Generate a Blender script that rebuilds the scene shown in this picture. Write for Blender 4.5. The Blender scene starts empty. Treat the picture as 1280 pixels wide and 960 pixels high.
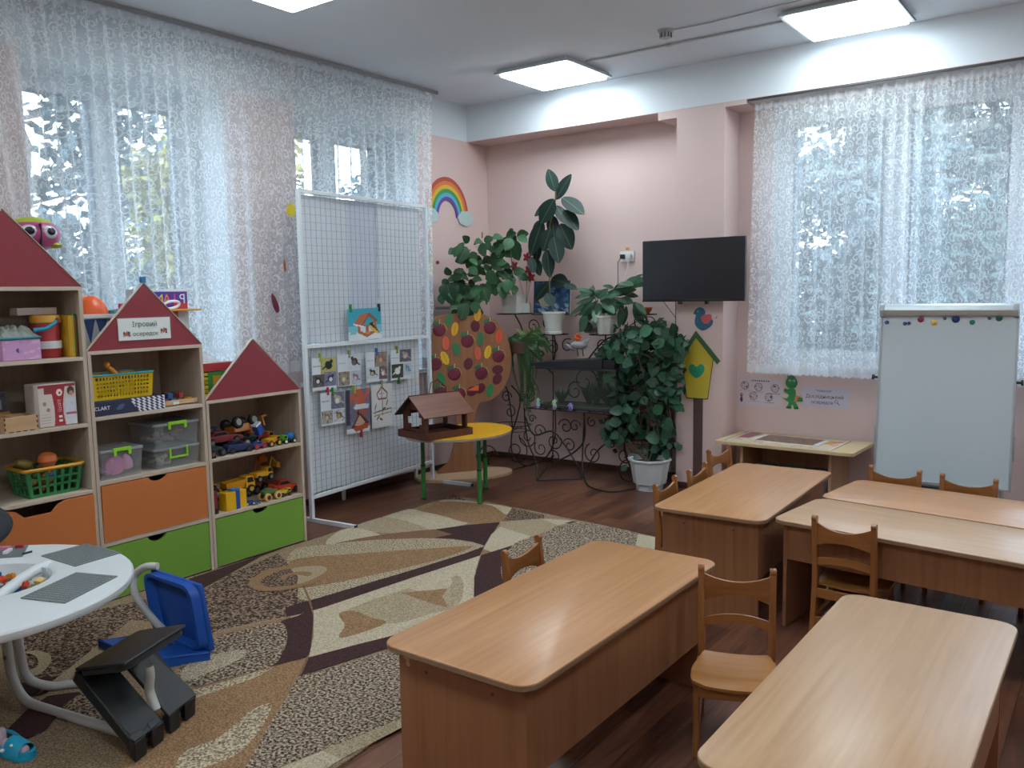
import bpy, bmesh, math, random
import numpy as np
from mathutils import Vector, Matrix
PI = math.pi
S = bpy.context.scene
C = S.collection
# ---------------------------------------------------------------- camera
cd = bpy.data.cameras.new('camera')
cam = bpy.data.objects.new('camera', cd); C.objects.link(cam)
cd.sensor_fit = 'HORIZONTAL'; cd.sensor_width = 36.0; cd.lens = 36.0*1057.70/1280.0
cd.clip_start = 0.05; cd.clip_end = 200
cam.matrix_world = Matrix.Translation(Vector((4.772582, -6.175434, 1.500000))) @ Matrix(((0.807007, 0.590274, -0.017769), (-0.048447, 0.096163, 0.994186), tuple(-c for c in (-0.588551, 0.801454, -0.106201)))).transposed().to_4x4()
S.camera = cam
# ---------------------------------------------------------------- sky and exposure
w = bpy.data.worlds.new('overcast sky'); S.world = w; w.use_nodes = True
nt = w.node_tree; nt.nodes.clear()
wo = nt.nodes.new('ShaderNodeOutputWorld'); bg = nt.nodes.new('ShaderNodeBackground')
tc = nt.nodes.new('ShaderNodeTexCoord'); ns = nt.nodes.new('ShaderNodeTexNoise'); cr = nt.nodes.new('ShaderNodeValToRGB')
ns.inputs['Scale'].default_value = 2.2; ns.inputs['Detail'].default_value = 5
cr.color_ramp.elements[0].color = (0.50, 0.66, 0.92, 1); cr.color_ramp.elements[1].color = (0.74, 0.87, 1.0, 1)
nt.links.new(tc.outputs['Generated'], ns.inputs['Vector']); nt.links.new(ns.outputs['Fac'], cr.inputs['Fac'])
nt.links.new(cr.outputs['Color'], bg.inputs['Color']); bg.inputs['Strength'].default_value = 3.4
nt.links.new(bg.outputs['Background'], wo.inputs['Surface'])
S.view_settings.view_transform = 'Standard'; S.view_settings.look = 'None'
S.view_settings.exposure = 2.0; S.view_settings.gamma = 1.0; S.view_settings.use_curve_mapping = False
# ---------------------------------------------------------------- helpers
def lin(c):
    if isinstance(c, str):
        c = c.lstrip('#'); c = [int(c[i:i+2], 16)/255 for i in (0, 2, 4)]
    return tuple((v/12.92 if v <= 0.04045 else ((v+0.055)/1.055)**2.4) for v in c)
def rot2(x, y, a): return (x*math.cos(a)-y*math.sin(a), x*math.sin(a)+y*math.cos(a))
MATS = {}
def nodes_of(name):
    m = bpy.data.materials.new(name); m.use_nodes = True
    nt = m.node_tree; b = nt.nodes['Principled BSDF']
    return m, nt, b
def N(nt, t, **kw):
    n = nt.nodes.new(t)
    for k, v in kw.items():
        if k.startswith('i_'):
            n.inputs[k[2:].replace('_', ' ')].default_value = v
        else: setattr(n, k, v)
    return n
def L(nt, a, b): nt.links.new(a, b)
def math_n(nt, op, a, b=None, c=None):
    n = nt.nodes.new('ShaderNodeMath'); n.operation = op
    for i, v in enumerate((a, b, c)):
        if v is None: continue
        if isinstance(v, (int, float)): n.inputs[i].default_value = v
        else: nt.links.new(v, n.inputs[i])
    return n.outputs[0]
def mixc(nt, fac, a, b):
    n = nt.nodes.new('ShaderNodeMix'); n.data_type = 'RGBA'
    for s, v in ((n.inputs[0], fac), (n.inputs[6], a), (n.inputs[7], b)):
        if isinstance(v, (int, float)): s.default_value = v
        elif isinstance(v, tuple): s.default_value = (*v[:3], 1)
        else: nt.links.new(v, s)
    return n.outputs[2]
def mat(color, rough=0.5, metal=0.0, spec=0.5, var=0.06, scale=25, bump=0.0, trans=0.0, emit=0.0, coat=0.0, alpha=1.0, sub=0.0):
    key = (color, rough, metal, spec, var, scale, bump, trans, emit, coat, alpha, sub)
    if key in MATS: return MATS[key]
    m, nt, b = nodes_of('mat_%s' % str(color).lstrip('#'))
    c = lin(color)
    tc = N(nt, 'ShaderNodeTexCoord'); ns = N(nt, 'ShaderNodeTexNoise', i_Scale=scale, i_Detail=3.0)
    L(nt, tc.outputs['Object'], ns.inputs['Vector'])
    lo = tuple(v*(1-var) for v in c); hi = tuple(min(1, v*(1+var)+var*0.01) for v in c)
    L(nt, mixc(nt, ns.outputs['Fac'], lo, hi), b.inputs['Base Color'])
    b.inputs['Roughness'].default_value = rough; b.inputs['Metallic'].default_value = metal
    b.inputs['Specular IOR Level'].default_value = spec
    if coat: b.inputs['Coat Weight'].default_value = coat
    if trans: b.inputs['Transmission Weight'].default_value = trans
    if alpha < 1: b.inputs['Alpha'].default_value = alpha
    if emit:
        b.inputs['Emission Color'].default_value = (*c, 1); b.inputs['Emission Strength'].default_value = emit
    if bump:
        bp = N(nt, 'ShaderNodeBump', i_Strength=bump, i_Distance=0.01)
        L(nt, ns.outputs['Fac'], bp.inputs['Height']); L(nt, bp.outputs['Normal'], b.inputs['Normal'])
    MATS[key] = m; return m
class MB:
    """collects shapes, builds them as one mesh"""
    def __init__(s): s.v = []; s.f = []; s.mi = []; s.M = Matrix(); s.cur = 0; s.uv = None
    def at(s, x=0, y=0, z=0, rz=0, rx=0, ry=0, sc=1):
        s.M = Matrix.Translation((x, y, z)) @ Matrix.Rotation(rz, 4, 'Z') @ Matrix.Rotation(ry, 4, 'Y') @ Matrix.Rotation(rx, 4, 'X') @ Matrix.Scale(sc, 4); return s
    def add(s, vs, fs):
        n = len(s.v); s.v += [tuple(s.M @ Vector(p)) for p in vs]
        for f in fs: s.f.append(tuple(i+n for i in f)); s.mi.append(s.cur)
        return s
    def box(s, x0, x1, y0, y1, z0, z1):
        return s.add([(x0,y0,z0),(x1,y0,z0),(x1,y1,z0),(x0,y1,z0),(x0,y0,z1),(x1,y0,z1),(x1,y1,z1),(x0,y1,z1)],
            [(0,3,2,1),(4,5,6,7),(0,1,5,4),(1,2,6,5),(2,3,7,6),(3,0,4,7)])
    def cbox(s, x, y, z, sx, sy, sz): return s.box(x-sx/2, x+sx/2, y-sy/2, y+sy/2, z-sz/2, z+sz/2)
    def prism(s, poly, z0, z1, axis='z'):
        """poly: list of 2D points (ccw); extruded along an axis"""
        n = len(poly)
        def P(a, b, h): return {'z': (a, b, h), 'x': (h, a, b), 'y': (a, h, b)}[axis]
        vs = [P(a, b, z0) for a, b in poly] + [P(a, b, z1) for a, b in poly]
        fs = [tuple(range(n-1, -1, -1)), tuple(range(n, 2*n))] + [(i, (i+1) % n, n+(i+1) % n, n+i) for i in range(n)]
        return s.add(vs, fs)
    def lathe(s, prof, seg=16, cap=True, sx=1, sy=1):
        """prof: (r, z) from bottom to top"""
        vs = []; fs = []
        for r, z in prof:
            for k in range(seg):
                a = 2*PI*k/seg; vs.append((r*math.cos(a)*sx, r*math.sin(a)*sy, z))
        for i in range(len(prof)-1):
            for k in range(seg):
                k2 = (k+1) % seg; fs.append((i*seg+k, i*seg+k2, (i+1)*seg+k2, (i+1)*seg+k))
        if cap:
            fs.append(tuple(range(seg-1, -1, -1))); fs.append(tuple((len(prof)-1)*seg+k for k in range(seg)))
        return s.add(vs, fs)
    def tube(s, pts, r, seg=6, cyc=False):
        P = [Vector(p) for p in pts]; n = len(P)
        if isinstance(r, (int, float)): r = [r]*n
        vs = []; fs = []; prev = None
        for i, p in enumerate(P):
            if cyc: t = (P[(i+1) % n]-P[i-1])
            else: t = (P[min(i+1, n-1)]-P[max(i-1, 0)])
            t = t.normalized() if t.length > 1e-9 else Vector((0, 0, 1))
            if prev is None:
                u = t.orthogonal().normalized()
            else:
                u = prev - t*prev.dot(t); u = u.normalized() if u.length > 1e-6 else t.orthogonal().normalized()
            prev = u; b = t.cross(u)
            for k in range(seg):
                a = 2*PI*k/seg; vs.append(tuple(p + (u*math.cos(a)+b*math.sin(a))*r[i]))
        for i in range(n if cyc else n-1):
            j = (i+1) % n
            for k in range(seg):
                k2 = (k+1) % seg; fs.append((i*seg+k, i*seg+k2, j*seg+k2, j*seg+k))
        if not cyc: fs.append(tuple(range(seg-1, -1, -1))); fs.append(tuple((n-1)*seg+k for k in range(seg)))
        return s.add(vs, fs)
    def ball(s, x, y, z, r, seg=12, rings=8, sx=1, sy=1, sz=1):
        vs = [(x, y, z-r*sz)]; fs = []
        for i in range(1, rings):
            a = -PI/2+PI*i/rings
            for k in range(seg):
                b = 2*PI*k/seg; vs.append((x+r*sx*math.cos(a)*math.cos(b), y+r*sy*math.cos(a)*math.sin(b), z+r*sz*math.sin(a)))
        vs.append((x, y, z+r*sz)); top = len(vs)-1
        for k in range(seg):
            k2 = (k+1) % seg; fs.append((0, 1+k2, 1+k)); fs.append((top, top-seg+k, top-seg+k2))
            for i in range(rings-2): a = 1+i*seg; fs.append((a+k, a+k2, a+seg+k2, a+seg+k))
        return s.add(vs, fs)
    def cylx(s, x0, x1, y, z, r, seg=14):   # cylinder along x
        return s.prism([(y+r*math.cos(2*PI*k/seg), z+r*math.sin(2*PI*k/seg)) for k in range(seg)], x0, x1, 'x')
    def cyly(s, y0, y1, x, z, r, seg=14):
        return s.prism([(x+r*math.cos(2*PI*k/seg), z+r*math.sin(2*PI*k/seg)) for k in range(seg)], y0, y1, 'y')
    def cylz(s, x, y, z0, z1, r, seg=14, r2=None):
        r2 = r if r2 is None else r2
        vs = [(x+r*math.cos(2*PI*k/seg), y+r*math.sin(2*PI*k/seg), z0) for k in range(seg)]+[(x+r2*math.cos(2*PI*k/seg), y+r2*math.sin(2*PI*k/seg), z1) for k in range(seg)]
        return s.add(vs, [tuple(range(seg-1, -1, -1)), tuple(range(seg, 2*seg))]+[(k, (k+1) % seg, seg+(k+1) % seg, seg+k) for k in range(seg)])
    def build(s, name, m=None, parent=None, bevel=0, smooth=False, seg=2, sub=0):
        me = bpy.data.meshes.new(name); me.from_pydata(s.v, [], s.f)
        ms = m if isinstance(m, (list, tuple)) else [m]
        for q in ms:
            if q: me.materials.append(q)
        if len(ms) > 1: me.polygons.foreach_set('material_index', s.mi)
        bm = bmesh.new(); bm.from_mesh(me)
        if bevel:
            bmesh.ops.remove_doubles(bm, verts=bm.verts, dist=1e-6)
            ed = [e for e in bm.edges if len(e.link_faces) == 2 and e.calc_face_angle(0) > 0.6]
            bmesh.ops.bevel(bm, geom=ed, offset=bevel, segments=seg, profile=0.6, affect='EDGES', clamp_overlap=True)
        bmesh.ops.recalc_face_normals(bm, faces=bm.faces)
        bm.to_mesh(me); bm.free()
        if smooth:
            me.polygons.foreach_set('use_smooth', [True]*len(me.polygons))
            me.set_sharp_from_angle(angle=math.radians(38))
        o = bpy.data.objects.new(name, me); C.objects.link(o)
        if parent is not None: o.parent = parent
        if sub:
            md = o.modifiers.new('sub', 'SUBSURF'); md.levels = sub; md.render_levels = sub
        return o
def tag(o, label=None, cat=None, group=None, kind=None):
    if label: o['label'] = label
    if cat: o['category'] = cat
    if group: o['group'] = group
    if kind: o['kind'] = kind
    return o
def thing(name, label, cat, loc=(0, 0, 0), rz=0, group=None, rx=0, ry=0):
    o = bpy.data.objects.new(name, None); C.objects.link(o); o.empty_display_size = 0.05
    o.location = loc; o.rotation_euler = (rx, ry, rz)
    return tag(o, label, cat, group)
def copy_tree(o, parent=None):
    c = o.copy(); C.objects.link(c)
    if parent is not None: c.parent = parent
    for ch in [q for q in KIDS.get(o.name, [])]: copy_tree(ch, c)
    return c
KIDS = {}
def index_kids(root):
    allo = list(C.objects)
    def rec(o):
        k = [q for q in allo if q.parent == o]; KIDS[o.name] = k
        for q in k: rec(q)
    rec(root)
def rr(w, h, r, seg=6, cx=0, cy=0):
    """rounded rectangle outline"""
    pts = []
    for (sx, sy, a0) in ((1, 1, 0), (-1, 1, PI/2), (-1, -1, PI), (1, -1, 3*PI/2)):
        for k in range(seg+1):
            a = a0+PI/2*k/seg; pts.append((cx+sx*(w/2-r)+r*math.cos(a), cy+sy*(h/2-r)+r*math.sin(a)))
    return pts
def sheet(name, w, h, nx, ny, fn, parent=None, rough=0.6, th=0.001, plane='xz', mname='printed paper', bend=0.0):
    """a thin printed sheet: colours from fn(u, v) -> rgb arrays (0..1 sRGB), stored per face; w along first axis, h along second"""
    u = (np.arange(nx)+0.5)/nx; v = (np.arange(ny)+0.5)/ny
    U, V = np.meshgrid(u, v); rgb = np.asarray(fn(U, V)).reshape(-1, 3)
    gx = np.linspace(-w/2, w/2, nx+1); gz = np.linspace(0, h, ny+1)
    X, Z = np.meshgrid(gx, gz); n = X.size
    B = bend*np.sin(X/w*PI+1.3)*np.cos(Z/h*2)
    if plane == 'xz': front = np.stack([X, -th+B, Z], -1).reshape(-1, 3); back = np.stack([X, B, Z], -1).reshape(-1, 3)
    else: front = np.stack([X, Z, th+B], -1).reshape(-1, 3); back = np.stack([X, Z, B], -1).reshape(-1, 3)
    i = np.arange(nx*ny); r = i//nx; c = i % nx; a = r*(nx+1)+c
    F = np.stack([a, a+1, a+nx+2, a+nx+1], 1)
    if plane != 'xz': pass
    ring = [k for k in range(nx)]+[(nx)+(nx+1)*k for k in range(ny)]+[(nx+1)*ny+k for k in range(nx, 0, -1)]+[(nx+1)*k for k in range(ny, 0, -1)]
    vs = np.concatenate([front, back[ring]]); rn = len(ring)
    if bend: vs = np.concatenate([front, back]); ringb = ring; faces = F.tolist()+[[ring[(k+1) % rn], ring[k], n+ring[k], n+ring[(k+1) % rn]] for k in range(rn)]+(F[:, ::-1]+n).tolist()
    else: faces = F.tolist()+[[ring[(k+1) % rn], ring[k], n+k, n+(k+1) % rn] for k in range(rn)]+[[n+k for k in range(rn-1, -1, -1)]]
    me = bpy.data.meshes.new(name); me.from_pydata(vs.tolist(), [], faces)
    ca = me.color_attributes.new('print', 'FLOAT_COLOR', 'CORNER')
    def tolin(c): return np.where(c <= 0.04045, c/12.92, ((c+0.055)/1.055)**2.4)
    lc = tolin(np.clip(rgb, 0, 1)); nl = len(me.loops)
    buf = np.ones((nl, 4)); buf[:, :3] = 0.75; buf[:4*nx*ny, :3] = np.repeat(lc, 4, axis=0)
    ca.data.foreach_set('color', buf.ravel())
    me.materials.append(print_mat(rough))
    o = bpy.data.objects.new(name, me); C.objects.link(o)
    if parent is not None: o.parent = parent
    return o
def print_mat(rough=0.6):
    key = ('print', rough)
    if key in MATS: return MATS[key]
    m, nt, b = nodes_of('printed paper'); at = N(nt, 'ShaderNodeAttribute', attribute_name='print')
    L(nt, at.outputs['Color'], b.inputs['Base Color']); b.inputs['Roughness'].default_value = rough
    MATS[key] = m; return m
def hexc(h): h = h.lstrip('#'); return np.array([int(h[i:i+2], 16)/255 for i in (0, 2, 4)])
def fill(shape, h): return np.ones(shape+(3,))*hexc(h)
def inpoly(X, Y, poly):
    ins = np.zeros(X.shape, bool); n = len(poly)
    for i in range(n):
        x1, y1 = poly[i]; x2, y2 = poly[(i+1) % n]
        if y1 == y2: continue
        c = ((Y < y1) != (Y < y2)) & (X < (x2-x1)*(Y-y1)/(y2-y1)+x1); ins ^= c
    return ins
def nz(U, V, k, seed=0):
    r = np.random.RandomState(seed); o = 0
    for q in range(4):
        a = r.rand(4)*6; o = o+np.sin(U*k*(1+q)*(1+r.rand())+V*k*r.randn()*1.5+a[0])*np.cos(V*k*(1+q)*(0.7+r.rand())+a[1])/(1+q)
    return o/2
def wood(c1, c2, axis='y', scale=1.0, rough=0.35, coat=0.0, name='laminate'):
    key = ('wood', c1, c2, axis, scale, rough, coat)
    if key in MATS: return MATS[key]
    m, nt, b = nodes_of(name)
    tc = N(nt, 'ShaderNodeTexCoord'); mp = N(nt, 'ShaderNodeMapping')
    sc = {'x': (2, 40, 40), 'y': (40, 2, 40), 'z': (40, 40, 2)}[axis]
    mp.inputs['Scale'].default_value = tuple(v*scale for v in sc)
    n1 = N(nt, 'ShaderNodeTexNoise', i_Scale=1.0, i_Detail=5.0, i_Distortion=0.6)
    n2 = N(nt, 'ShaderNodeTexNoise', i_Scale=0.12, i_Detail=2.0, i_Distortion=1.0)
    L(nt, tc.outputs['Object'], mp.inputs['Vector']); L(nt, mp.outputs['Vector'], n1.inputs['Vector']); L(nt, mp.outputs['Vector'], n2.inputs['Vector'])
    f = math_n(nt, 'ADD', math_n(nt, 'MULTIPLY', n1.outputs['Fac'], 0.65), math_n(nt, 'MULTIPLY', n2.outputs['Fac'], 0.35))
    r = N(nt, 'ShaderNodeValToRGB'); r.color_ramp.elements[0].position = 0.33; r.color_ramp.elements[1].position = 0.66
    r.color_ramp.elements[0].color = (*lin(c2), 1); r.color_ramp.elements[1].color = (*lin(c1), 1)
    L(nt, f, r.inputs['Fac']); L(nt, r.outputs['Color'], b.inputs['Base Color'])
    b.inputs['Roughness'].default_value = rough
    if coat: b.inputs['Coat Weight'].default_value = coat; b.inputs['Coat Roughness'].default_value = 0.15
    bp = N(nt, 'ShaderNodeBump', i_Strength=0.05, i_Distance=0.002); L(nt, n1.outputs['Fac'], bp.inputs['Height']); L(nt, bp.outputs['Normal'], b.inputs['Normal'])
    MATS[key] = m; return m
# ================================================================ ROOM
H = 3.127; ZB = 2.82; XR = 7.0; YN = -9.2
def wall_mat():
    m, nt, b = nodes_of('painted plaster'); tc = N(nt, 'ShaderNodeNewGeometry'); sp = N(nt, 'ShaderNodeSeparateXYZ')
    L(nt, tc.outputs['Position'], sp.inputs['Vector'])
    n1 = N(nt, 'ShaderNodeTexNoise', i_Scale=1.3, i_Detail=4.0); L(nt, tc.outputs['Position'], n1.inputs['Vector'])
    n2 = N(nt, 'ShaderNodeTexNoise', i_Scale=60.0, i_Detail=3.0); L(nt, tc.outputs['Position'], n2.inputs['Vector'])
    pink = mixc(nt, n1.outputs['Fac'], lin('#dfc8c3'), lin('#d8beb9'))
    f = math_n(nt, 'GREATER_THAN', sp.outputs['Z'], ZB+0.004)
    L(nt, mixc(nt, f, pink, lin('#dce4ea')), b.inputs['Base Color']); b.inputs['Roughness'].default_value = 0.55
    bp = N(nt, 'ShaderNodeBump', i_Strength=0.12, i_Distance=0.004); L(nt, n2.outputs['Fac'], bp.inputs['Height']); L(nt, bp.outputs['Normal'], b.inputs['Normal'])
    return m
M_WALL = wall_mat(); M_WHITE = mat('#d9dde0', 0.7, var=0.03, scale=3); M_REV = mat('#e4e8ea', 0.6, var=0.02, scale=3); M_PINK = mat('#dcb9b0', 0.55, var=0.03, scale=2)
M_PVC = mat('#e8edf0', 0.3, var=0.01)
def struct(name, mb, m, parent=None, **k):
    o = mb.build(name, m, parent, **k)
    if parent is None: o['kind'] = 'structure'
    return o
def floor_mat():
    m, nt, b = nodes_of('brown plank print linoleum'); tc = N(nt, 'ShaderNodeTexCoord')
    mp = N(nt, 'ShaderNodeMapping'); mp.inputs['Rotation'].default_value = (0, 0, PI/2); L(nt, tc.outputs['Object'], mp.inputs['Vector'])
    br = N(nt, 'ShaderNodeTexBrick', i_Scale=1.0, i_Mortar_Size=0.0015, i_Brick_Width=0.9, i_Row_Height=0.10, i_Bias=0.0)
    br.inputs['Color1'].default_value = (0, 0, 0, 1); br.inputs['Color2'].default_value = (1, 1, 1, 1); br.inputs['Mortar'].default_value = (0.1, 0.1, 0.1, 1)
    L(nt, mp.outputs['Vector'], br.inputs['Vector'])
    m2 = N(nt, 'ShaderNodeMapping'); m2.inputs['Scale'].default_value = (22, 2.2, 10); L(nt, tc.outputs['Object'], m2.inputs['Vector'])
    n1 = N(nt, 'ShaderNodeTexNoise', i_Scale=1.0, i_Detail=6.0, i_Distortion=1.4); L(nt, m2.outputs['Vector'], n1.inputs['Vector'])
    f = math_n(nt, 'ADD', math_n(nt, 'MULTIPLY', n1.outputs['Fac'], 0.75), math_n(nt, 'MULTIPLY', br.outputs['Color'], 0.28))
    r = N(nt, 'ShaderNodeValToRGB'); e = r.color_ramp.elements; e[0].position = 0.25; e[0].color = (*lin('#3a2620'), 1); e[1].position = 0.8; e[1].color = (*lin('#885c42'), 1)
    k = e.new(0.5); k.color = (*lin('#674131'), 1)
    L(nt, f, r.inputs['Fac']); L(nt, mixc(nt, br.outputs['Fac'], r.outputs['Color'], lin('#2f1e18')), b.inputs['Base Color'])
    b.inputs['Roughness'].default_value = 0.32; b.inputs['Specular IOR Level'].default_value = 0.4
    bp = N(nt, 'ShaderNodeBump', i_Strength=0.08, i_Distance=0.002); L(nt, n1.outputs['Fac'], bp.inputs['Height']); L(nt, bp.outputs['Normal'], b.inputs['Normal'])
    return m
struct('floor', MB().box(-0.5, XR+.2, YN-.2, 0.5, -0.12, 0), floor_mat())
struct('ceiling', MB().box(-0.5, XR+.2, YN-.2, 0.5, H, H+0.15), mat('#dfe6ee', 0.75, var=0.03, scale=2, bump=0.05))
# left wall with two window openings (deep reveals)
TH = 0.5; SILL = 0.86
O1 = (-3.99, -2.76); O2 = (-2.19, -0.93)
mb = MB().box(-TH, 0, YN, O1[0], 0, H).box(-TH, 0, O1[1], O2[0], 0, H).box(-TH, 0, O2[1], 0.5, 0, H)
for o in (O1, O2): mb.box(-TH, 0, o[0], o[1], 0, SILL).box(-TH, 0, o[0], o[1], ZB+0.01, H)
struct('wall_left', mb, M_WALL)
# white painted lining of the reveals
k = 0
for o in (O1, O2):
    k += 1
    mb = MB().box(-0.40, 0.003, o[0], o[0]+0.006, SILL, ZB).box(-0.40, 0.003, o[1]-0.006, o[1], SILL, ZB).box(-0.40, 0.003, o[0], o[1], ZB-0.0, ZB+0.012)
    struct('trim_%d' % k, mb, M_REV)
    struct('trim_%d' % (k+4), MB().box(-0.40, 0.06, o[0]-0.04, o[1]+0.04, SILL, SILL+0.035), M_PVC, bevel=0.006)
# back wall with one wide window, pillar, beam
W3 = (2.62, 4.95); ZS = 0.95
mb = MB().box(-TH, W3[0], 0.0, 0.45, 0, H).box(W3[1], XR, 0, 0.45, 0, H).box(W3[0], W3[1], 0, 0.45, 0, ZS).box(W3[0], W3[1], 0, 0.45, 2.78, H)
struct('wall_back', mb, M_WALL)
struct('trim_3', MB().box(W3[0], W3[0]+.006, -.003, .14, ZS, 2.78).box(W3[1]-.006, W3[1], -.003, .14, ZS, 2.78).box(W3[0], W3[1], -.003, .14, 2.775, 2.782), M_REV)
struct('trim_4', MB().box(W3[0]-.03, W3[1]+.03, -.05, .14, ZS-0.03, ZS+0.002), M_PVC, bevel=0.006)
struct('pillar', MB().box(1.99, 2.362, -0.28, 0.0, 0, ZB), M_WALL, bevel=0.004)
struct('beam', MB().box(0, XR, -0.28, 0.0, ZB, H).box(1.84, 1.99, -0.28, 0, ZB-0.055, ZB).box(2.362, 2.52, -0.28, 0, ZB-0.03, ZB), M_WALL)
struct('wall_right', MB().box(XR, XR+.2, YN, .45, 0, H), M_WALL)
struct('wall_front', MB().box(-TH, XR, YN-.2, YN, 0, H), M_WALL)
# baseboards
bbm = wood('#5a3a2c', '#38241c', 'x', 1.0, 0.4, name='brown baseboard')
struct('baseboard_back', MB().box(0.0, 1.99, -0.018, 0.0, 0, 0.045).box(2.362, XR, -0.018, 0.0, 0, 0.045), bbm, bevel=0.004)
struct('baseboard_pillar', MB().box(1.975, 2.377, -0.297, -0.28, 0, 0.045).box(1.975, 1.99, -0.28, -0.018, 0, 0.045).box(2.362, 2.377, -0.28, -0.018, 0, 0.045), bbm, bevel=0.003)
struct('baseboard_left', MB().box(0, 0.018, YN, -0.018, 0, 0.045), bbm, bevel=0.004)
# windows
def glass_mat():
    m = bpy.data.materials.new('window glass'); m.use_nodes = True; nt = m.node_tree; nt.nodes.clear()
    o = N(nt, 'ShaderNodeOutputMaterial'); t = N(nt, 'ShaderNodeBsdfTransparent'); g = N(nt, 'ShaderNodeBsdfGlossy', i_Roughness=0.02)
    f = N(nt, 'ShaderNodeFresnel', i_IOR=1.35); x = N(nt, 'ShaderNodeMixShader'); t.inputs['Color'].default_value = (0.93, 0.97, 0.98, 1)
    L(nt, f.outputs['Fac'], x.inputs['Fac']); L(nt, t.outputs[0], x.inputs[1]); L(nt, g.outputs[0], x.inputs[2]); L(nt, x.outputs[0], o.inputs['Surface'])
    return m
M_GL = glass_mat(); M_GASK = mat('#33383c', 0.5)
def window(idx, a0, a1, z0, z1, splits, side, depth):
    """frame and sashes; side 'L': runs along y at x=depth ; side 'B': runs along x at y=depth"""
    def bx(mb, u0, u1, w0, w1, d0, d1):
        if side == 'L': mb.box(depth-d1, depth-d0, u0, u1, w0, w1)
        else: mb.box(u0, u1, depth+d0, depth+d1, w0, w1)
    fr = MB(); t = 0.055
    bx(fr, a0, a1, z0, z0+t, 0, .07); bx(fr, a0, a1, z1-t, z1, 0, .07); bx(fr, a0, a0+t, z0+t, z1-t, 0, .07); bx(fr, a1-t, a1, z0+t, z1-t, 0, .07)
    for s in splits[1:-1]: bx(fr, s-.035, s+.035, z0+t, z1-t, 0, .07)
    root = fr.build('window_%d' % idx, M_PVC, None, bevel=0.005); root['kind'] = 'structure'
    for i in range(len(splits)-1):
        u0 = splits[i]+(t if i == 0 else .035); u1 = splits[i+1]-(t if i == len(splits)-2 else .035)
        sa = MB(); w0 = z0+t; w1 = z1-t; q = 0.05
        bx(sa, u0, u1, w0, w0+q, -.015, .05); bx(sa, u0, u1, w1-q, w1, -.015, .05); bx(sa, u0, u0+q, w0+q, w1-q, -.015, .05); bx(sa, u1-q, u1, w0+q, w1-q, -.015, .05)
        so = sa.build('sash', M_PVC, root, bevel=0.004)
        ga = MB(); g = .008
        bx(ga, u0+q, u1-q, w0+q, w0+q+g, -.018, .056); bx(ga, u0+q, u1-q, w1-q-g, w1-q, -.018, .056); bx(ga, u0+q, u0+q+g, w0+q, w1-q, -.018, .056); bx(ga, u1-q-g, u1-q, w0+q, w1-q, -.018, .056)
        ga.build('gasket', M_GASK, so)
        pn = MB(); bx(pn, u0+q-.002, u1-q+.002, w0+q-.002, w1-q+.002, .02, .026); pn.build('pane', M_GL, so)
        if i == 0:
            hd = MB(); bx(hd, u1-q/2-.012, u1-q/2+.012, 1.55, 1.62, -.03, -.015); bx(hd, u1-q/2-.009, u1-q/2+.009, 1.47, 1.6, -.05, -.03); hd.build('handle', M_PVC, so, bevel=.003)
window(1, O1[0], O1[1], SILL+.035, ZB, [O1[0], -3.34, O1[1]], 'L', -0.40)
window(2, O2[0], O2[1], SILL+.035, ZB, [O2[0], -1.56, O2[1]], 'L', -0.40)
window(3, W3[0], W3[1], ZS, 2.78, [W3[0], 3.43, 4.18, W3[1]], 'B', 0.14)
# ---------------------------------------------------------------- ceiling lamps
def lamp_diffuser():
    m, nt, b = nodes_of('lit lamp diffuser'); tc = N(nt, 'ShaderNodeTexCoord'); sp = N(nt, 'ShaderNodeSeparateXYZ'); L(nt, tc.outputs['Object'], sp.inputs['Vector'])
    w = math_n(nt, 'COSINE', math_n(nt, 'MULTIPLY', sp.outputs['X'], 2*PI/0.15)); w = math_n(nt, 'MULTIPLY_ADD', w, -0.2, 0.8)
    b.inputs['Base Color'].default_value = (0.9, 0.95, 0.95, 1); b.inputs['Emission Color'].default_value = (0.84, 0.95, 1.0, 1)
    L(nt, math_n(nt, 'MULTIPLY', w, 5.6), b.inputs['Emission Strength']); return m
M_DIF = lamp_diffuser(); M_LF = mat('#c8d2d6', 0.4, var=.01)
LAMPS = [(1.23, -0.76, 'square ceiling light panel nearest the room corner above the rainbow'), (3.31, -0.73, 'square ceiling light panel beside the beam above the right window'),
         (1.19, -3.2, 'square ceiling light panel whose tip shows above the left curtain'), (3.3, -3.2, None), (5.4, -0.75, None), (5.4, -3.2, None), (1.2, -5.8, None), (3.3, -5.8, None), (5.4, -5.8, None), (3.3, -8.0, None)]
for i, (x, y, lab) in enumerate(LAMPS):
    t = thing('ceiling_light', lab or 'square lit ceiling panel out of view behind the photographer', 'ceiling light', (x, y, H-0.034), 0, 'square ceiling light panels')
    MB().box(-.30, .30, -.30, .30, .012, .033).build('housing', M_LF, t, bevel=.006)
    fr = MB(); fr.box(-.315, .315, -.315, -.285, 0, .014).box(-.315, .315, .285, .315, 0, .014).box(-.315, -.285, -.285, .285, 0, .014).box(.285, .315, -.285, .285, 0, .014)
    fr.build('rim', M_LF, t, bevel=.003)
    MB().box(-.282, .282, -.282, .282, -.014, .011).build('diffuser', M_DIF, t)
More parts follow.
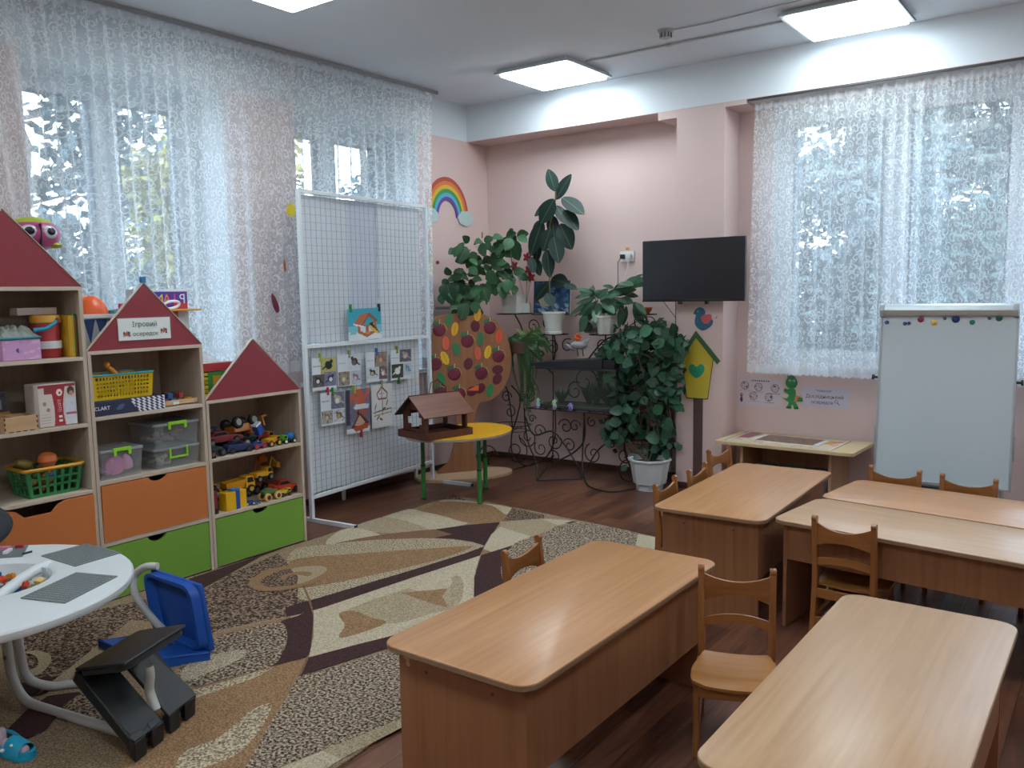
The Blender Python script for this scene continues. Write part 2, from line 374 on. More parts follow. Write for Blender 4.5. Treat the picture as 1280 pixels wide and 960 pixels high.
# conduits and detector
M_COND = mat('#b9bec2', 0.5, var=.02)
t = thing('cable_trunking', 'thin white cable trunking on the ceiling between the two light panels', 'cable cover', (1.56, -0.85, H))
MB().box(0, 1.42, -.01, .01, -.012, 0).build('trunking', M_COND, t, bevel=.002); MB().box(.62, .66, -.014, .014, -.015, 0).build('joint', M_COND, t)
o = MB().tube([(2.36, -1.13, H-.006), (2.6, -1.12, H-.007), (3.0, -1.16, H-.006), (3.6, -1.2, H-.006), (4.6, -1.22, H-.006)], .004).build('signal_cable', M_COND)
tag(o, 'thin signal cable running along the ceiling from the smoke detector', 'cable')
t = thing('smoke_detector', 'small white smoke detector hanging from the ceiling by the trunking', 'detector', (2.32, -1.14, H))
MB().lathe([(.048, -.012), (.05, 0)], 20).build('base', M_COND, t); MB().lathe([(.02, -.055), (.034, -.05), (.036, -.014), (.03, -.012)], 20).build('sensor', M_COND, t, smooth=True)
sl = MB()
for k in range(10): sl.at(rz=2*PI*k/10).box(.0345, .038, -.003, .003, -.048, -.018)
sl.build('slots', mat('#50555a', .5), t)
# curtain rails
M_RAIL = mat('#8d8f93', 0.4, var=.02); M_RAILW = mat('#c6c9cc', 0.4, var=.02)
t = thing('curtain_rail', 'long ceiling curtain rail above the left windows', 'curtain rail', (0.15, 0, H))
MB().box(-.03, .03, -5.2, -.86, -.022, 0).build('track', M_RAILW, t, bevel=.003); MB().box(.028, .036, -5.2, -.86, -.03, -.004).build('lip', M_RAIL, t)
t = thing('curtain_rail', 'curtain rail under the white beam at the right window', 'curtain rail', (0, -0.235, ZB))
MB().box(2.53, 6.2, -.035, .03, -.02, 0).build('track', M_RAILW, t, bevel=.003); MB().box(2.53, 6.2, -.044, -.035, -.014, 0).build('lip', mat('#3c3a3c', .5), t)  # dark lip paints the shadow line under the beam as a strip
# ================================================================ LACE CURTAINS
def lace_mat():
    m = bpy.data.materials.new('white lace'); m.use_nodes = True; nt = m.node_tree; nt.nodes.clear()
    out = N(nt, 'ShaderNodeOutputMaterial'); uv = N(nt, 'ShaderNodeUVMap')
    def scrolls(scale, seedoff, r0, thick, freq):
        mp = N(nt, 'ShaderNodeMapping'); mp.inputs['Location'].default_value = (seedoff, seedoff*.7, 0); mp.inputs['Scale'].default_value = (scale, scale, 1)
        L(nt, uv.outputs['UV'], mp.inputs['Vector'])
        vo = N(nt, 'ShaderNodeTexVoronoi', voronoi_dimensions='2D', i_Scale=1.0, i_Randomness=0.75); L(nt, mp.outputs['Vector'], vo.inputs['Vector'])
        d = N(nt, 'ShaderNodeVectorMath', operation='SUBTRACT'); L(nt, mp.outputs['Vector'], d.inputs[0]); L(nt, vo.outputs['Position'], d.inputs[1])
        sp = N(nt, 'ShaderNodeSeparateXYZ'); L(nt, d.outputs['Vector'], sp.inputs['Vector'])
        ang = math_n(nt, 'ARCTAN2', sp.outputs['Y'], sp.outputs['X']); r = vo.outputs['Distance']
        cs = N(nt, 'ShaderNodeSeparateXYZ'); L(nt, vo.outputs['Color'], cs.inputs['Vector'])
        sg = math_n(nt, 'SUBTRACT', math_n(nt, 'MULTIPLY', math_n(nt, 'GREATER_THAN', cs.outputs['X'], .5), 2), 1)
        ph = math_n(nt, 'ADD', math_n(nt, 'MULTIPLY', ang, sg), math_n(nt, 'ADD', math_n(nt, 'MULTIPLY', r, freq), math_n(nt, 'MULTIPLY', cs.outputs['Y'], 6.28)))
        s = math_n(nt, 'SINE', ph)
        sw = math_n(nt, 'GREATER_THAN', s, thick); cut = math_n(nt, 'LESS_THAN', r, r0)
        return math_n(nt, 'MULTIPLY', sw, cut)
    a = scrolls(13.5, 0.3, 0.46, 0.58, 17.0); b_ = scrolls(25.0, 5.1, 0.40, 0.70, 13.0)
    # leaves: elongated voronoi blobs
    mp = N(nt, 'ShaderNodeMapping'); mp.inputs['Rotation'].default_value = (0, 0, .6); mp.inputs['Scale'].default_value = (26, 13, 1); L(nt, uv.outputs['UV'], mp.inputs['Vector'])
    vo = N(nt, 'ShaderNodeTexVoronoi', voronoi_dimensions='2D', i_Scale=1.0); L(nt, mp.outputs['Vector'], vo.inputs['Vector'])
    lf = math_n(nt, 'LESS_THAN', vo.outputs['Distance'], .17)
    motif = math_n(nt, 'MAXIMUM', math_n(nt, 'MAXIMUM', a, b_), lf)
    # header tape and hem are denser
    sp = N(nt, 'ShaderNodeSeparateXYZ'); L(nt, uv.outputs['UV'], sp.inputs['Vector'])
    at = N(nt, 'ShaderNodeAttribute', attribute_name='edge')
    dens = math_n(nt, 'MAXIMUM', math_n(nt, 'MULTIPLY_ADD', motif, 0.36, 0.37), math_n(nt, 'MULTIPLY', at.outputs['Fac'], 0.8))
    lw = N(nt, 'ShaderNodeLayerWeight', i_Blend=0.42)
    dens = math_n(nt, 'MINIMUM', math_n(nt, 'ADD', dens, math_n(nt, 'MULTIPLY', lw.outputs['Facing'], 0.42)), 0.97)
    df = N(nt, 'ShaderNodeBsdfDiffuse'); df.inputs['Color'].default_value = (*lin('#eef1f2'), 1)
    tl = N(nt, 'ShaderNodeBsdfTranslucent'); tl.inputs['Color'].default_value = (*lin('#e6ebf0'), 1)
    mx = N(nt, 'ShaderNodeMixShader'); mx.inputs['Fac'].default_value = 0.45; L(nt, df.outputs[0], mx.inputs[1]); L(nt, tl.outputs[0], mx.inputs[2])
    tr = N(nt, 'ShaderNodeBsdfTransparent'); m2 = N(nt, 'ShaderNodeMixShader')
    L(nt, dens, m2.inputs['Fac']); L(nt, tr.outputs[0], m2.inputs[1]); L(nt, mx.outputs[0], m2.inputs[2]); L(nt, m2.outputs[0], out.inputs['Surface'])
    return m
M_LACE = lace_mat()
def curtain(name, label, side, base, ends_top, ends_bot, ztop, zbot, folds, amp, seed, header=0.05, zb2=None, edgecurve=0.0):
    """hanging lace; along runs from ends_top to ends_bot (start, end) positions"""
    rnd = random.Random(seed); nx = folds*14; nzr = 46
    zb2 = zbot if zb2 is None else zb2
    ph = [rnd.uniform(0, 6.28) for _ in range(6)]
    width = abs(ends_top[1]-ends_top[0]); flat = width*1.5
    vs = []; uvs = []; edge = []
    for j in range(nzr+1):
        v = j/nzr
        v = v**1.3
        for i in range(nx+1):
            u = i/nx
            a = ends_top[0]+(ends_top[1]-ends_top[0])*u; b = ends_bot[0]+(ends_bot[1]-ends_bot[0])*u
            vv = v**(1-edgecurve) if edgecurve else v
            k0 = (1-u)**9; k1 = u**9; s = ends_top[0]+(ends_top[1]-ends_top[0])*u+(ends_bot[0]-ends_top[0])*vv*k0+(ends_bot[1]-ends_top[1])*vv*k1
            zb = zbot+(zb2-zbot)*u
            z = ztop+(zb-ztop)*v
            warp = u+0.012*math.sin(u*17+ph[0])+0.006*math.sin(u*41+ph[1])+0.004*v*math.sin(u*9+ph[2])
            k = 0.35+0.65*min(1, v*5)
            mod = 0.55+0.45*math.sin(u*13+ph[3]+v*.8)
            d = amp*k*mod*math.sin(warp*folds*2*PI)+amp*.5*math.sin(warp*folds*1.3*PI+ph[4])*v
            if v < 0.06: d += 0.006*math.sin(u*folds*6*PI); z += 0.012*math.sin(u*folds*3.3*PI+ph[5])*(1-v/0.06)
            s += 0.25*amp*math.cos(warp*folds*2*PI)*k*mod
            if j >= nzr-1: z += 0.006*math.sin(u*folds*7*PI)
            vs.append((base+d, s, z) if side == 'L' else (s, base-d, z))
            uvs.append((u*flat, z)); edge.append(1.0 if (v < 0.022 or v > 0.985) else (0.75 if v > .965 else 0))
    fs = []; n = nx+1
    for j in range(nzr):
        for i in range(nx): fs.append((j*n+i, j*n+i+1, (j+1)*n+i+1, (j+1)*n+i))
    me = bpy.data.meshes.new(name); me.from_pydata(vs, [], fs); ul = me.uv_layers.new(name='UVMap')
    li = np.zeros(len(me.loops), int); me.loops.foreach_get('vertex_index', li)
    ul.data.foreach_set('uv', np.array(uvs)[li].ravel())
    at = me.attributes.new('edge', 'FLOAT', 'POINT'); at.data.foreach_set('value', edge)
    me.polygons.foreach_set('use_smooth', [True]*len(me.polygons)); me.materials.append(M_LACE)
    o = bpy.data.objects.new(name, me); C.objects.link(o)
    tag(o, label, 'curtain'); return o
curtain('lace_curtain', 'long gathered white lace curtain hanging over the two left windows', 'L', 0.15, (-4.75, -0.885), (-4.02, -0.97), 3.10, 0.98, 38, 0.040, 3, zb2=1.0, edgecurve=.45)
curtain('lace_curtain', 'shorter white lace curtain with scroll pattern over the right window', 'B', -0.225, (2.56, 5.6), (2.53, 5.6), 2.79, 0.90, 30, 0.030, 8, zb2=0.87)
RUG = [
 ('shagd', 0, [(0.475, -3.607), (0.959, -3.696), (0.87, -3.491), (0.788, -3.099), (1.021, -3.203), (1.361, -3.389), (1.56, -3.519), (1.683, -3.611), (1.573, -3.815), (1.5, -3.996), (1.524, -4.28)]),
 ('shagd', 0, [(0.807, -4.524), (0.783, -4.157), (0.833, -4.003), (0.959, -3.695), (1.32, -3.888), (1.195, -4.082), (1.046, -4.154), (1.21, -4.401), (1.404, -4.699), (1.322, -4.774)]),
 ('tan', 0, [(1.683, -3.611), (1.683, -3.742), (1.603, -3.902), (1.592, -4.065), (1.56, -4.17), (1.443, -4.129), (1.531, -4.023), (1.597, -3.833)]),
 ('plum', 0, [(0.748, -3.639), (0.708, -2.929), (0.751, -3.186), (0.87, -3.491), (0.943, -3.685), (0.975, -3.788), (0.99, -3.876), (0.774, -3.859)]),
 ('cream', 1, [(0.711, -2.16), (0.697, -1.961), (0.794, -1.912), (1.059, -1.939), (1.315, -1.972), (1.236, -2.217), (1.154, -2.234), (0.932, -2.243)]),
 ('tan', 1, [(0.776, -1.893), (0.779, -1.657), (0.896, -1.564), (1.159, -1.527), (1.391, -1.671), (1.482, -1.855), (1.321, -1.979), (1.059, -1.939)]),
 ('cream', 1, [(0.768, -1.644), (0.798, -1.532), (1.011, -1.512), (1.333, -1.517), (1.397, -1.679), (1.166, -1.536), (0.903, -1.572)]),
 ('shagd', 0, [(0.723, -1.593), (0.734, -1.435), (0.921, -1.509), (0.801, -1.557)]),
 ('beige', 1, [(0.763, -2.468), (0.74, -2.171), (1.19, -2.237), (1.072, -2.424)]),
 ('cream', 1, [(0.746, -2.598), (0.777, -2.465), (1.041, -2.508), (1.035, -2.678), (0.895, -2.824)]),
 ('brown', 1, [(0.928, -2.793), (1.022, -2.505), (1.233, -2.214), (1.379, -2.126), (1.415, -2.243), (1.367, -2.366), (1.092, -2.576)]),
 ('plum', 0, [(1.236, -2.217), (1.349, -2.015), (1.482, -1.855), (1.597, -2.077), (1.724, -2.334), (1.61, -2.299), (1.475, -2.315), (1.354, -2.369), (1.399, -2.243)]),
 ('speck', 1, [(0.81, -2.982), (0.919, -2.8), (1.017, -2.662), (1.182, -2.504), (1.37, -2.369), (1.564, -2.315), (1.726, -2.333), (1.746, -2.468), (1.668, -2.863), (1.556, -3.517), (1.284, -3.362), (0.979, -3.188)]),
 ('tan', 1, [(0.965, -3.137), (1.201, -2.838), (1.503, -2.521), (1.67, -2.374), (1.657, -2.695), (1.537, -3.09), (1.383, -3.407), (1.211, -3.339)]),
 ('plum', 0, [(1.726, -2.333), (1.816, -2.49), (1.753, -2.956), (1.685, -3.546), (1.633, -3.723), (1.532, -3.647), (1.556, -3.517), (1.668, -2.863), (1.718, -2.503)]),
 ('cream', 0, [(1.817, -2.489), (1.956, -2.705), (2.168, -2.981), (2.309, -3.161), (2.461, -3.357), (2.321, -3.451), (2.244, -3.834), (2.062, -4.085), (1.838, -3.874), (1.651, -3.711), (1.687, -3.548), (1.755, -2.958)]),
 ('beige', 1, [(1.821, -3.537), (1.839, -3.158), (1.898, -2.994), (1.951, -2.829), (2.192, -3.12), (2.178, -3.311), (2.085, -3.525)]),
 ('cream', 1, [(1.836, -3.102), (1.803, -2.951), (1.884, -2.863), (1.985, -2.936), (2.009, -3.038), (1.947, -3.111)]),
 ('tan', 1, [(1.813, -3.559), (1.838, -3.494), (1.961, -3.506), (2.08, -3.519), (2.035, -3.748), (1.939, -3.639)]),
 ('tan', 0, [(1.864, -3.188), (1.938, -3.101), (2.016, -3.01), (2.069, -3.11), (2.189, -3.212), (2.115, -3.217), (2.008, -3.206)]),
 ('plum', 0, [(2.069, -3.975), (2.142, -3.766), (2.222, -3.561), (2.308, -3.343), (2.42, -3.475), (2.277, -3.733), (2.18, -4.107)]),
 ('shagl', 0, [(2.18, -4.107), (2.24, -3.935), (2.31, -3.71), (2.42, -3.475), (2.38, -3.176), (2.786, -3.766), (2.832, -3.958), (2.761, -4.128), (2.677, -4.417), (2.646, -4.565), (2.591, -4.682), (2.553, -4.628), (2.397, -4.416), (2.291, -4.26)]),
 ('beige', 0, [(2.679, -4.419), (2.752, -4.118), (2.761, -3.875), (2.809, -3.931), (2.795, -4.163), (2.771, -4.421)]),
 ('cream', 0, [(2.649, -4.566), (2.682, -4.421), (2.771, -4.421), (2.775, -4.484), (2.762, -4.639), (2.685, -4.75)]),
 ('brown', 0, [(1.683, -3.611), (1.915, -3.813), (2.069, -3.975), (2.18, -4.107), (2.172, -4.083), (2.084, -3.973), (1.922, -3.808), (1.708, -3.622), (1.567, -3.518), (1.35, -3.38), (1.109, -3.242), (1.104, -3.254), (1.34, -3.386), (1.557, -3.525)]),
 ('plum', 1, [(1.683, -3.611), (1.916, -3.812), (2.069, -3.975), (2.015, -4.107), (1.924, -3.969), (1.804, -3.856), (1.665, -3.781), (1.669, -3.69)]),
 ('shagm', 1, [(1.672, -3.787), (1.8, -3.853), (1.929, -3.98), (2.013, -4.106), (1.958, -4.277), (1.9, -4.393), (1.758, -4.362), (1.625, -4.213), (1.568, -4.06), (1.603, -3.902)]),
 ('cream2', 1, [(1.711, -4.291), (1.725, -4.146), (1.796, -4.07), (1.85, -4.144), (1.852, -4.299), (1.829, -4.388)]),
 ('tan', 0, [(2.069, -3.975), (2.18, -4.107), (2.291, -4.26), (2.397, -4.416), (2.553, -4.628), (2.591, -4.682), (2.51, -4.871), (2.222, -4.855), (1.904, -4.588), (1.904, -4.455), (1.967, -4.283), (2.018, -4.11)]),
 ('speck', 1, [(2.277, -4.313), (2.389, -4.44), (2.464, -4.59), (2.447, -4.701), (2.421, -4.783), (2.309, -4.695), (2.322, -4.562), (2.257, -4.39)]),
 ('speck', 1, [(1.976, -4.289), (2.027, -4.117), (2.043, -4.219), (2.01, -4.406), (1.979, -4.493), (1.934, -4.435)]),
 ('plum', 0, [(1.822, -2.486), (1.86, -2.228), (1.956, -2.432), (2.097, -2.65), (2.232, -2.808), (2.396, -3.016), (2.335, -3.115), (2.309, -3.161), (2.027, -2.805)]),
 ('shagd', 0, [(1.333, -1.517), (1.634, -1.564), (1.682, -1.635), (1.572, -1.76), (1.494, -1.842)]),
 ('beige', 0, [(1.482, -1.855), (1.679, -1.631), (1.807, -1.577), (1.892, -1.863), (1.847, -2.024), (1.565, -1.956)]),
 ('cream', 0, [(1.554, -1.952), (1.847, -2.024), (1.86, -2.228), (1.835, -2.406), (1.76, -2.39), (1.612, -2.116)]),
 ('tan', 0, [(1.756, -2.384), (1.835, -2.406), (1.844, -2.327), (1.819, -2.487)]),
 ('cream', 0, [(1.67, -1.653), (1.869, -1.578), (1.97, -1.589), (1.89, -1.738)]),
 ('shagl', 1, [(1.861, -1.693), (1.968, -1.565), (2.128, -1.571), (2.371, -1.617), (2.486, -1.825), (2.542, -2.139), (2.511, -2.634), (2.368, -2.85), (2.229, -2.803), (2.019, -2.553), (1.852, -2.2), (1.869, -1.925)]),
 ('plum', 0, [(1.857, -1.666), (1.876, -1.589), (1.916, -1.578), (1.893, -1.638)]),
 ('cream', 0, [(2.376, -1.627), (2.55, -1.627), (2.661, -1.833), (2.745, -2.008), (2.469, -1.836)]),
 ('tan', 1, [(1.073, -3.514), (0.995, -3.326), (1.097, -3.134), (1.21, -3.08), (1.303, -3.125), (1.382, -3.281), (1.355, -3.46), (1.275, -3.558), (1.181, -3.57)]),
 ('shagd', 1, [(1.122, -3.482), (1.069, -3.352), (1.098, -3.249), (1.248, -3.334), (1.315, -3.411), (1.251, -3.495), (1.192, -3.509)]),
 ('beige', 1, [(1.098, -3.249), (1.158, -3.152), (1.226, -3.127), (1.287, -3.173), (1.322, -3.277), (1.324, -3.397), (1.233, -3.321)]),
 ('tan', 1, [(1.164, -3.389), (1.144, -3.303), (1.19, -3.245), (1.246, -3.236), (1.272, -3.282), (1.201, -3.302), (1.176, -3.337), (1.214, -3.391)]),
 ('beige', 0, [(1.21, -4.401), (1.321, -4.419), (1.385, -4.571), (1.489, -4.745), (1.468, -4.777), (1.395, -4.666)]),
 ('cream2', 0, [(1.489, -4.745), (1.407, -4.597), (1.497, -4.693), (1.476, -4.781)]),
 ('plum', 0, [(1.322, -4.774), (1.335, -4.666), (1.389, -4.67), (1.468, -4.777), (1.456, -4.813)]),
 ('plum', 0, [(1.708, -5.016), (1.571, -4.857), (1.519, -4.753), (1.584, -4.672), (1.633, -4.675), (1.681, -4.782), (1.775, -4.88), (1.788, -4.979)]),
 ('shagm', 0, [(1.643, -4.757), (1.605, -4.675), (1.814, -4.692), (1.904, -4.713), (1.805, -4.797), (1.751, -4.817)]),
 ('beige', 1, [(1.022, -4.62), (1.05, -4.579), (1.147, -4.57), (1.245, -4.624), (1.297, -4.692), (1.234, -4.714), (1.206, -4.65), (1.103, -4.611)]),
]
# ================================================================ RUG
def pile(name, c1, c2, c3, amt, sc=150):
    """woven pile: speckle of three yarn colours"""
    m, nt, b = nodes_of(name); tc = N(nt, 'ShaderNodeTexCoord')
    n1 = N(nt, 'ShaderNodeTexNoise', i_Scale=sc, i_Detail=2.0, i_Roughness=0.6); L(nt, tc.outputs['Object'], n1.inputs['Vector'])
    r = N(nt, 'ShaderNodeValToRGB'); r.color_ramp.interpolation = 'LINEAR'; e = r.color_ramp.elements
    e[0].position = 0.5-0.12*1.0; e[1].position = 0.5+0.10; e[0].color = (*lin(c2), 1); e[1].color = (*lin(c3), 1); k = e.new(0.5); k.color = (*lin(c1), 1)
    L(nt, n1.outputs['Fac'], r.inputs['Fac'])
    L(nt, mixc(nt, amt, lin(c1), r.outputs['Color']), b.inputs['Base Color']); b.inputs['Roughness'].default_value = 0.95; b.inputs['Specular IOR Level'].default_value = 0.1
    b.inputs['Sheen Weight'].default_value = 0.0
    bp = N(nt, 'ShaderNodeBump', i_Strength=0.5, i_Distance=0.004); L(nt, n1.outputs['Fac'], bp.inputs['Height']); L(nt, bp.outputs['Normal'], b.inputs['Normal'])
    return m
CLS = {'base': pile('base pile', '#8c765e', '#6c5846', '#a8957a', .8), 'cream': pile('cream pile', '#b5a68e', '#94866e', '#cbbda6', .7), 'cream2': pile('pale streak pile', '#a0927a', '#7a6c5a', '#c0b5a0', .9),
       'beige': pile('beige pile', '#a08e74', '#827058', '#b8a88c', .8), 'tan': pile('tan pile', '#8c6c4e', '#6f543c', '#a68666', .8), 'brown': pile('brown pile', '#7c5e48', '#664a38', '#927058', .7),
       'plum': pile('plum pile', '#432e2e', '#362424', '#503a38', .7), 'speck': pile('speckled beige pile', '#a08f76', '#6b5846', '#c4b69c', 1.0, 110),
       'shagl': pile('light shaggy pile', '#7d6b5a', '#2d201e', '#b5a590', 1.0, 90), 'shagm': pile('mixed shaggy pile', '#74624f', '#2e2120', '#b0a08c', 1.0, 80), 'shagd': pile('dark shaggy pile', '#5d483c', '#2e2121', '#97836f', 1.0, 80)}
def catmull(P, k=5):
    out = []; n = len(P)
    for i in range(n):
        p0, p1, p2, p3 = (np.array(P[(i+q) % n]) for q in (-1, 0, 1, 2))
        for j in range(k):
            t = j/k; out.append(tuple(0.5*((2*p1)+(-p0+p2)*t+(2*p0-5*p1+4*p2-p3)*t*t+(-p0+3*p1-3*p2+p3)*t**3)))
    return out
RO = [(0.715, -5.45), (2.82, -5.45), (2.79, -4.4), (2.765, -4.1), (2.68, -2.6), (2.62, -1.75), (2.52, -1.6), (2.27, -1.585), (1.96, -1.54), (1.63, -1.51), (1.31, -1.485), (0.74, -1.43)]
keys = list(CLS); mb = MB(); mb.cur = 0; mb.prism(RO, 0.0005, 0.008)
# mirrored repeat of the scrolls beyond the photographed part keeps the far end patterned
def clip_x(P): return [(max(0.722, min(2.80, x)), max(-5.44, y)) for x, y in P]
zz = 0.0082
for i, (c, sm, P) in enumerate(RUG):
    P = catmull(P) if sm else P; P = clip_x(P); zz += 0.00012; mb.cur = keys.index(c)
    Q = [P[0]]
    for p in P[1:]:
        if abs(p[0]-Q[-1][0])+abs(p[1]-Q[-1][1]) > 0.002: Q.append(p)
    n = len(Q); mb.add([(x, y, zz) for x, y in Q], [tuple(range(n))])
rug = mb.build('patterned_rug', [CLS[k] for k in keys])
tag(rug, 'large beige and plum patterned rug with curved shapes on the brown floor', 'rug')
# ================================================================ DESKS
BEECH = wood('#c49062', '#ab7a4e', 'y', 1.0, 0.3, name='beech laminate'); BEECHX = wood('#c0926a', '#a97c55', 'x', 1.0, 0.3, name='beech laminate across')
BEECH2 = wood('#c69f78', '#b18a62', 'y', 1.0, 0.3, name='pale beech laminate with lamp sheen')  # lighter wood tone; also paints ceiling light reflected on the right foreground desk
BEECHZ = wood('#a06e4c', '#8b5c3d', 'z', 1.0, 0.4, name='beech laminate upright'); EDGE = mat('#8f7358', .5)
SCREW = mat('#5a4638', .4)
def desk(label, cx, cy, rz, w=0.52, l=1.22, h=0.49, top=None, panel_side=1, panel_z=0.2, scuff=False):
    """long axis along local y"""
    t = thing('school_desk', label, 'desk', (cx, cy, 0), rz, 'children\'s beech desks'); top = top or BEECH
    a = MB().prism(rr(w, l, 0.06), h-0.018, h); o = a.build('desktop', [top], t, bevel=.003, smooth=True)
    MB().prism(rr(w+.003, l+.003, 0.061), h-0.0165, h-0.003).build('edge_band', EDGE, o, smooth=True)
    for s in (-1, 1):
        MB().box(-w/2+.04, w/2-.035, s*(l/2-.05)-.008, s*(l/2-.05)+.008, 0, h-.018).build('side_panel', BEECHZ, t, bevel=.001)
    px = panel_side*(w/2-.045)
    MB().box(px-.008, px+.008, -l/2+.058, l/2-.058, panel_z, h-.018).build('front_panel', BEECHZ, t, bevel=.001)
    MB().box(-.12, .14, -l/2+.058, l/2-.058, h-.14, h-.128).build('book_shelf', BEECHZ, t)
    for sx in (-.12, .12): MB().cyly(-l/2+.040, -l/2+.043, sx, h-.07, .005, 8).build('screw_cap', SCREW, t)
    return t
d1 = desk('beech desk in the foreground centre, its near corner chipped', 3.30, -3.865, 0.0, .535, 1.25)
sp_ = [c for c in C.objects if c.parent == d1 and c.name.startswith('side_panel')][0]
MB().prism(catmull([(-.205, .452), (-.188, .458), (-.180, .448), (-.186, .440), (-.182, .428), (-.190, .420), (-.199, .428), (-.196, .438), (-.208, .444)], 3), -.5845, -.5829, 'y').build('chipped_patch', mat('#c9a67c', .7, var=.15, scale=60), sp_)
desk('beech desk beside the pillar with three chairs along its left side', 3.228, -2.035, 0.03, .535, 1.2)
desk('beech desk in the right foreground corner, top paled for reflected ceiling light', 4.293, -3.94, 0.0, .50, 1.24, top=BEECH2)
d3 = desk('nearer of two beech desks joined lengthwise in front of the whiteboard', 4.15, -2.38, math.radians(-97), .50, 1.2, panel_side=1, panel_z=.31, top=BEECH2)
d4 = desk('farther of two beech desks joined lengthwise in front of the whiteboard', 4.205, -1.865, math.radians(-97), .50, 1.2, panel_side=-1, panel_z=.31)
# ================================================================ WOODEN CHAIRS
CW = wood('#a0683a', '#84512a', 'z', 1.2, 0.35, .2, name='lacquered chair wood'); CWX = wood('#a56c3c', '#87562c', 'x', 1.2, 0.32, .2, name='lacquered chair wood across'); CSEAT = wood('#b98046', '#a06a34', 'x', .8, 0.28, .3, name='plywood seat')
def wooden_chair(label, x, y, rz):
    """faces local +y, backrest at -y"""
    t = thing('wooden_chair', label, 'chair', (x, y, 0), rz, 'small wooden chairs')
    for s in (-1, 1):
        a = MB(); prof = [(s*.118, -.165, 0), (s*.118, -.135, .24), (s*.118, -.135, .32), (s*.120, -.155, .535)]
        for i in range(3):
            p, q = prof[i], prof[i+1]; hw = .011; d0, d1 = (.013, .017) if i == 0 else ((.017, .017) if i == 1 else (.017, .010))
            a.add([(p[0]-hw, p[1]-d0, p[2]), (p[0]+hw, p[1]-d0, p[2]), (p[0]+hw, p[1]+d0, p[2]), (p[0]-hw, p[1]+d0, p[2]), (q[0]-hw, q[1]-d1, q[2]), (q[0]+hw, q[1]-d1, q[2]), (q[0]+hw, q[1]+d1, q[2]), (q[0]-hw, q[1]+d1, q[2])],
                  [(0, 3, 2, 1), (4, 5, 6, 7), (0, 1, 5, 4), (1, 2, 6, 5), (2, 3, 7, 6), (3, 0, 4, 7)])
        a.cylx(s*.120-.011, s*.120+.011, -.155, .538, .0135, 12)
        a.build('rear_post', CW, t, bevel=.002)
        b = MB(); b.at(s*.125, .115, 0, rx=math.radians(5)).prism(rr(.022, .028, .006, 3), 0, .245); b.build('front_leg', CW, t)
        MB().box(s*.122-.009, s*.122+.009, -.125, .11, .195, .235).build('side_rail', CW, t, bevel=.002)
        MB().box(s*.120-.007, s*.120+.007, -.14, .115, .09, .115).build('stretcher', CW, t, bevel=.002)
    def rail(z0a, z1a, dip, arch, y0, th, n=12):
        a = MB(); vs = []
        for i in range(n+1):
            u = -1+2*i/n; x = u*.109; cy = y0-.012*(1-u*u)
            zt = z1a-dip*(1-u*u); zb = z0a+arch*(1-u*u)
            vs += [(x, cy-th, zb), (x, cy+th, zb), (x, cy+th, zt), (x, cy-th, zt)]
        fs = [(3, 2, 1, 0), (n*4, n*4+1, n*4+2, n*4+3)]
        for i in range(n):
            for k in range(4): fs.append((i*4+k, i*4+(k+1) % 4, i*4+4+(k+1) % 4, i*4+4+k))
        return a.add(vs, fs)
    rail(.425, .522, .028, .022, -.150, .006).build('top_rail', CWX, t, bevel=.0015)
    rail(.335, .368, -.014, .018, -.142, .005).build('back_slat', CWX, t, bevel=.0015)
    # moulded plywood seat
    a = MB(); n = 12; vs = []; mrow = 10
    outl = []
    for j in range(mrow+1):
        v = j/mrow; y = -.125+.262*v; w = .110+.035*min(1, v*2.2)
        if v > .85: w -= .05*((v-.85)/.15)**2
        zc = .256-.012*math.sin(v*PI*.9)+(.010*(v > .5)*math.sin((v-.5)*PI)) - .014*max(0, v-.8)/.2
        for i in range(n+1):
            u = -1+2*i/n; vs.append((u*w, y, zc-.006*(1-u*u)))
    m_ = len(vs); vs += [(p[0], p[1], p[2]-.010) for p in vs]; fs = []
    for j in range(mrow):
        for i in range(n):
            a0 = j*(n+1)+i; fs.append((a0, a0+1, a0+n+2, a0+n+1)); fs.append((m_+a0, m_+a0+n+1, m_+a0+n+2, m_+a0+1))
    ring = [i for i in range(n+1)]+[(j+1)*(n+1)+n for j in range(mrow)]+[mrow*(n+1)+i for i in range(n-1, -1, -1)]+[j*(n+1) for j in range(mrow-1, 0, -1)]
    for k in range(len(ring)): p, q = ring[k], ring[(k+1) % len(ring)]; fs.append((p, m_+p, m_+q, q))
    a.add(vs, fs); a.build('seat', CSEAT, t, smooth=True)
    MB().box(-.115, .115, .108, .124, .20, .236).build('front_rail', CWX, t, bevel=.002)
    MB().box(-.11, .11, -.15, -.138, .195, .235).build('rear_rail', CWX, t, bevel=.002)
    MB().box(-.11, .11, -.163, -.151, .075, .115).build('lower_rail', CWX, t, bevel=.002)
    return t
wooden_chair('small wooden chair tucked behind the foreground centre desk, over the rug', 3.075, -3.60, -PI/2+.05)
wooden_chair('wooden chair nearest the camera of the three beside the pillar desk', 3.055, -2.325, -PI/2+.04)
wooden_chair('middle wooden chair of the three along the pillar desk', 3.05, -1.92, -PI/2+.06)
wooden_chair('wooden chair farthest from the camera of the three at the pillar desk, slightly turned', 2.93, -1.36, -PI/2-.12)
ch5 = wooden_chair('wooden chair marked 4 pushed under the joined desks, back to the camera', 3.86, -2.475, -.05)
wooden_chair('wooden chair in front of the whiteboard, left of the pair', 3.79, -1.60, PI-.05)
wooden_chair('wooden chair in front of the whiteboard, right of the pair', 4.14, -1.63, PI-.05)
wooden_chair('wooden chair beyond the joined desks, cut by the right edge of the frame', 4.56, -1.70, PI-.1)
wooden_chair('wooden chair with a glossy plywood seat turned out between the two foreground desks', 3.77, -3.585, PI+.38)
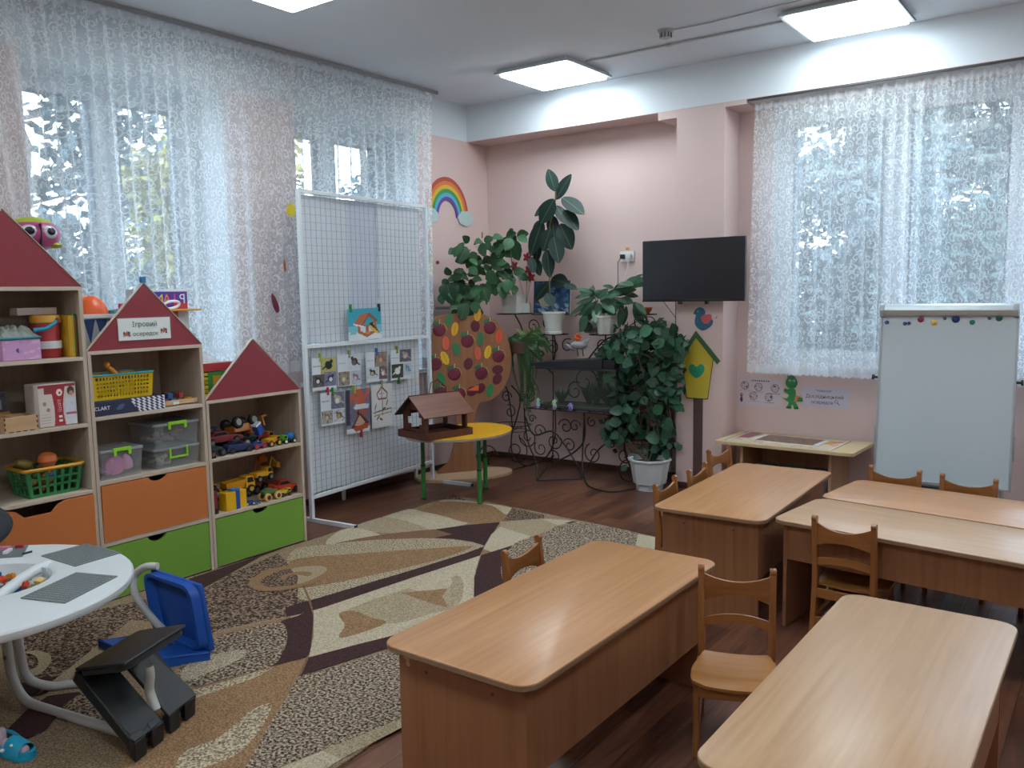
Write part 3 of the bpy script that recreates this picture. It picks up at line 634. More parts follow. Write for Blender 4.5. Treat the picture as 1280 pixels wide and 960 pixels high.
def textobj(name, body, size, m, parent=None, loc=(0, 0, 0), rot=(PI/2, 0, 0), ext=0.0006, align='CENTER', shear=0.0):
    cu = bpy.data.curves.new(name, 'FONT'); cu.body = body; cu.size = size; cu.extrude = ext; cu.align_x = align; cu.align_y = 'CENTER'; cu.resolution_u = 3; cu.shear = shear
    o = bpy.data.objects.new(name+'_tmp', cu); C.objects.link(o)
    dg = bpy.context.evaluated_depsgraph_get(); me = bpy.data.meshes.new_from_object(o.evaluated_get(dg)); C.objects.unlink(o); bpy.data.objects.remove(o)
    me.materials.clear(); me.materials.append(m)
    q = bpy.data.objects.new(name, me); C.objects.link(q); q.location = loc; q.rotation_euler = rot
    if parent is not None: q.parent = parent
    return q
INK = mat('#20242c', .6)
low = [c for c in C.objects if c.parent == ch5 and c.name.startswith('lower_rail')][0]
textobj('number_mark', '4 м', .034, INK, low, (-.065, -.1635, .094), (PI/2, 0, 0), .0004)
# ================================================================ SIDE TABLE BY THE BACK WALL
MAPLE = wood('#d8c49a', '#c4ac7e', 'x', 1.0, .4, name='pale maple laminate'); MAPLEZ = wood('#bf9c74', '#a98662', 'z', 1.0, .5, name='maple panel')
t = thing('side_table', 'low pale wooden table against the wall under the right window', 'table', (2.88, -.26, 0), -.03)
MB().prism(rr(.96, .50, .02, 3), .405, .43).build('table_top', MAPLE, t, bevel=.004)
for s in (-1, 1): MB().box(s*.31-.01, s*.31+.01, -.17, .22, 0, .405).build('side_panel', MAPLEZ, t, bevel=.001)
MB().box(-.30, .30, .19, .205, .0, .405).build('back_panel', MAPLEZ, t)
MB().box(-.30, .30, -.15, .19, .09, .105).build('shelf', MAPLEZ, t)
for k, (x, c, lab) in enumerate([(-.17, '#3d5a48', 'dark green storage tub under the side table'), (.02, '#3a4a44', 'dark grey green tub in the middle under the side table'), (.19, '#8d8aa6', 'pale violet tub at the right under the side table')]):
    b = thing('storage_tub', lab, 'box', (2.88+x, -.31, .106), 0, 'tubs under the side table')
    MB().lathe([(.070, 0), (.078, .13), (.074, .13), (.066, .006), (0.001, .006)], 20, cap=False).build('tub', mat(c, .4), b, smooth=True)
    MB().lathe([(.081, .128), (.083, .145), (.07, .15), (.001, .15)], 20, cap=False).build('lid', mat('#5f7f66' if k == 0 else '#59625f', .4), b, smooth=True)
def poster_a(U, V):
    im = fill(U.shape, '#cfc0a4'); n = nz(U, V, 9, 3); n2 = nz(U, V, 14, 5)
    im[n > .35] = hexc('#b97d54'); im[n2 > .55] = hexc('#d3a066'); im[n < -.6] = hexc('#a85a4a'); im[(n2 < -.7)] = hexc('#e3d5ba')
    im[((U-.87)/.06)**2+((V-.62)/.13)**2 < 1] = hexc('#d98b3e')
    e = (U < .012) | (U > .988) | (V < .02) | (V > .98); im[(U < .03) | (U > .97) | (V < .05) | (V > .95)] = hexc('#d8cfc0'); im[e] = hexc('#5a2230')
    im[(U < .16) & (U > .03) & (V > .4)] = hexc('#8f5560'); return im
def poster_b(U, V):
    im = fill(U.shape, '#5d4a40'); n = nz(U, V, 16, 7); n2 = nz(U, V, 22, 9)
    im[n > .3] = hexc('#8a5242'); im[n2 > .5] = hexc('#b9903f'); im[n < -.5] = hexc('#46503c'); im[n2 < -.7] = hexc('#9a8a74')
    im[(U < .07) | (U > .93)] = hexc('#d5dad8'); im[(V < .03) | (V > .98)] = hexc('#8a8a85'); return im
o = sheet('poster', .76, .44, 90, 50, poster_a, None, .35, .002, 'xy'); o.location = (2.83, -.49, .430); o.rotation_euler = (0, 0, -.04)
tag(o, 'colourful red-edged picture sheet lying on the side table, partly covered', 'poster')
o = sheet('poster', .48, .26, 80, 45, poster_b, None, .3, .006, 'xy'); o.location = (2.85, -.40, .4328); o.rotation_euler = (0, 0, -.07)
tag(o, 'dark picture with white end strips lying on top of the sheet on the side table', 'poster')
# ================================================================ WHITEBOARD (FLIPCHART)
ALU = mat('#b9c2c6', .35, .5, var=.02); WB = mat('#c8d6dd', .22, var=.015, scale=2); BLK = mat('#1d1f22', .5)
t = thing('whiteboard', 'white magnetic flipchart board on a stand at the right window', 'whiteboard', (3.905, -.80, 0), 0)
tl = math.radians(4.5)  # board leans back
def lean(mb): return mb.at(0, 0, .36, rx=-tl)
lean(MB()).box(-.352, .352, -.004, .004, 0, 1.0).build('board', WB, t, bevel=.001)
fr = lean(MB()); fr.box(-.362, -.350, -.010, .012, -.01, 1.0).box(.350, .362, -.010, .012, -.01, 1.0).box(-.362, .362, -.010, .012, -.014, 0); fr.build('frame', ALU, t, bevel=.002)
fr = lean(MB()); fr.prism([(-.006, .965), (-.035, .972), (-.048, 1.0), (-.042, 1.028), (-.012, 1.04), (.012, 1.035), (.012, .965)], -.335, .335, 'x'); cl = fr.build('clamp_bar', ALU, t, bevel=.002)
for s in (-1, 1):
    lean(MB()).prism([(-.006, .958), (-.040, .966), (-.053, 1.0), (-.045, 1.035), (-.012, 1.047), (.014, 1.04), (.014, .978)], min(s*.335, s*.36), max(s*.335, s*.36), 'x').build('end_cap', mat('#a9b2b6', .4), t, bevel=.004)
    k = lean(MB()); k.cylx(min(s*.362, s*.385), max(s*.362, s*.385), .002, .60, .008, 10).cylx(min(s*.385, s*.395), max(s*.385, s*.395), .002, .60, .016, 12); k.build('paper_hook', BLK, t)
    MB().tube([(s*.366, .02, .66), (s*.366, .02, .55), (s*.366, .03, .52)], .005).build('side_arm', ALU, t)
    MB().tube([(s*.29, .045, .8), (s*.33, .02, .012)], .012, 8).build('leg', ALU, t)
    MB().ball(s*.33, .02, .014, .014, 10, 6).build('foot_cap', BLK, t)
MB().tube([(0, .13, 1.1), (0, .45, .012)], .012, 8).build('rear_leg', ALU, t)
lean(MB()).box(-.30, .30, -.07, -.008, -.03, -.018).build('pen_tray', BLK, t, bevel=.003)
MB().box(-.27, .27, -.01, .03, .20, .332).build('lower_plate', mat('#c2ccd2', .4), t, bevel=.002)
MAG = [(-.325, .955, .011, '#2f5d9e', 'blue magnet at the top left corner of the whiteboard'), (-.225, .948, .010, '#3c5f90', 'left one of two touching small blue magnets'), (-.203, .950, .009, '#33557f', 'right one of two touching small blue magnets'),
       (-.140, .972, .015, '#8c2f3f', 'dark red magnet on the whiteboard'), (-.068, .955, .015, '#e0b83c', 'yellow magnet on the whiteboard'), (-.012, .978, .008, '#5b5560', 'tiny grey magnet left of the large blue one'),
       (.045, .975, .019, '#1f3f7c', 'largest, dark blue magnet on the whiteboard'), (.130, .958, .013, '#1f7d54', 'green magnet right of the large blue one'), (.215, .980, .008, '#46525f', 'tiny grey magnet left of the last green one'), (.262, .980, .015, '#236b52', 'dark green magnet near the right corner of the whiteboard')]
for x, z, r, c, lab in MAG:
    z -= .024; r *= 1.12
    y = -.80-.0045+(z)*math.sin(tl)*1.0; zz_ = .36+z*math.cos(tl)
    o = MB().lathe([(r, 0), (r, .005), (r*.8, .008), (.0005, .009)], 16, cap=False).build('magnet', mat(c, .35), smooth=True)
    o.location = (3.905+x, y, zz_); o.rotation_euler = (PI/2-tl, 0, 0); tag(o, lab, 'magnet', 'magnets along the top of the whiteboard')
# ================================================================ TV, SOCKET
t = thing('television', 'black flat television on a bracket on the pink pillar', 'television', (2.178, -.42, 1.42), 0)
SCR = mat('#1b2026', .25, spec=.6, var=.02)
MB().box(-.398, .398, 0, .035, 0, .452).build('case', mat('#17191d', .45), t, bevel=.006)
MB().box(-.392, .392, -.002, 0, .018, .446).build('screen', SCR, t)
MB().box(-.398, .398, -.004, .0, 0, .014).build('lower_trim', mat('#0e1014', .3), t, bevel=.001)
MB().box(-.12, .12, .035, .06, .1, .36).build('rear_housing', BLK, t, bevel=.005); MB().box(-.10, .10, .06, .139, .17, .27).build('bracket', mat('#3a3d40', .4, .6), t)
for x in (-.1, .11): MB().box(x-.012, x+.012, .005, .03, -.02, 0).build('bracket_hook', BLK, t)
for i, (pts, lab) in enumerate([([(1.93, -.37, 1.42), (1.935, -.1, 1.25), (1.93, -.03, 1.17)], 'short black cable with a plug dangling left below the television'), ([(2.03, -.37, 1.42), (2.0, -.31, 1.2), (1.985, -.3, 1.0), (1.98, -.295, .7), (1.97, -.3, .3), (1.965, -.31, .06)], 'long black cable running down the pillar edge below the television')]):
    t2 = thing('cable', lab, 'cable', (0, 0, 0)); MB().tube(pts, .003, 5).build('wire', BLK, t2)
    if i == 0: MB().tube([(1.93, -.03, 1.17), (1.93, -.03, 1.13)], [.006, .010], 8).build('plug', BLK, t2)
t = thing('wall_socket', 'white double wall socket with a black plug above the plants', 'socket', (1.43, 0, 1.74))
MB().box(-.065, .065, -.012, 0, 0, .085).build('plate', mat('#e6e6e2', .4), t, bevel=.004)
for x in (-.03, .032): MB().cyly(-.014, -.011, x, .042, .022, 16).build('outlet', mat('#c9c9c5', .4), t)
MB().box(-.018, .014, -.002, 0, .095, .115).build('sticker', mat('#c98a3c', .5), t)
o = MB().box(1.385, 1.412, -.05, -.0145, 1.765, 1.80).tube([(1.4, -.045, 1.78), (1.365, -.05, 1.74), (1.355, -.03, 1.6), (1.36, -.05, 1.45)], .003, 5).build('power_plug', BLK); tag(o, 'black power plug and cord in the left outlet', 'plug')
o = MB().box(1.44, 1.475, -.045, -.0145, 1.768, 1.797).tube([(1.46, -.04, 1.77), (1.45, -.05, 1.68), (1.40, -.06, 1.52), (1.37, -.08, 1.45)], .0022, 5).build('charger_plug', mat('#d5d5d2', .4)); tag(o, 'white adapter plug in the right outlet', 'plug')
# ================================================================ HOUSE-SHAPED SHELVES
ASH = wood('#c6b6a4', '#b3a18e', 'z', 1.0, .45, name='ash laminate'); ASHY = wood('#cbbcaa', '#b7a693', 'y', 1.0, .45, name='ash laminate across')
ROOF = mat('#8c2f38', .5, var=.04, scale=4); ORG = mat('#c8743c', .5, var=.03, scale=4); GRN = mat('#73a03a', .5, var=.03, scale=4); DRK = mat('#1c1714', .9)
XF = 0.71; XB = 0.31; PT = 0.018
def shelf_unit(label, y0, y1, ztop, boards, apex, drawers):
    t = thing('toy_shelf', label, 'shelf', (0, 0, 0), 0, 'house-shaped toy shelves')
    for a, b in ((y0, y0+PT), (y1-PT, y1)): MB().box(XB, XF, a, b, 0, ztop).build('side_panel', ASH, t, bevel=.001)
    MB().box(XB, XF, y0, y1, ztop, ztop+PT).build('top_board', ASHY, t, bevel=.001)
    MB().box(XB, XB+.004, y0+PT, y1-PT, 0.02, ztop).build('back_panel', ASH, t)
    for z in boards: MB().box(XB+.004, XF-.001, y0+PT, y1-PT, z-PT, z).build('shelf_board', ASHY, t, bevel=.001)
    MB().box(XB+.05, XF-.02, y0+PT, y1-PT, 0.0, .015).build('plinth', ASHY, t)
    ym = (y0+y1)/2
    MB().prism([(y0+.004, ztop+PT), (y1-.004, ztop+PT), (ym, apex)], XF-.018, XF-.002, 'x').build('gable', ROOF, t)
    g = MB()
    for (a, b) in (((y0, ztop+PT), (ym, apex+.008)), ((y1, ztop+PT), (ym, apex+.008))):
        dy, dz = b[0]-a[0], b[1]-a[1]; l = math.hypot(dy, dz); n = (-dz/l*.004, dy/l*.004)
        if n[1] < 0: n = (-n[0], -n[1])
        g.at().prism([a, b, (b[0]+n[0], b[1]+n[1]), (a[0]+n[0], a[1]+n[1])], XF-.02, XF, 'x')
    g.build('gable_edging', ASHY, t)
    for (z0, z1, m, notch, tilt, out) in drawers:
        d = MB(); a0, a1 = y0+PT+.003, y1-PT-.003; pts = [(a0, z0), (a1, z0), (a1, z1)]
        c, hw, dp, kind = notch
        if kind == 'arc': pts += [(c+hw*math.cos(q), z1-dp*math.sin(q)) for q in [PI*k/10 for k in range(0, 11)]]
        else: pts += [(c+hw, z1), (c+hw-.035, z1-.012), (c+hw-.07, z1-dp), (c-hw+.07, z1-dp), (c-hw+.035, z1-.012), (c-hw, z1)]
        pts.append((a0, z1)); d.M = Matrix.Translation((out, 0, 0)) @ Matrix.Translation((XF-.02, 0, z0)) @ Matrix.Rotation(tilt, 4, 'Y') @ Matrix.Translation((-(XF-.02), 0, -z0))
        d.prism(pts, XF-.018, XF-.002, 'x'); dr = d.build('drawer', m, t)
        b = MB(); b.M = d.M.copy(); b.box(XF-.34, XF-.018, a0+.006, a0+.016, z0+.01, z1-.05).box(XF-.34, XF-.018, a1-.016, a1-.006, z0+.01, z1-.05).box(XF-.34, XF-.018, a0+.016, a1-.016, z0+.01, z0+.016)
        b.build('drawer_box', ASH, dr)
        e = MB(); e.M = d.M.copy(); e.box(XF-.019, XF-.001, a0, a1, z0-.001, z0); e.build('edging', ASHY, dr)
    return t
RY0, RY1, MY0, MY1, LY0, LY1 = -3.470, -2.815, -4.100, -3.473, -4.76, -4.103
shelf_unit('lowest house-shaped shelf full of toy cars with one green drawer', RY0, RY1, .928, [.62, .302], 1.262, [(.012, .280, GRN, (-3.15, .05, .028, 'arc'), 0, 0)])
shelf_unit('middle house-shaped shelf with a paper sign on its red gable', MY0, MY1, 1.240, [.934, .612, .300], 1.580, [(.305, .590, ORG, (-3.78, .05, .024, 'arc'), .035, .0), (.012, .278, GRN, (-3.80, .05, .03, 'arc'), 0, 0)])
shelf_unit('tallest house-shaped shelf at the left edge with an orange drawer pulled out', LY0, LY1, 1.552, [1.235, .912, .584], 1.905, [(.30, .562, ORG, (-4.385, .13, .045, 'trap'), .02, .012), (.012, .278, GRN, (-4.43, .05, .03, 'arc'), 0, 0)])
# paper sign on the middle gable
def sign_pic(U, V):
    im = fill(U.shape, '#dfe3e0')
    for cx, cy, sd in ((.15, .28, 1), (.86, .36, 2)):
        for (dx, dy, r, c) in ((-.04, .05, .035, '#6b3a3a'), (.045, .06, .035, '#4d4a4a'), (0, 0, .045, '#a3604a'), (-.045, -.06, .03, '#b08a4a'), (.05, -.05, .035, '#8c3f44'), (.01, .11, .025, '#c9746a')):
            m_ = ((U-cx-dx)/.75)**2+((V-cy-dy)*.5)**2 < r*r*.8; im[m_] = hexc(c)
    e = (U < .012) | (U > .988) | (V < .03) | (V > .97); im[e] = hexc('#c4c9c6'); return im
sg = sheet('paper_sign', .285, .112, 100, 40, sign_pic, None, .5, .0012); sg.location = (XF+.001, -3.797, 1.300); sg.rotation_euler = (0, 0, PI/2)
tag(sg, 'white paper sign with two green words on the middle red gable', 'sign')
SGN = mat('#4d6f62', .6)
textobj('lettering', 'Ігровий', .036, SGN, sg, (0, -.0024, .078), (PI/2, 0, 0), .0003); textobj('lettering', 'осередок', .030, SGN, sg, (.003, -.0024, .030), (PI/2, 0, 0), .0003)
# ================================================================ TOYS
def P(name, label, cat, x, y, z, rz=0, group=None, rx=0, ry=0): return thing(name, label, cat, (x, y, z), rz, group, rx, ry)
PL = lambda c, r=.35: mat(c, r, var=.03)
RUB = mat('#1b1c1e', .8)
def wheel(par, x, y, z, r, w, hub='#c9c9c9', tyre=None):
    """axis along local y"""
    a = MB(); a.at(x, y, z, rx=PI/2).lathe([(r*.55, -w/2), (r*.93, -w/2), (r, -w/2+.15*w), (r, w/2-.15*w), (r*.93, w/2), (r*.55, w/2)], 18)
    o = a.build('wheel', tyre or RUB, par, smooth=True)
    b = MB(); b.at(x, y, z, rx=PI/2).lathe([(r*.30, -w/2-.001), (r*.56, -w/2-.0015), (r*.56, w/2+.0015), (r*.30, w/2+.001)], 12); b.build('hub', PL(hub), o)
    return o
def vehicle(label, x, y, z, rz, L_, W_, body, cab, kind='car', hub='#d8d8d0', tyre=None, wr=None, rx=0, ry=0, bed=None, cat='toy vehicle'):
    """length along local x (forward), sits on wheels at z=0"""
    t = P('toy_'+{'car': 'car', 'racer': 'racing_car', 'dumper': 'dump_truck', 'tractor': 'tractor', 'loader': 'wheel_loader', 'mixer': 'concrete_mixer', 'excavator': 'excavator', 'monster': 'monster_truck', 'truck': 'truck'}[kind], label, cat, x, y, z, rz, 'toy vehicles on the low shelf', rx, ry)
    wr = wr or L_*.12; h0 = wr*.8
    B = PL(body); Cb = PL(cab); G = mat('#20262c', .15)
    hl, hw = L_/2, W_/2
    if kind in ('car', 'racer'):
        hh = L_*.16 if kind == 'car' else L_*.11
        MB().prism([(-hl, h0), (hl, h0), (hl, h0+hh*.6), (hl*.9, h0+hh), (hl*.4, h0+hh*1.25), (-hl*.85, h0+hh*1.3), (-hl, h0+hh*.9)], -hw, hw, 'y').build('body', B, t, bevel=L_*.02)
        c = MB().prism([(-hl*.62, h0+hh*1.25), (hl*.38, h0+hh*1.25), (hl*.12, h0+hh*2.1), (-hl*.42, h0+hh*2.1)], -hw*.8, hw*.8, 'y').build('cabin', Cb, t, bevel=L_*.012)
        MB().prism([(-hl*.52, h0+hh*1.35), (hl*.26, h0+hh*1.35), (hl*.09, h0+hh*1.95), (-hl*.38, h0+hh*1.95)], -hw*.82, hw*.82, 'y').build('side_window', G, c)
    elif kind == 'tractor':
        MB().box(-hl*.1, hl, -hw*.45, hw*.45, h0, h0+L_*.28).build('bonnet', B, t, bevel=.004)
        MB().box(-hl*.8, -hl*.05, -hw*.55, hw*.55, h0, h0+L_*.3).build('body', B, t, bevel=.004)
        cb = MB(); [cb.box(a-.003, a+.003, b-.003, b+.003, h0+L_*.3, h0+L_*.62) for a in (-hl*.75, -hl*.1) for b in (-hw*.5, hw*.5)]; cb.box(-hl*.85, 0, -hw*.6, hw*.6, h0+L_*.62, h0+L_*.68); cb.build('cab', Cb, t)
    elif kind == 'monster':
        MB().box(-hl*.8, hl*.8, -hw*.4, hw*.4, h0+wr*.5, h0+wr*.9).build('chassis', mat('#3b3f3c', .5), t)
        MB().prism([(-hl*.9, h0+wr), (hl*.9, h0+wr), (hl*.85, h0+wr*1.5), (hl*.3, h0+wr*1.6), (hl*.05, h0+wr*2.2), (-hl*.5, h0+wr*2.2), (-hl*.9, h0+wr*1.6)], -hw*.5, hw*.5, 'y').build('body', B, t, bevel=.002)
    else:
        MB().box(-hl, hl*.95, -hw*.5, hw*.5, h0*.9, h0+L_*.08).build('chassis', mat('#33373b', .5), t, bevel=.002)
        c0, c1 = hl*.30, hl*.92
        cb = MB().prism([(c0, h0+L_*.06), (c1, h0+L_*.06), (c1, h0+L_*.22), (c1-L_*.06, h0+L_*.42), (c0, h0+L_*.42)], -hw*.85, hw*.85, 'y').build('cab', Cb, t, bevel=L_*.015)
        MB().prism([(c0+L_*.05, h0+L_*.22), (c1-L_*.03, h0+L_*.22), (c1-L_*.08, h0+L_*.38), (c0+L_*.05, h0+L_*.38)], -hw*.87, hw*.87, 'y').build('cab_window', G, cb)
        if kind in ('dumper', 'truck'):
            q = h0+L_*.09
            MB().add([(-hl, -hw, q+L_*.05), (-hl*.85, -hw*.8, q), (c0-.01, -hw*.8, q), (c0-.004, -hw, q+L_*.26), (-hl*1.05, -hw, q+L_*.22),
                      (-hl, hw, q+L_*.05), (-hl*.85, hw*.8, q), (c0-.01, hw*.8, q), (c0-.004, hw, q+L_*.26), (-hl*1.05, hw, q+L_*.22)],
                     [(0, 1, 2, 3, 4), (9, 8, 7, 6, 5), (0, 5, 6, 1), (1, 6, 7, 2), (2, 7, 8, 3), (4, 9, 5, 0), (3, 8, 9, 4)]).build('tipper', PL(bed or body), t, bevel=L_*.01)
        if kind == 'mixer':
            m_ = MB(); m_.at(-hl*.35, 0, h0+L_*.30, ry=math.radians(-20)).ball(0, 0, 0, L_*.26, 14, 10, 1.25, 1, 1); m_.build('drum', PL(bed), t, smooth=True)
        if kind == 'excavator':
            MB().box(-hl*.9, c0, -hw*.9, hw*.9, h0+L_*.09, h0+L_*.28).build('engine_housing', B, t, bevel=L_*.02)
            MB().tube([(c1, 0, h0+L_*.3), (hl*1.25, 0, h0+L_*.75), (hl*1.7, 0, h0+L_*.5)], L_*.035, 6).build('boom', B, t)
            MB().prism([(hl*1.6, h0+L_*.5), (hl*1.9, h0+L_*.5), (hl*1.95, h0+L_*.25), (hl*1.55, h0+L_*.3)], -hw*.5, hw*.5, 'y').build('bucket', B, t, bevel=.002)
        if kind == 'loader':
            MB().box(-hl*.9, c0, -hw*.8, hw*.8, h0+L_*.09, h0+L_*.32).build('engine_housing', B, t, bevel=L_*.03)
            for s in (-1, 1): MB().tube([(c0, s*hw*.5, h0+L_*.3), (hl*1.15, s*hw*.5, h0+L_*.32), (hl*1.35, s*hw*.5, h0+L_*.1)], L_*.03, 6).build('lift_arm', B, t)
            MB().prism([(hl*1.25, h0-L_*.03), (hl*1.6, h0-L_*.05), (hl*1.65, h0), (hl*1.35, h0+.03*L_), (hl*1.38, h0+L_*.28), (hl*1.25, h0+L_*.25)], -hw*1.1, hw*1.1, 'y').build('bucket', B, t, bevel=.002)
    xs = (-hl*.62, hl*.62)
    for i, xx in enumerate(xs):
        for s in (-1, 1):
            r = wr*(1.0 if not (kind == 'tractor' and i == 1) else .7)
            wheel(t, xx, s*(hw*.9 if kind != 'monster' else hw*.8), r, r, W_*.22, hub, tyre)
    return t
XS = .60   # toys stand near the shelf fronts
zu, zl = .6205, .3025
V = vehicle
V('overturned orange toy truck, wheels up, resting on the car heap', .53, -3.14, zu+.185, PI/2+.15, .20, .11, '#b5702c', '#b5702c', 'loader', '#8e8a7c', wr=.036, rx=PI-.25)
V('long red racing car lying on the upper shelf of toy cars', .55, -3.285, zu+.045, PI/2, .26, .09, '#8c3238', '#7c2a30', 'racer', '#6d6d6d', wr=.022)
V('glossy dark blue toy sports car at the front of the upper shelf', .645, -3.235, zu, PI/2-.1, .17, .07, '#27335c', '#1d2748', 'car', '#30363f', wr=.018)
V('small violet and blue toy tractor with red wheels', .655, -3.10, zu, PI/2, .085, .05, '#4a4790', '#2d4d9a', 'car', '#a34044', PL('#8f3238'), wr=.017)
V('yellow toy loader with black and yellow wheels at the front of the upper shelf', .655, -3.005, zu, PI/2+.15, .105, .06, '#e0a41c', '#e3a922', 'dumper', '#e3b62f', wr=.019, bed='#dfa01e')
V('bright green toy mixer with a blue drum on the upper shelf', .655, -2.885, zu, -PI/2-.1, .095, .055, '#6cc23a', '#69c13a', 'mixer', '#f0f0e8', wr=.015, bed='#1f6db3')
V('dark green toy buggy in the left corner of the upper shelf', .655, -3.40, zu, PI/2+.2, .12, .07, '#2c3a33', '#30403a', 'monster', '#4a5550', wr=.022)
V('small dark red toy car at the left end of the upper shelf', .675, -3.437, zu, PI-.15, .06, .035, '#7b2d35', '#5b2229', 'car', '#8a8a86', wr=.011)
V('blue toy tractor behind the red racing car', .46, -3.245, zu+.0, PI/2-.4, .16, .09, '#2455a4', '#2455a4', 'tractor', '#3a63a8', wr=.034)
V('dark green toy tractor with a white hub behind the violet one', .53, -3.085, zu, PI/2+.1, .12, .08, '#21463a', '#213f52', 'tractor', '#cfd0b8', wr=.03)
V('red and yellow toy truck behind the yellow loader', .52, -2.96, zu, PI/2, .12, .07, '#a8382c', '#c98a2b', 'dumper', '#c6a23b', wr=.02, bed='#b33b2c')
t = P('toy_box_trailer', 'tilted blue toy box with a white end on the upper shelf', 'toy', .60, -3.045, zu+.075, .2, None, .45, 0)
MB().box(-.02, .02, -.022, .022, 0, .062).build('body', PL('#2458b8'), t, bevel=.003); MB().box(-.021, .021, -.023, .023, .062, .075).build('end', PL('#dfe6ee'), t, bevel=.002)
o = MB().prism([(-3.32, zu), (-2.98, zu), (-2.98, zu+.06), (-3.22, zu+.085), (-3.32, zu+.05)], .36, .42, 'x').build('toy_ramp', PL('#5a6472'), bevel=.006); tag(o, 'grey blue toy ramp at the back of the upper car shelf', 'toy')
# lower shelf
V('big wheeled orange toy loader leaning in the left corner of the lower shelf', .53, -3.36, zl+.02, -PI/2+.3, .18, .12, '#cf8a1e', '#c98420', 'loader', '#c8cdd0', wr=.048, ry=-.35)
t = P('toy_cylinder', 'dark red toy tank standing at the left end of the lower shelf', 'toy', .665, -3.425, zl)
MB().cylz(0, 0, 0, .125, .021, 16).build('body', PL('#7a2733'), t, smooth=True, bevel=.004); MB().cylz(0, 0, -.0, .03, .0235, 16).build('base', mat('#2a1c24', .5), t)
t = P('toy_box', 'yellow toy box with a blue stripe at the front of the lower shelf', 'toy', .655, -3.295, zl, .05)
MB().box(-.035, .035, -.072, .072, 0, .105).build('body', PL('#e2ae18'), t, bevel=.004); MB().box(-.037, .037, -.004, .024, -.0, .108).build('stripe', PL('#1c4f9e'), t, bevel=.001); MB().box(-.012, .03, -.02, .03, .108, .118).build('catch', PL('#2c7cc9'), t, bevel=.002)
V('small blue toy car beside the yellow box', .672, -3.195, zl, PI/2-.3, .06, .036, '#27509a', '#2d4f93', 'car', '#b8c2ce', wr=.012)
V('tiny pale blue toy car on the lower shelf front edge', .685, -3.155, zl, PI/2+.4, .042, .026, '#4c7fb4', '#3a6aa3', 'car', '#c8c9b5', wr=.008)
V('yellow toy truck with a roofed cab in the middle of the lower shelf', .585, -3.20, zl+.06, PI/2-.1, .19, .08, '#dda321', '#dda321', 'dumper', '#d0a232', wr=.024, bed='#d99a1c')
V('yellow toy excavator on top of the heap on the lower shelf', .56, -3.02, zl+.10, PI/2+.15, .15, .07, '#dfa722', '#e2ab26', 'excavator', '#8c8c86', wr=.02)
V('small monster truck with fat yellow wheels on the lower shelf', .665, -3.045, zl, PI/2+.05, .12, .075, '#4f6a3a', '#4f6a3a', 'monster', '#4b2a30', PL('#dfb566'), wr=.024)
V('small yellow toy flatbed by the monster truck', .66, -2.935, zl, PI/2, .085, .045, '#dcb43a', '#dcb43a', 'truck', '#3b3d3e', wr=.013)
V('red toy fire car at the right end of the lower shelf', .60, -2.885, zl+.005, PI/2-.2, .19, .085, '#c23c26', '#b93822', 'car', '#2f2b2b', wr=.02)
V('dark red toy car half hidden at the back of the lower shelf', .45, -3.12, zl+.0, PI/2, .16, .09, '#6c3a35', '#54302c', 'dumper', '#57534f', wr=.03, bed='#6f4236')
V('small orange toy digger at the back of the lower shelf', .45, -2.98, zl+.0, PI/2+.3, .12, .07, '#c9682a', '#c9682a', 'loader', '#57534f', wr=.03)
t = P('toy_crane', 'orange toy crane grab rising behind the yellow excavator', 'toy', .47, -2.965, zl+.118)
MB().tube([(0, -.04, 0), (0, -.02, .07), (0, .03, .095)], .008, 6).build('arm', PL('#c9702a'), t); MB().prism([(.0, .07), (.045, .075), (.05, .1), (.02, .125), (-.005, .11)], -.02, .02, 'x').build('grab', PL('#c9702a'), t, bevel=.003)
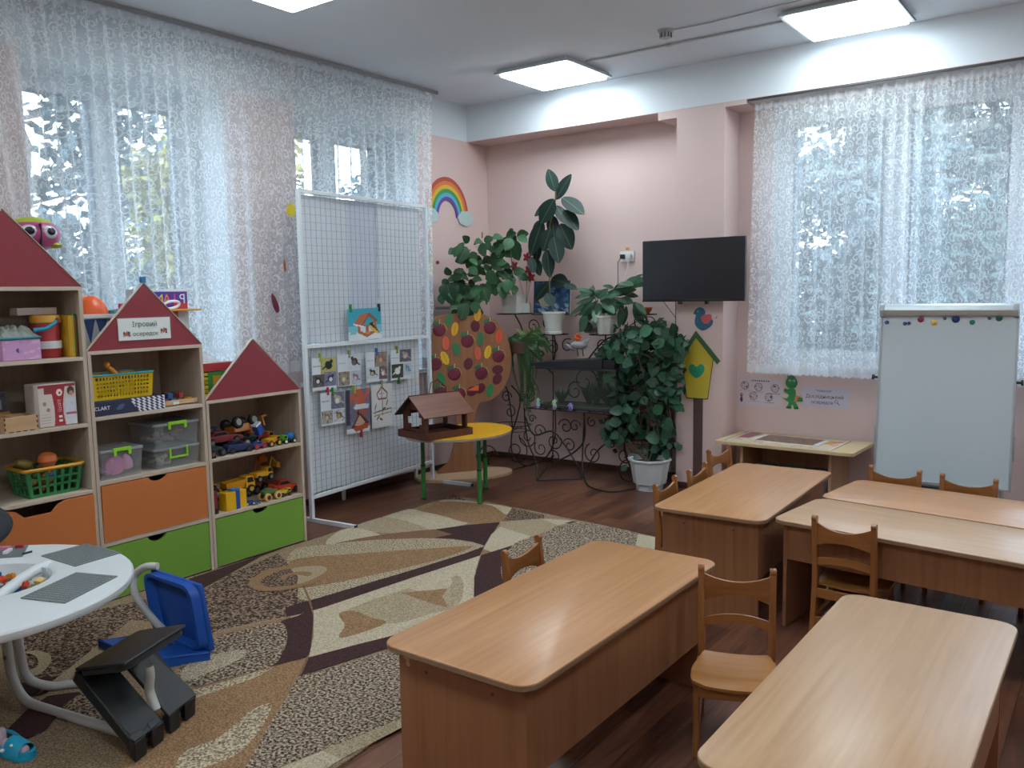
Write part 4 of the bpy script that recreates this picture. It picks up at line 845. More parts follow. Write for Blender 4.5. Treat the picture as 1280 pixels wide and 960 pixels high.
# ---- middle unit, first cell: basket on game box, block tray
def basket(label, x, y, z, rz, lx, ly, h, color, rim, rows, cols, taper=.86, grp=None, rim_t=.008, slot=(.62, .55)):
    """open basket: lattice walls with real holes; lx depth, ly width"""
    t = P('basket', label, 'basket', x, y, z, rz, grp)
    Bm = PL(color); w = MB()
    def wall(p0, p1, q0, q1, nc):
        # bilinear lattice between bottom edge p0-p1 and top edge q0-q1
        p0, p1, q0, q1 = (Vector(v) for v in (p0, p1, q0, q1))
        nrm = (p1-p0).cross(q0-p0).normalized()*.0012
        def pt(u, v): return p0.lerp(p1, u).lerp(q0.lerp(q1, u), v)
        def slab(u0, u1, v0, v1):
            c = [pt(u0, v0), pt(u1, v0), pt(u1, v1), pt(u0, v1)]
            w.add([tuple(a-nrm) for a in c]+[tuple(a+nrm) for a in c], [(3, 2, 1, 0), (4, 5, 6, 7), (0, 1, 5, 4), (1, 2, 6, 5), (2, 3, 7, 6), (3, 0, 4, 7)])
        m_ = .12; slab(0, 1, 0, m_); slab(0, 1, 1-m_*.8, 1); slab(0, .07, m_, 1-m_*.8); slab(.93, 1, m_, 1-m_*.8)
        for r in range(1, rows): vv = m_+(1-1.8*m_)*r/rows; slab(.07, .93, vv-.5*(1-slot[1])*(.8/rows), vv+.5*(1-slot[1])*(.8/rows))
        for c in range(1, nc): uu = .07+.86*c/nc; slab(uu-.5*(1-slot[0])*.86/nc, uu+.5*(1-slot[0])*.86/nc, m_, 1-m_*.8)
    a, b = lx/2*taper, ly/2*taper; A, Bq = lx/2, ly/2
    wall((a, -b, 0), (a, b, 0), (A, -Bq, h), (A, Bq, h), cols); wall((-a, -b, 0), (-a, b, 0), (-A, -Bq, h), (-A, Bq, h), cols)
    nc2 = max(2, int(cols*lx/ly)); wall((-a, -b, 0), (a, -b, 0), (-A, -Bq, h), (A, -Bq, h), nc2); wall((-a, b, 0), (a, b, 0), (-A, Bq, h), (A, Bq, h), nc2)
    w.build('lattice', Bm, t)
    MB().box(-a, a, -b, b, 0, .003).build('bottom', Bm, t)
    ol = rr(lx+.012, ly+.012, .02, 4); MB().tube([(p[0], p[1], h) for p in ol], rim_t, 6, True).build('rim', PL(rim), t, smooth=True)
    return t
zm = .9345
t = P('game_box', 'flat dark blue board game box with a checkered end under the yellow basket', 'box', .60, -3.885, zm)
def gbox(U, V):
    im = fill(U.shape, '#252c47'); c = ((np.floor(U*26+V*5).astype(int)+np.floor(V*5).astype(int)) % 2) == 0
    r = U > .46+.16*(1-V); im[r & c] = hexc('#e3e6ee'); im[r & ~c] = hexc('#2a3350'); s = ((U-.34)/.06)**2+((V-.5-(U-.34)*2)/.18)**2 < 1; im[s] = hexc('#4a5f7d'); return im
MB().box(-.14, .094, -.185, .185, 0, .072).build('carton', mat('#252c47', .5), t, bevel=.002)
s_ = sheet('printed_side', .366, .070, 104, 20, gbox, t, .45, .0006); s_.location = (.0945, 0, .001); s_.rotation_euler = (0, 0, PI/2)
textobj('lettering', 'CLART', .026, mat('#eef0f4', .5), s_, (-.152, -.001, .036), (PI/2, 0, 0), .0003)
basket('bright yellow basket with small square holes on the game box', .58, -3.905, zm+.073, .0, .17, .33, .125, '#d8b214', '#3fa9b4', 5, 17, .93, rim_t=.005, slot=(.5, .5))
rnd = random.Random(5)
def clutter(cx, cy, z, lx, ly, h, cols, n, seed, group, labels, size=.025, kinds=('ball', 'box', 'cyl')):
    r = random.Random(seed)
    for i in range(n):
        x = cx+r.uniform(-.5, .5)*(lx-size*1.6); y = cy+r.uniform(-.5, .5)*(ly-size*1.6); c = cols[i % len(cols)]; s = size*r.uniform(.7, 1.15); zz2 = z+r.random()*max(0, h-2*s)
        mb = MB(); k = kinds[i % len(kinds)]
        mb.at(x, y, zz2+s*.7, rz=r.uniform(0, 3), rx=r.uniform(-.5, .5), ry=r.uniform(-.5, .5))
        if k == 'ball': mb.ball(0, 0, 0, s*.8, 10, 7, 1.1, 1, .9)
        elif k == 'box': mb.box(-s*.9, s*.9, -s*.55, s*.55, -s*.4, s*.4)
        elif k == 'cyl': mb.cylx(-s, s, 0, 0, s*.42, 10)
        else: mb.tube([(s*math.cos(a), s*math.sin(a), 0) for a in [q*.9 for q in range(7)]], s*.2, 6, True)
        o = mb.build('toy_piece', PL(c), smooth=(k != 'box'), bevel=(.002 if k == 'box' else 0)); tag(o, labels, 'toy', group)
clutter(.58, -3.905, zm+.085, .15, .29, .135, ['#2a6fa0', '#2f8f9c', '#245e93', '#1e4f7e', '#3a8a86'], 16, 3, 'toy pieces in the yellow basket', 'small blue or teal toy piece heaped in the yellow basket', .026)
o = MB().at(.62, -3.93, zm+.205, rx=-.5, rz=.1).tube([(0, -.035, .012), (0, -.01, .006), (0, .03, -.006)], [.012, .017, .013], 10).ball(0, -.045, .02, .017, 10, 7).build('toy_figure', PL('#d98a2c'), smooth=True); tag(o, 'orange toy figure lying on top of the yellow basket', 'toy')
t = P('block_tray', 'pale wooden tray of coloured building blocks right of the game box', 'toy', .60, -3.595, zm)
M_PALE = wood('#d3b08e', '#c09a76', 'y', 1, .5, name='pale tray wood')
MB().box(-.08, .08, -.092, .092, .004, .010).build('tray_base', M_PALE, t)
for a, b in ((-.08, -.074), (.074, .08)): MB().box(a, b, -.092, .092, .0, .034).build('tray_side', M_PALE, t, bevel=.001)
for a, b in ((-.098, -.092), (.092, .098)): MB().box(-.08, .08, a, b, .0, .034).build('tray_end', M_PALE, t, bevel=.001)
MB().box(.0802, .0808, -.05, -.015, .01, .026).build('label_strip', mat('#dcdcd6', .6), t)
bl = [('#a8332f', .03, -.07, 0, 0), ('#2f5f94', .03, -.045, 1, 0), ('#2d7352', .03, .01, 0, .1), ('#a5363a', .03, .015, 1, .2), ('#d3a12c', .03, .065, 0, .3), ('#2c5f93', -.02, -.05, 0, 0), ('#b03a2e', -.02, -.03, 1, .1), ('#326fa5', .02, -.02, 0, 0), ('#8d3b34', -.03, .03, 0, .2), ('#2f6f5c', -.02, .03, 1, .4), ('#c08d2a', -.04, .07, 0, .1)]
cn = {'#a8332f': 'red', '#2f5f94': 'blue', '#2d7352': 'green', '#a5363a': 'crimson', '#d3a12c': 'yellow', '#2c5f93': 'blue', '#b03a2e': 'red', '#326fa5': 'blue', '#8d3b34': 'brick red', '#2f6f5c': 'dark green', '#c08d2a': 'ochre'}
for c, dx, dy, lv, rz in bl:
    o = MB().at(0, 0, 0, rz=rz).box(-.02, .02, -.014, .014, 0, .028).build('toy_block', PL(c, .5), bevel=.002); o.location = (.60+dx, -3.595+dy, zm+.0105+lv*.029); tag(o, 'small painted wooden block in the block tray', 'toy block', 'wooden blocks in the tray')
# ---- clear boxes
def clear_mat(c='#d9dee0', a=.22):
    key = ('clear', c, a)
    if key in MATS: return MATS[key]
    m = bpy.data.materials.new('clear plastic'); m.use_nodes = True; nt = m.node_tree; nt.nodes.clear()
    o = N(nt, 'ShaderNodeOutputMaterial'); tr = N(nt, 'ShaderNodeBsdfTransparent'); tr.inputs['Color'].default_value = (.9, .92, .93, 1)
    p = N(nt, 'ShaderNodeBsdfPrincipled'); p.inputs['Base Color'].default_value = (*lin(c), 1); p.inputs['Roughness'].default_value = .15; x = N(nt, 'ShaderNodeMixShader')
    x.inputs['Fac'].default_value = a; L(nt, tr.outputs[0], x.inputs[1]); L(nt, p.outputs[0], x.inputs[2]); L(nt, x.outputs[0], o.inputs['Surface']); MATS[key] = m; return m
def clear_box(label, x, y, z, lx, ly, h, hang, grp='clear lidded plastic boxes'):
    t = P('plastic_box', label, 'box', x, y, z, 0, grp); w = MB(); a, b = lx/2, ly/2; q = .92
    w.add([(-a*q, -b*q, 0), (a*q, -b*q, 0), (a*q, b*q, 0), (-a*q, b*q, 0), (-a, -b, h), (a, -b, h), (a, b, h), (-a, b, h)], [(0, 3, 2, 1), (0, 1, 5, 4), (1, 2, 6, 5), (2, 3, 7, 6), (3, 0, 4, 7)])
    w.build('tub', clear_mat(), t)
    MB().prism(rr(lx+.016, ly+.016, .015, 4), h, h+.014).build('lid', clear_mat('#b4b8ba', .55), t, bevel=.003)
    g = PL('#8fcf2a'); k = MB(); yy = b*.42; zz3 = h+.006
    if hang == 'up': k.box(a+.004, a+.014, -yy, yy, zz3-.004, zz3+.014).box(a+.006, a+.014, -yy, -yy+.016, zz3-.026, zz3).box(a+.006, a+.014, yy-.016, yy, zz3-.026, zz3)
    else: k.box(a+.004, a+.012, -yy, -yy+.01, zz3-.045, zz3+.005).box(a+.004, a+.012, yy-.01, yy, zz3-.045, zz3+.005).box(a+.004, a+.012, -yy, yy, zz3-.052, zz3-.042)
    k.build('handle', g, t, bevel=.002)
    return t
zk = .6125
clear_box('clear plastic box of pink toys at the left of the middle shelf', .60, -3.955, zk, .19, .22, .135, 'up')
clear_box('lower of two stacked clear boxes, its green handle hanging down', .56, -3.635, zk, .24, .26, .095, 'down')
clear_box('upper of two stacked clear boxes with its green handle up', .56, -3.635, zk+.110, .24, .26, .115, 'up')
PK = mat('#d978b0', .4, var=.02)
o = MB().cyly(-.028, .028, 0, 0, .048, 20).build('toy_drum', PK, smooth=True, bevel=.004); o.location = (.628, -3.965, zk+.058); o.rotation_euler = (0, 0, PI/2-.15); tag(o, 'round pink toy pot inside the pink clear box', 'toy')
o = MB().lathe([(.001, 0), (.026, .004), (.03, .03), (.022, .06), (.012, .075), (.001, .08)], 14, cap=False).build('toy_bottle', mat('#e3a0c4', .4), smooth=True); o.location = (.64, -3.895, zk+.035); o.rotation_euler = (0.3, .2, 0); tag(o, 'pale pink toy bottle in the pink clear box', 'toy')
clutter(.60, -3.955, zk+.004, .15, .18, .11, ['#d77fb4', '#e79cc0', '#b85a8e', '#e5b3cf', '#dfa079'], 12, 8, 'pink toy pieces in the clear box', 'small pink toy piece inside the pink clear box', .024)
clutter(.56, -3.635, zk+.004, .19, .21, .085, ['#8c8577', '#b09a86', '#5f5a50', '#99a083', '#c2b8a4', '#6d5750'], 18, 9, 'small toy figures in the lower stacked box', 'small brownish toy figure inside the lower stacked box', .024)
clutter(.56, -3.635, zk+.114, .19, .21, .085, ['#9b9285', '#7f6f66', '#b5aa98', '#6a6961', '#a7776a', '#8e8b82'], 18, 11, 'small toy figures in the upper stacked box', 'small greyish toy figure inside the upper stacked box', .024)
# ---- tall unit cells
z1, z2, z3 = 1.2355, .9125, .5845
t = P('toy_case', 'pink plastic carry case with a teal lid on the top shelf', 'box', .59, -4.385, z1)
def pinkcase(U, V):
    im = fill(U.shape, '#c99ac6'); n = nz(U, V, 5, 2); im[n > .4] = hexc('#d9aed0'); im[n < -.5] = hexc('#bb8ec0'); im[((U-.42)**2*3+(V-.5)**2 < .02) & (U < .42)] = hexc('#5f4a86'); return im
MB().box(-.10, .095, -.085, .085, 0, .095).build('case_body', mat('#c795c2', .35), t, bevel=.004)
s_ = sheet('printed_front', .16, .085, 60, 24, pinkcase, t, .3, .0008); s_.location = (.0958, 0, .004); s_.rotation_euler = (0, 0, PI/2)
MB().box(-.105, .10, -.09, .09, .096, .108).build('lid', PL('#2c7c8c'), t, bevel=.004)
t = P('toy_packet', 'crinkled clear packet of pale green pieces on the pink case', 'toy', .59, -4.385, z1+.108)
mb = MB(); r_ = random.Random(4); n = 12; vs = [((i/n-.5)*.17, (j/n-.5)*.17, (.045*(1-((i/n-.5)*2)**4)*(1-((j/n-.5)*2)**4)*(.6+.7*r_.random()))) for j in range(n+1) for i in range(n+1)]
mb.add(vs, [(j*(n+1)+i, j*(n+1)+i+1, (j+1)*(n+1)+i+1, (j+1)*(n+1)+i) for j in range(n) for i in range(n)]); mb.build('wrapper', clear_mat('#c9d0c6', .5), t)
for k in range(12):
    MB().at(r_.uniform(-.05, .06), r_.uniform(-.06, .06), .008+.01*(k % 3), rz=r_.uniform(0, 3), rx=r_.uniform(-.3, .3)).box(-.018, .018, -.007, .007, -.003, .003).build('green_piece', PL(['#8fb53a', '#b9c9a0', '#6f9f56', '#d5d9d0'][k % 4]), t)
t = P('cool_jug', 'red toy drink jug with a yellow lid and blue handle on the top shelf', 'toy jug', .60, -4.235, z1)
MB().lathe([(.001, 0), (.060, 0), (.065, .01), (.065, .045), (.064, .046)], 24, cap=False).build('base', PL('#9a2a2c'), t, smooth=True)
MB().lathe([(.066, .045), (.068, .05), (.067, .077), (.064, .080)], 24).build('white_band', PL('#d6dcdc'), t, smooth=True)
MB().lathe([(.060, .08), (.058, .095), (.062, .14), (.060, .165)], 24).build('body', PL('#b03a3c'), t, smooth=True)
MB().lathe([(.062, .165), (.066, .168), (.066, .195), (.06, .203), (.001, .203)], 24, cap=False).build('lid', PL('#d9a03a'), t, smooth=True)
MB().tube([(.06, .03, .178), (.085, 0, .162), (.09, -.04, .14), (.07, -.085, .135)], [.007, .009, .010, .011], 8).build('handle', PL('#1c8cab'), t, smooth=True); MB().at(.066, .03, .178, ry=PI/2).cylz(0, 0, -.004, .008, .011, 14).build('button', mat('#7a3e34', .5), t)
o = MB().box(-.03, .05, -.09, .09, 0, .034).build('cardboard_box', mat('#a8958a', .6), bevel=.003); o.location = (.57, -4.275, z1+.2045); tag(o, 'flat greyish box lying on the red jug', 'box')
cols = ['#cfa22a', '#d6ae2f', '#cc9c24', '#8aa34c', '#3f8f4a', '#a83a38', '#2f6f44', '#8c3a34', '#2f7a44']
lbs = ['yellow ribbed', 'yellow ribbed', 'yellow ribbed', 'olive', 'green', 'red', 'dark green', 'brick red', 'green']
for k in range(9):
    th_ = .0075 if k < 3 else .0045; yy = -4.166+[0, .0085, .017, .0245, .0300, .0352, .0402, .0452, .0502][k]; h_ = .198 if k < 3 else .205-(k % 3)*.006
    if k < 3:
        mb = MB()
        for q in range(26): mb.box(-.09, .0905+(.0015 if q % 2 else 0), -.0033, .0033, q*h_/26, (q+1)*h_/26)
    else: mb = MB().box(-.1, .08, -.002, .002, 0, h_)
    o = mb.build('card_sheet' if k < 3 else 'thin_book', PL(cols[k], .5)); o.location = (.60, yy, z1); tag(o, '%s one of the thin cards and books standing right of the jug' % lbs[k], 'card' if k < 3 else 'book', 'cards and thin books right of the jug')
o = MB().ball(0, 0, .075, .075, 18, 12).build('toy_ball', mat('#1f5f6f', .4, var=.5, scale=9), smooth=True); o.location = (.45, -4.56, z1); tag(o, 'blue green ball at the back of the top shelf', 'ball')
# second cell
t = P('diaper_pack', 'red and white printed pack standing on the second shelf of the tallest unit', 'pack', .60, -4.245, z2)
def pack(U, V):
    im = fill(U.shape, '#d2c6bd'); r = (U > .38+.03*np.sin(V*5)) & (U < .69-.05*np.sin(V*4)); im[r] = hexc('#a8323a'); im[V > .93] = hexc('#9a2f38')
    im[(U > .15) & (U < .42) & (V > .78)] = hexc('#8f3a40'); im[(((U-.56)/.08)**2+((V-.80)/.085)**2 < 1)] = hexc('#e7ddd4'); im[(((U-.57)/.03)**2+((V-.79)/.03)**2 < 1)] = hexc('#8a4a44')
    im[((U-.87)/.10)**2+((V-.82)/.11)**2 < 1] = hexc('#4f403c'); im[((U-.88)/.06)**2+((V-.76)/.06)**2 < 1] = hexc('#c08a80'); im[(U > .70) & (V < .66)] = hexc('#cfd3dc')
    n = nz(U, V, 20, 4); im[(U > .72) & (V < .62) & (n > .5)] = hexc('#b6bac8'); im[(U > .72) & (abs(V-.27) < .03)] = hexc('#b9646c')
    for a, b in ((.15, .55), (.24, .40)): im[((U-a)/.05)**2+((V-b)/.05)**2 < 1] = hexc('#a3807a')
    for b in (.12, .22): im[(abs(U-.56) < .045) & (abs(V-b) < .03)] = hexc('#e9e0da')
    for k in range(7): im[(abs(U-.55) < .05) & (abs(V-.34-.045*k) < .012) & (np.sin(U*140+k) > -.2)] = hexc('#e5d6cf')
    im[(U > .04) & (U < .3) & (np.sin(V*90) > .6) & (V < .3)] = hexc('#b5aaa2'); return im
MB().prism([(-.02, -.100), (.07, -.098), (.085, -.085), (.085, .085), (.07, .098), (-.02, .10)], 0, .205).build('pack_body', mat('#cbbfb6', .4), t, bevel=.008)
s_ = sheet('printed_front', .172, .196, 84, 90, pack, t, .35, .0008, bend=0); s_.location = (.0865, 0, .004); s_.rotation_euler = (0, 0, PI/2)
t = P('wooden_crate', 'small plywood crate with finger joints on the second shelf', 'box', .645, -4.422, z2)
PLY = wood('#cda982', '#b8916a', 'y', 1, .6, name='plywood'); CHAR = mat('#3a2418', .9)
MB().box(.058, .062, -.072, .072, 0, .072).build('front', PLY, t, bevel=.001); MB().box(-.062, -.058, -.072, .072, 0, .072).build('back', PLY, t); MB().box(-.058, .058, -.035, -.031, .0, .072).build('inner_side', PLY, t)
MB().box(-.058, .058, .068, .072, 0, .072).build('side', PLY, t); MB().box(-.058, .058, -.072, -.068, 0, .072).build('side', PLY, t)
for z in (.012, .035, .058):
    for y_ in (-.0725, .0675): MB().box(.0615, .0626, y_, y_+.005, z, z+.012).build('burnt_joint', CHAR, t)
for y_ in (-.045, -.015, .015, .045): MB().box(.0615, .0626, y_-.01, y_+.01, .001, .005).build('burnt_joint', CHAR, t)
for k, (h0, h1, c, lab, l) in enumerate([(0, .03, '#3b3450', 'dark violet flat box, lowest of the stack behind the crate', .33), (.031, .06, '#5b5470', 'grey violet box with a pale band in the stack behind the crate', .33), (.061, .085, '#9a7436', 'ochre edged flat box in the stack behind the crate', .33), (.086, .155, '#33343c', 'dark box with a grey picture window near the top of the stack', .31), (.156, .175, '#26272d', 'black flat box on top of the stack on the second shelf', .3)]):
    t = P('game_box', lab, 'box', .49, -4.575, z2+h0, 0, 'flat boxes stacked at the left of the second shelf')
    MB().box(-.14, .085, -l/2, l/2, 0, h1-h0-.001).build('carton', mat(c, .5), t, bevel=.002)
    if k == 3:
        MB().box(.085, .0865, -.02+.03, .10+.03, .012, .055).build('picture_window', mat('#7d7d80', .4), t); MB().box(.0865, .0875, .02, .06, .02, .045).build('picture', mat('#8a4a3c', .5), t); MB().box(.085, .0865, -.06, -.02, .0, .06).build('label_patch', mat('#8c6a36', .5), t)
    if k == 1: MB().box(.085, .0865, -.14, .12, .016, .024).build('band', mat('#8f8ba0', .4), t)
# third cell
basket('green basket with tall slots and a yellow rim holding toy vegetables', .575, -4.275, z3, .0, .20, .265, .135, '#2f7f4a', '#d3961f', 3, 6, .84, rim_t=.009, slot=(.62, .72))
clutter(.575, -4.275, z3+.01, .15, .19, .12, ['#b5703c', '#7d5a34', '#c24a38', '#a88a3a', '#3a5fae', '#4c6f3a', '#2f6f5c', '#c98a4c'], 18, 21, 'toy vegetables in the green basket', 'small toy vegetable or piece inside the green basket', .03, ('ball', 'cyl', 'ball'))
o = MB().lathe([(.001, 0), (.03, .004), (.045, .03), (.04, .055), (.022, .068), (.001, .072)], 14, cap=False).build('toy_fruit', PL('#e07b45'), smooth=True); o.location = (.58, -4.262, z3+.125); tag(o, 'orange toy fruit on top of the green basket', 'toy')
o = MB().at(0, 0, 0, rx=1.2).lathe([(.001, -.04), (.02, -.03), (.028, 0), (.018, .035), (.001, .045)], 12, cap=False).build('toy_fruit', PL('#8a7a3c'), smooth=True); o.location = (.52, -4.345, z3+.145); tag(o, 'dull olive toy vegetable beside the orange one', 'toy')
t = P('toy_bucket', 'bright green toy tub cut by the left edge of the frame', 'bucket', .665, -4.615, z3); MB().lathe([(.001, 0), (.062, 0), (.072, .085), (.078, .088), (.074, .092), (.066, .086), (.056, .006), (.001, .006)], 20, cap=False).build('tub', PL('#2f9a3f'), t, smooth=True); MB().box(-.03, .03, .03, .05, .086, .10).build('white_piece', PL('#dfe6e0'), t)
# ---- things on the roofs
z = 1.571
t = P('toy_box', 'pink carton hidden behind the tallest gable, under the toy face', 'box', .50, -4.365, z); MB().box(-.12, .12, -.08, .08, 0, .165).build('carton', mat('#c487a3', .5), t, bevel=.003)
t = P('face_toy', 'round pink toy with white eyes and a yellow-green cap above the tallest gable', 'toy', .50, -4.215, z+.166)
MB().ball(0, 0, .085, .115, 22, 14, 1, 1.05, .72).build('body', mat('#b54f86', .3, var=.05), t, smooth=True)
MB().ball(0, 0, .12, .095, 22, 8, 1, 1.08, .52).build('cap', PL('#a9b53a'), t, smooth=True)
for dy, lab in ((-.055, 0), (.035, 1)):
    e = MB().at(math.sqrt(.112**2-dy*dy)-.008, dy, .092, ry=.0, rz=dy*7).ball(0, 0, 0, .034, 14, 9, .5, 1.15, .95).build('eye', PL('#c7ced2', .2), t, smooth=True)
    MB().at(math.sqrt(.112**2-dy*dy)+.006, dy*1.05, .095, rz=dy*7).ball(0, 0, 0, .02, 12, 8, .35, 1.1, .9).build('pupil', mat('#2a2030', .2), e, smooth=True)
MB().box(.09, .117, -.014, -.008, .02, .13).build('seam', mat('#33222c', .5), t); MB().ball(.05, .075, .035, .035, 12, 8, 1, 1, .5).build('cheek', PL('#b0a83e'), t, smooth=True)
# on the middle unit
z = 1.259
t = P('toy_counter', 'white toy counter with dark blue pennants between the two gables', 'toy', .50, -3.86, z)
MB().box(-.10, .10, -.20, .14, .155, .175).build('counter_top', mat('#d8dddd', .4), t, bevel=.003)
MB().box(-.09, .09, -.19, .13, 0, .155).build('body', mat('#aab2b6', .5), t)
for k in range(5):
    y_ = -.185+k*.062; MB().prism([(y_, .150), (y_+.056, .150), (y_+.028, .03)], .0905, .0925, 'x').build('pennant', mat('#233a6c', .6), t)
o = MB().at(0, 0, 0).lathe([(.001, .095), (.03, .09), (.06, .07), (.082, .03), (.088, 0), (.001, 0)], 22, cap=False).build('toy_bowl', PL('#e8622c'), smooth=True); o.location = (.50, -3.965, z+.176); tag(o, 'orange upturned bowl on the white toy counter', 'toy')
o = MB().at(0, 0, 0).lathe([(.001, 0), (.04, 0), (.05, .018), (.04, .014), (.001, .006)], 16, cap=False).build('toy_dish', PL('#58b4bd')); o.location = (.53, -3.84, z+.176); tag(o, 'small turquoise dish beside the orange bowl', 'toy')
o = MB().box(-.02, .02, -.045, .045, 0, .022).box(-.012, .012, -.02, .04, .022, .05).build('toy_train', PL('#b8334c'), bevel=.003); o.location = (.46, -3.765, z+.176); tag(o, 'small red toy on the white counter left of the middle gable', 'toy')
t = P('toy_piano_box', 'purple and blue toy box with large multicoloured letters behind the middle gable', 'box', .42, -3.52, z)
MB().box(-.04, .04, -.18, .14, 0, .30).build('carton', mat('#d6dadc', .5), t, bevel=.002)
def pianobox(U, V):
    im = fill(U.shape, '#5a2f96'); im[U < .22] = hexc('#d5dbe0'); im[(U > .22) & (U < .55)] = hexc('#3b33a8'); im[(U > .72) & (V < .35)] = hexc('#c0392f'); im[(V < .1)] = hexc('#b0463f'); im[(V > .92)] = hexc('#e3e6e8'); return im
s_ = sheet('printed_front', .31, .105, 90, 30, pianobox, t, .35, .0008); s_.location = (.0405, -.02, .188); s_.rotation_euler = (0, 0, PI/2)
for i, (ch, c) in enumerate(zip('PIANO', ['#e3e6ea', '#e0559a', '#e8862f', '#e9c63a', '#e3e6ea'])):
    textobj('letter', ch, .075, PL(c), s_, (.125-i*.048, -.0012, .055), (PI/2, 0, PI), .0006)
t = P('toy_tray', 'flat yellow toy board sticking out right of the middle gable', 'toy', .50, -3.46, z)
MB().box(-.07, .07, -.17, .09, .178, .188).build('board', PL('#d79a2a'), t, bevel=.003); MB().box(-.05, .03, -.15, -.03, 0, .178).build('foot', mat('#a5413c', .5), t)
o = MB().tube([(0, .05*math.cos(2*PI*k/20), .019*math.sin(2*PI*k/20)+.02) for k in range(20)], .008, 8, True).build('toy_ring', PL('#e4e6ea'), smooth=True); o.location = (.52, -3.52, z+.193); o.rotation_euler = (.15, 0, 0); tag(o, 'white oval ring lying on the yellow toy board', 'toy')
o = MB().box(-.012, .012, -.012, .012, 0, .03).build('toy_block', PL('#2b79a8'), bevel=.002); o.location = (XF-.01, -3.7865, 1.5885); tag(o, 'tiny blue block at the tip of the middle gable', 'toy block')
# on the low unit
z = .9465
t = P('toy_crate', 'yellow and green ribbed crate behind the lowest gable', 'box', .48, -3.35, z)
for k in range(6): MB().box(-.10, .10, -.10, -.01, .002+k*.024, .020+k*.024).build('slat', PL('#cfc02c' if k % 2 == 0 else '#bdae24'), t, bevel=.003)
MB().box(-.10, .10, -.008, .15, 0, .142).build('green_side', PL('#3f8f46'), t, bevel=.004); MB().box(.10, .103, .02, .13, .03, .12).build('yellow_panel', PL('#c8982c'), t)
t = P('game_box', 'red game box with a busy printed lid on the ribbed crate', 'box', .48, -3.33, z+.1475)
MB().box(-.10, .10, -.12, .14, 0, .045).build('carton', mat('#b53a3c', .5), t, bevel=.002)
def lidpic(U, V):
    im = fill(U.shape, '#c9b8b0'); n = nz(U, V, 12, 5); n2 = nz(U, V, 15, 8); im[n > .4] = hexc('#b8434a'); im[n2 > .6] = hexc('#4f8f6a'); im[n < -.6] = hexc('#8a5f9c'); im[n2 < -.7] = hexc('#e3d7a8'); return im
s_ = sheet('printed_lid', .25, .19, 50, 40, lidpic, t, .3, .0008, 'xy'); s_.location = (.095, .01, .0455); s_.rotation_euler = (0, 0, PI/2)
t = P('toy_bag', 'clear crinkled bag on the game box behind the lowest gable', 'bag', .45, -3.33, z+.1935)
mb = MB(); r_ = random.Random(9); n = 10; mb.add([((i/n-.5)*.15, (j/n-.5)*.20, (.05*(1-((i/n-.5)*2)**4)*(1-((j/n-.5)*2)**4)*(.6+.7*r_.random()))) for j in range(n+1) for i in range(n+1)], [(j*(n+1)+i, j*(n+1)+i+1, (j+1)*(n+1)+i+1, (j+1)*(n+1)+i) for j in range(n) for i in range(n)]); mb.build('wrapper', clear_mat('#dfe4e6', .5), t)
FICUS = [([0.947,-0.33,2.318],[0.907,-0.36,2.496],0.55),([0.902,-0.25,2.263],[1.062,-0.28,2.446],0.42),([1.017,-0.33,2.262],[1.235,-0.36,2.121],0.5),([0.885,-0.25,2.264],[0.698,-0.28,2.144],0.42),([0.933,-0.33,2.254],[0.819,-0.36,2.062],0.55),([0.902,-0.25,2.211],[1.026,-0.28,2.06],0.45),([1.024,-0.33,2.16],[1.179,-0.36,1.999],0.5),([0.856,-0.25,2.14],[0.903,-0.28,1.949],0.5),([0.818,-0.33,2.093],[0.714,-0.36,1.806],0.38),([0.736,-0.25,2.103],[0.685,-0.28,2.029],0.4),([0.898,-0.33,2.021],[0.839,-0.36,1.843],0.6),([0.939,-0.25,2.06],[1.067,-0.28,1.853],0.6),([0.929,-0.33,1.953],[0.999,-0.36,1.743],0.6),([0.733,-0.25,1.922],[0.704,-0.28,1.748],0.45),([0.859,-0.33,1.853],[0.908,-0.36,1.628],0.45),([0.693,-0.25,1.787],[0.752,-0.28,1.647],0.5),([0.697,-0.33,1.8],[0.745,-0.36,1.669],0.5),([0.847,-0.25,1.615],[1.028,-0.28,1.577],0.65),([1.025,-0.33,1.566],[1.165,-0.36,1.529],0.45),([0.82,-0.25,1.585],[0.689,-0.28,1.439],0.45),([0.853,-0.33,1.494],[0.93,-0.36,1.396],0.75)]
FSTEM = [[0.869,-0.29,1.296],[0.857,-0.29,1.478],[0.856,-0.29,1.629],[0.872,-0.29,1.839],[0.862,-0.29,2.018],[0.9,-0.29,2.164],[0.925,-0.29,2.272],[0.924,-0.29,2.331]]
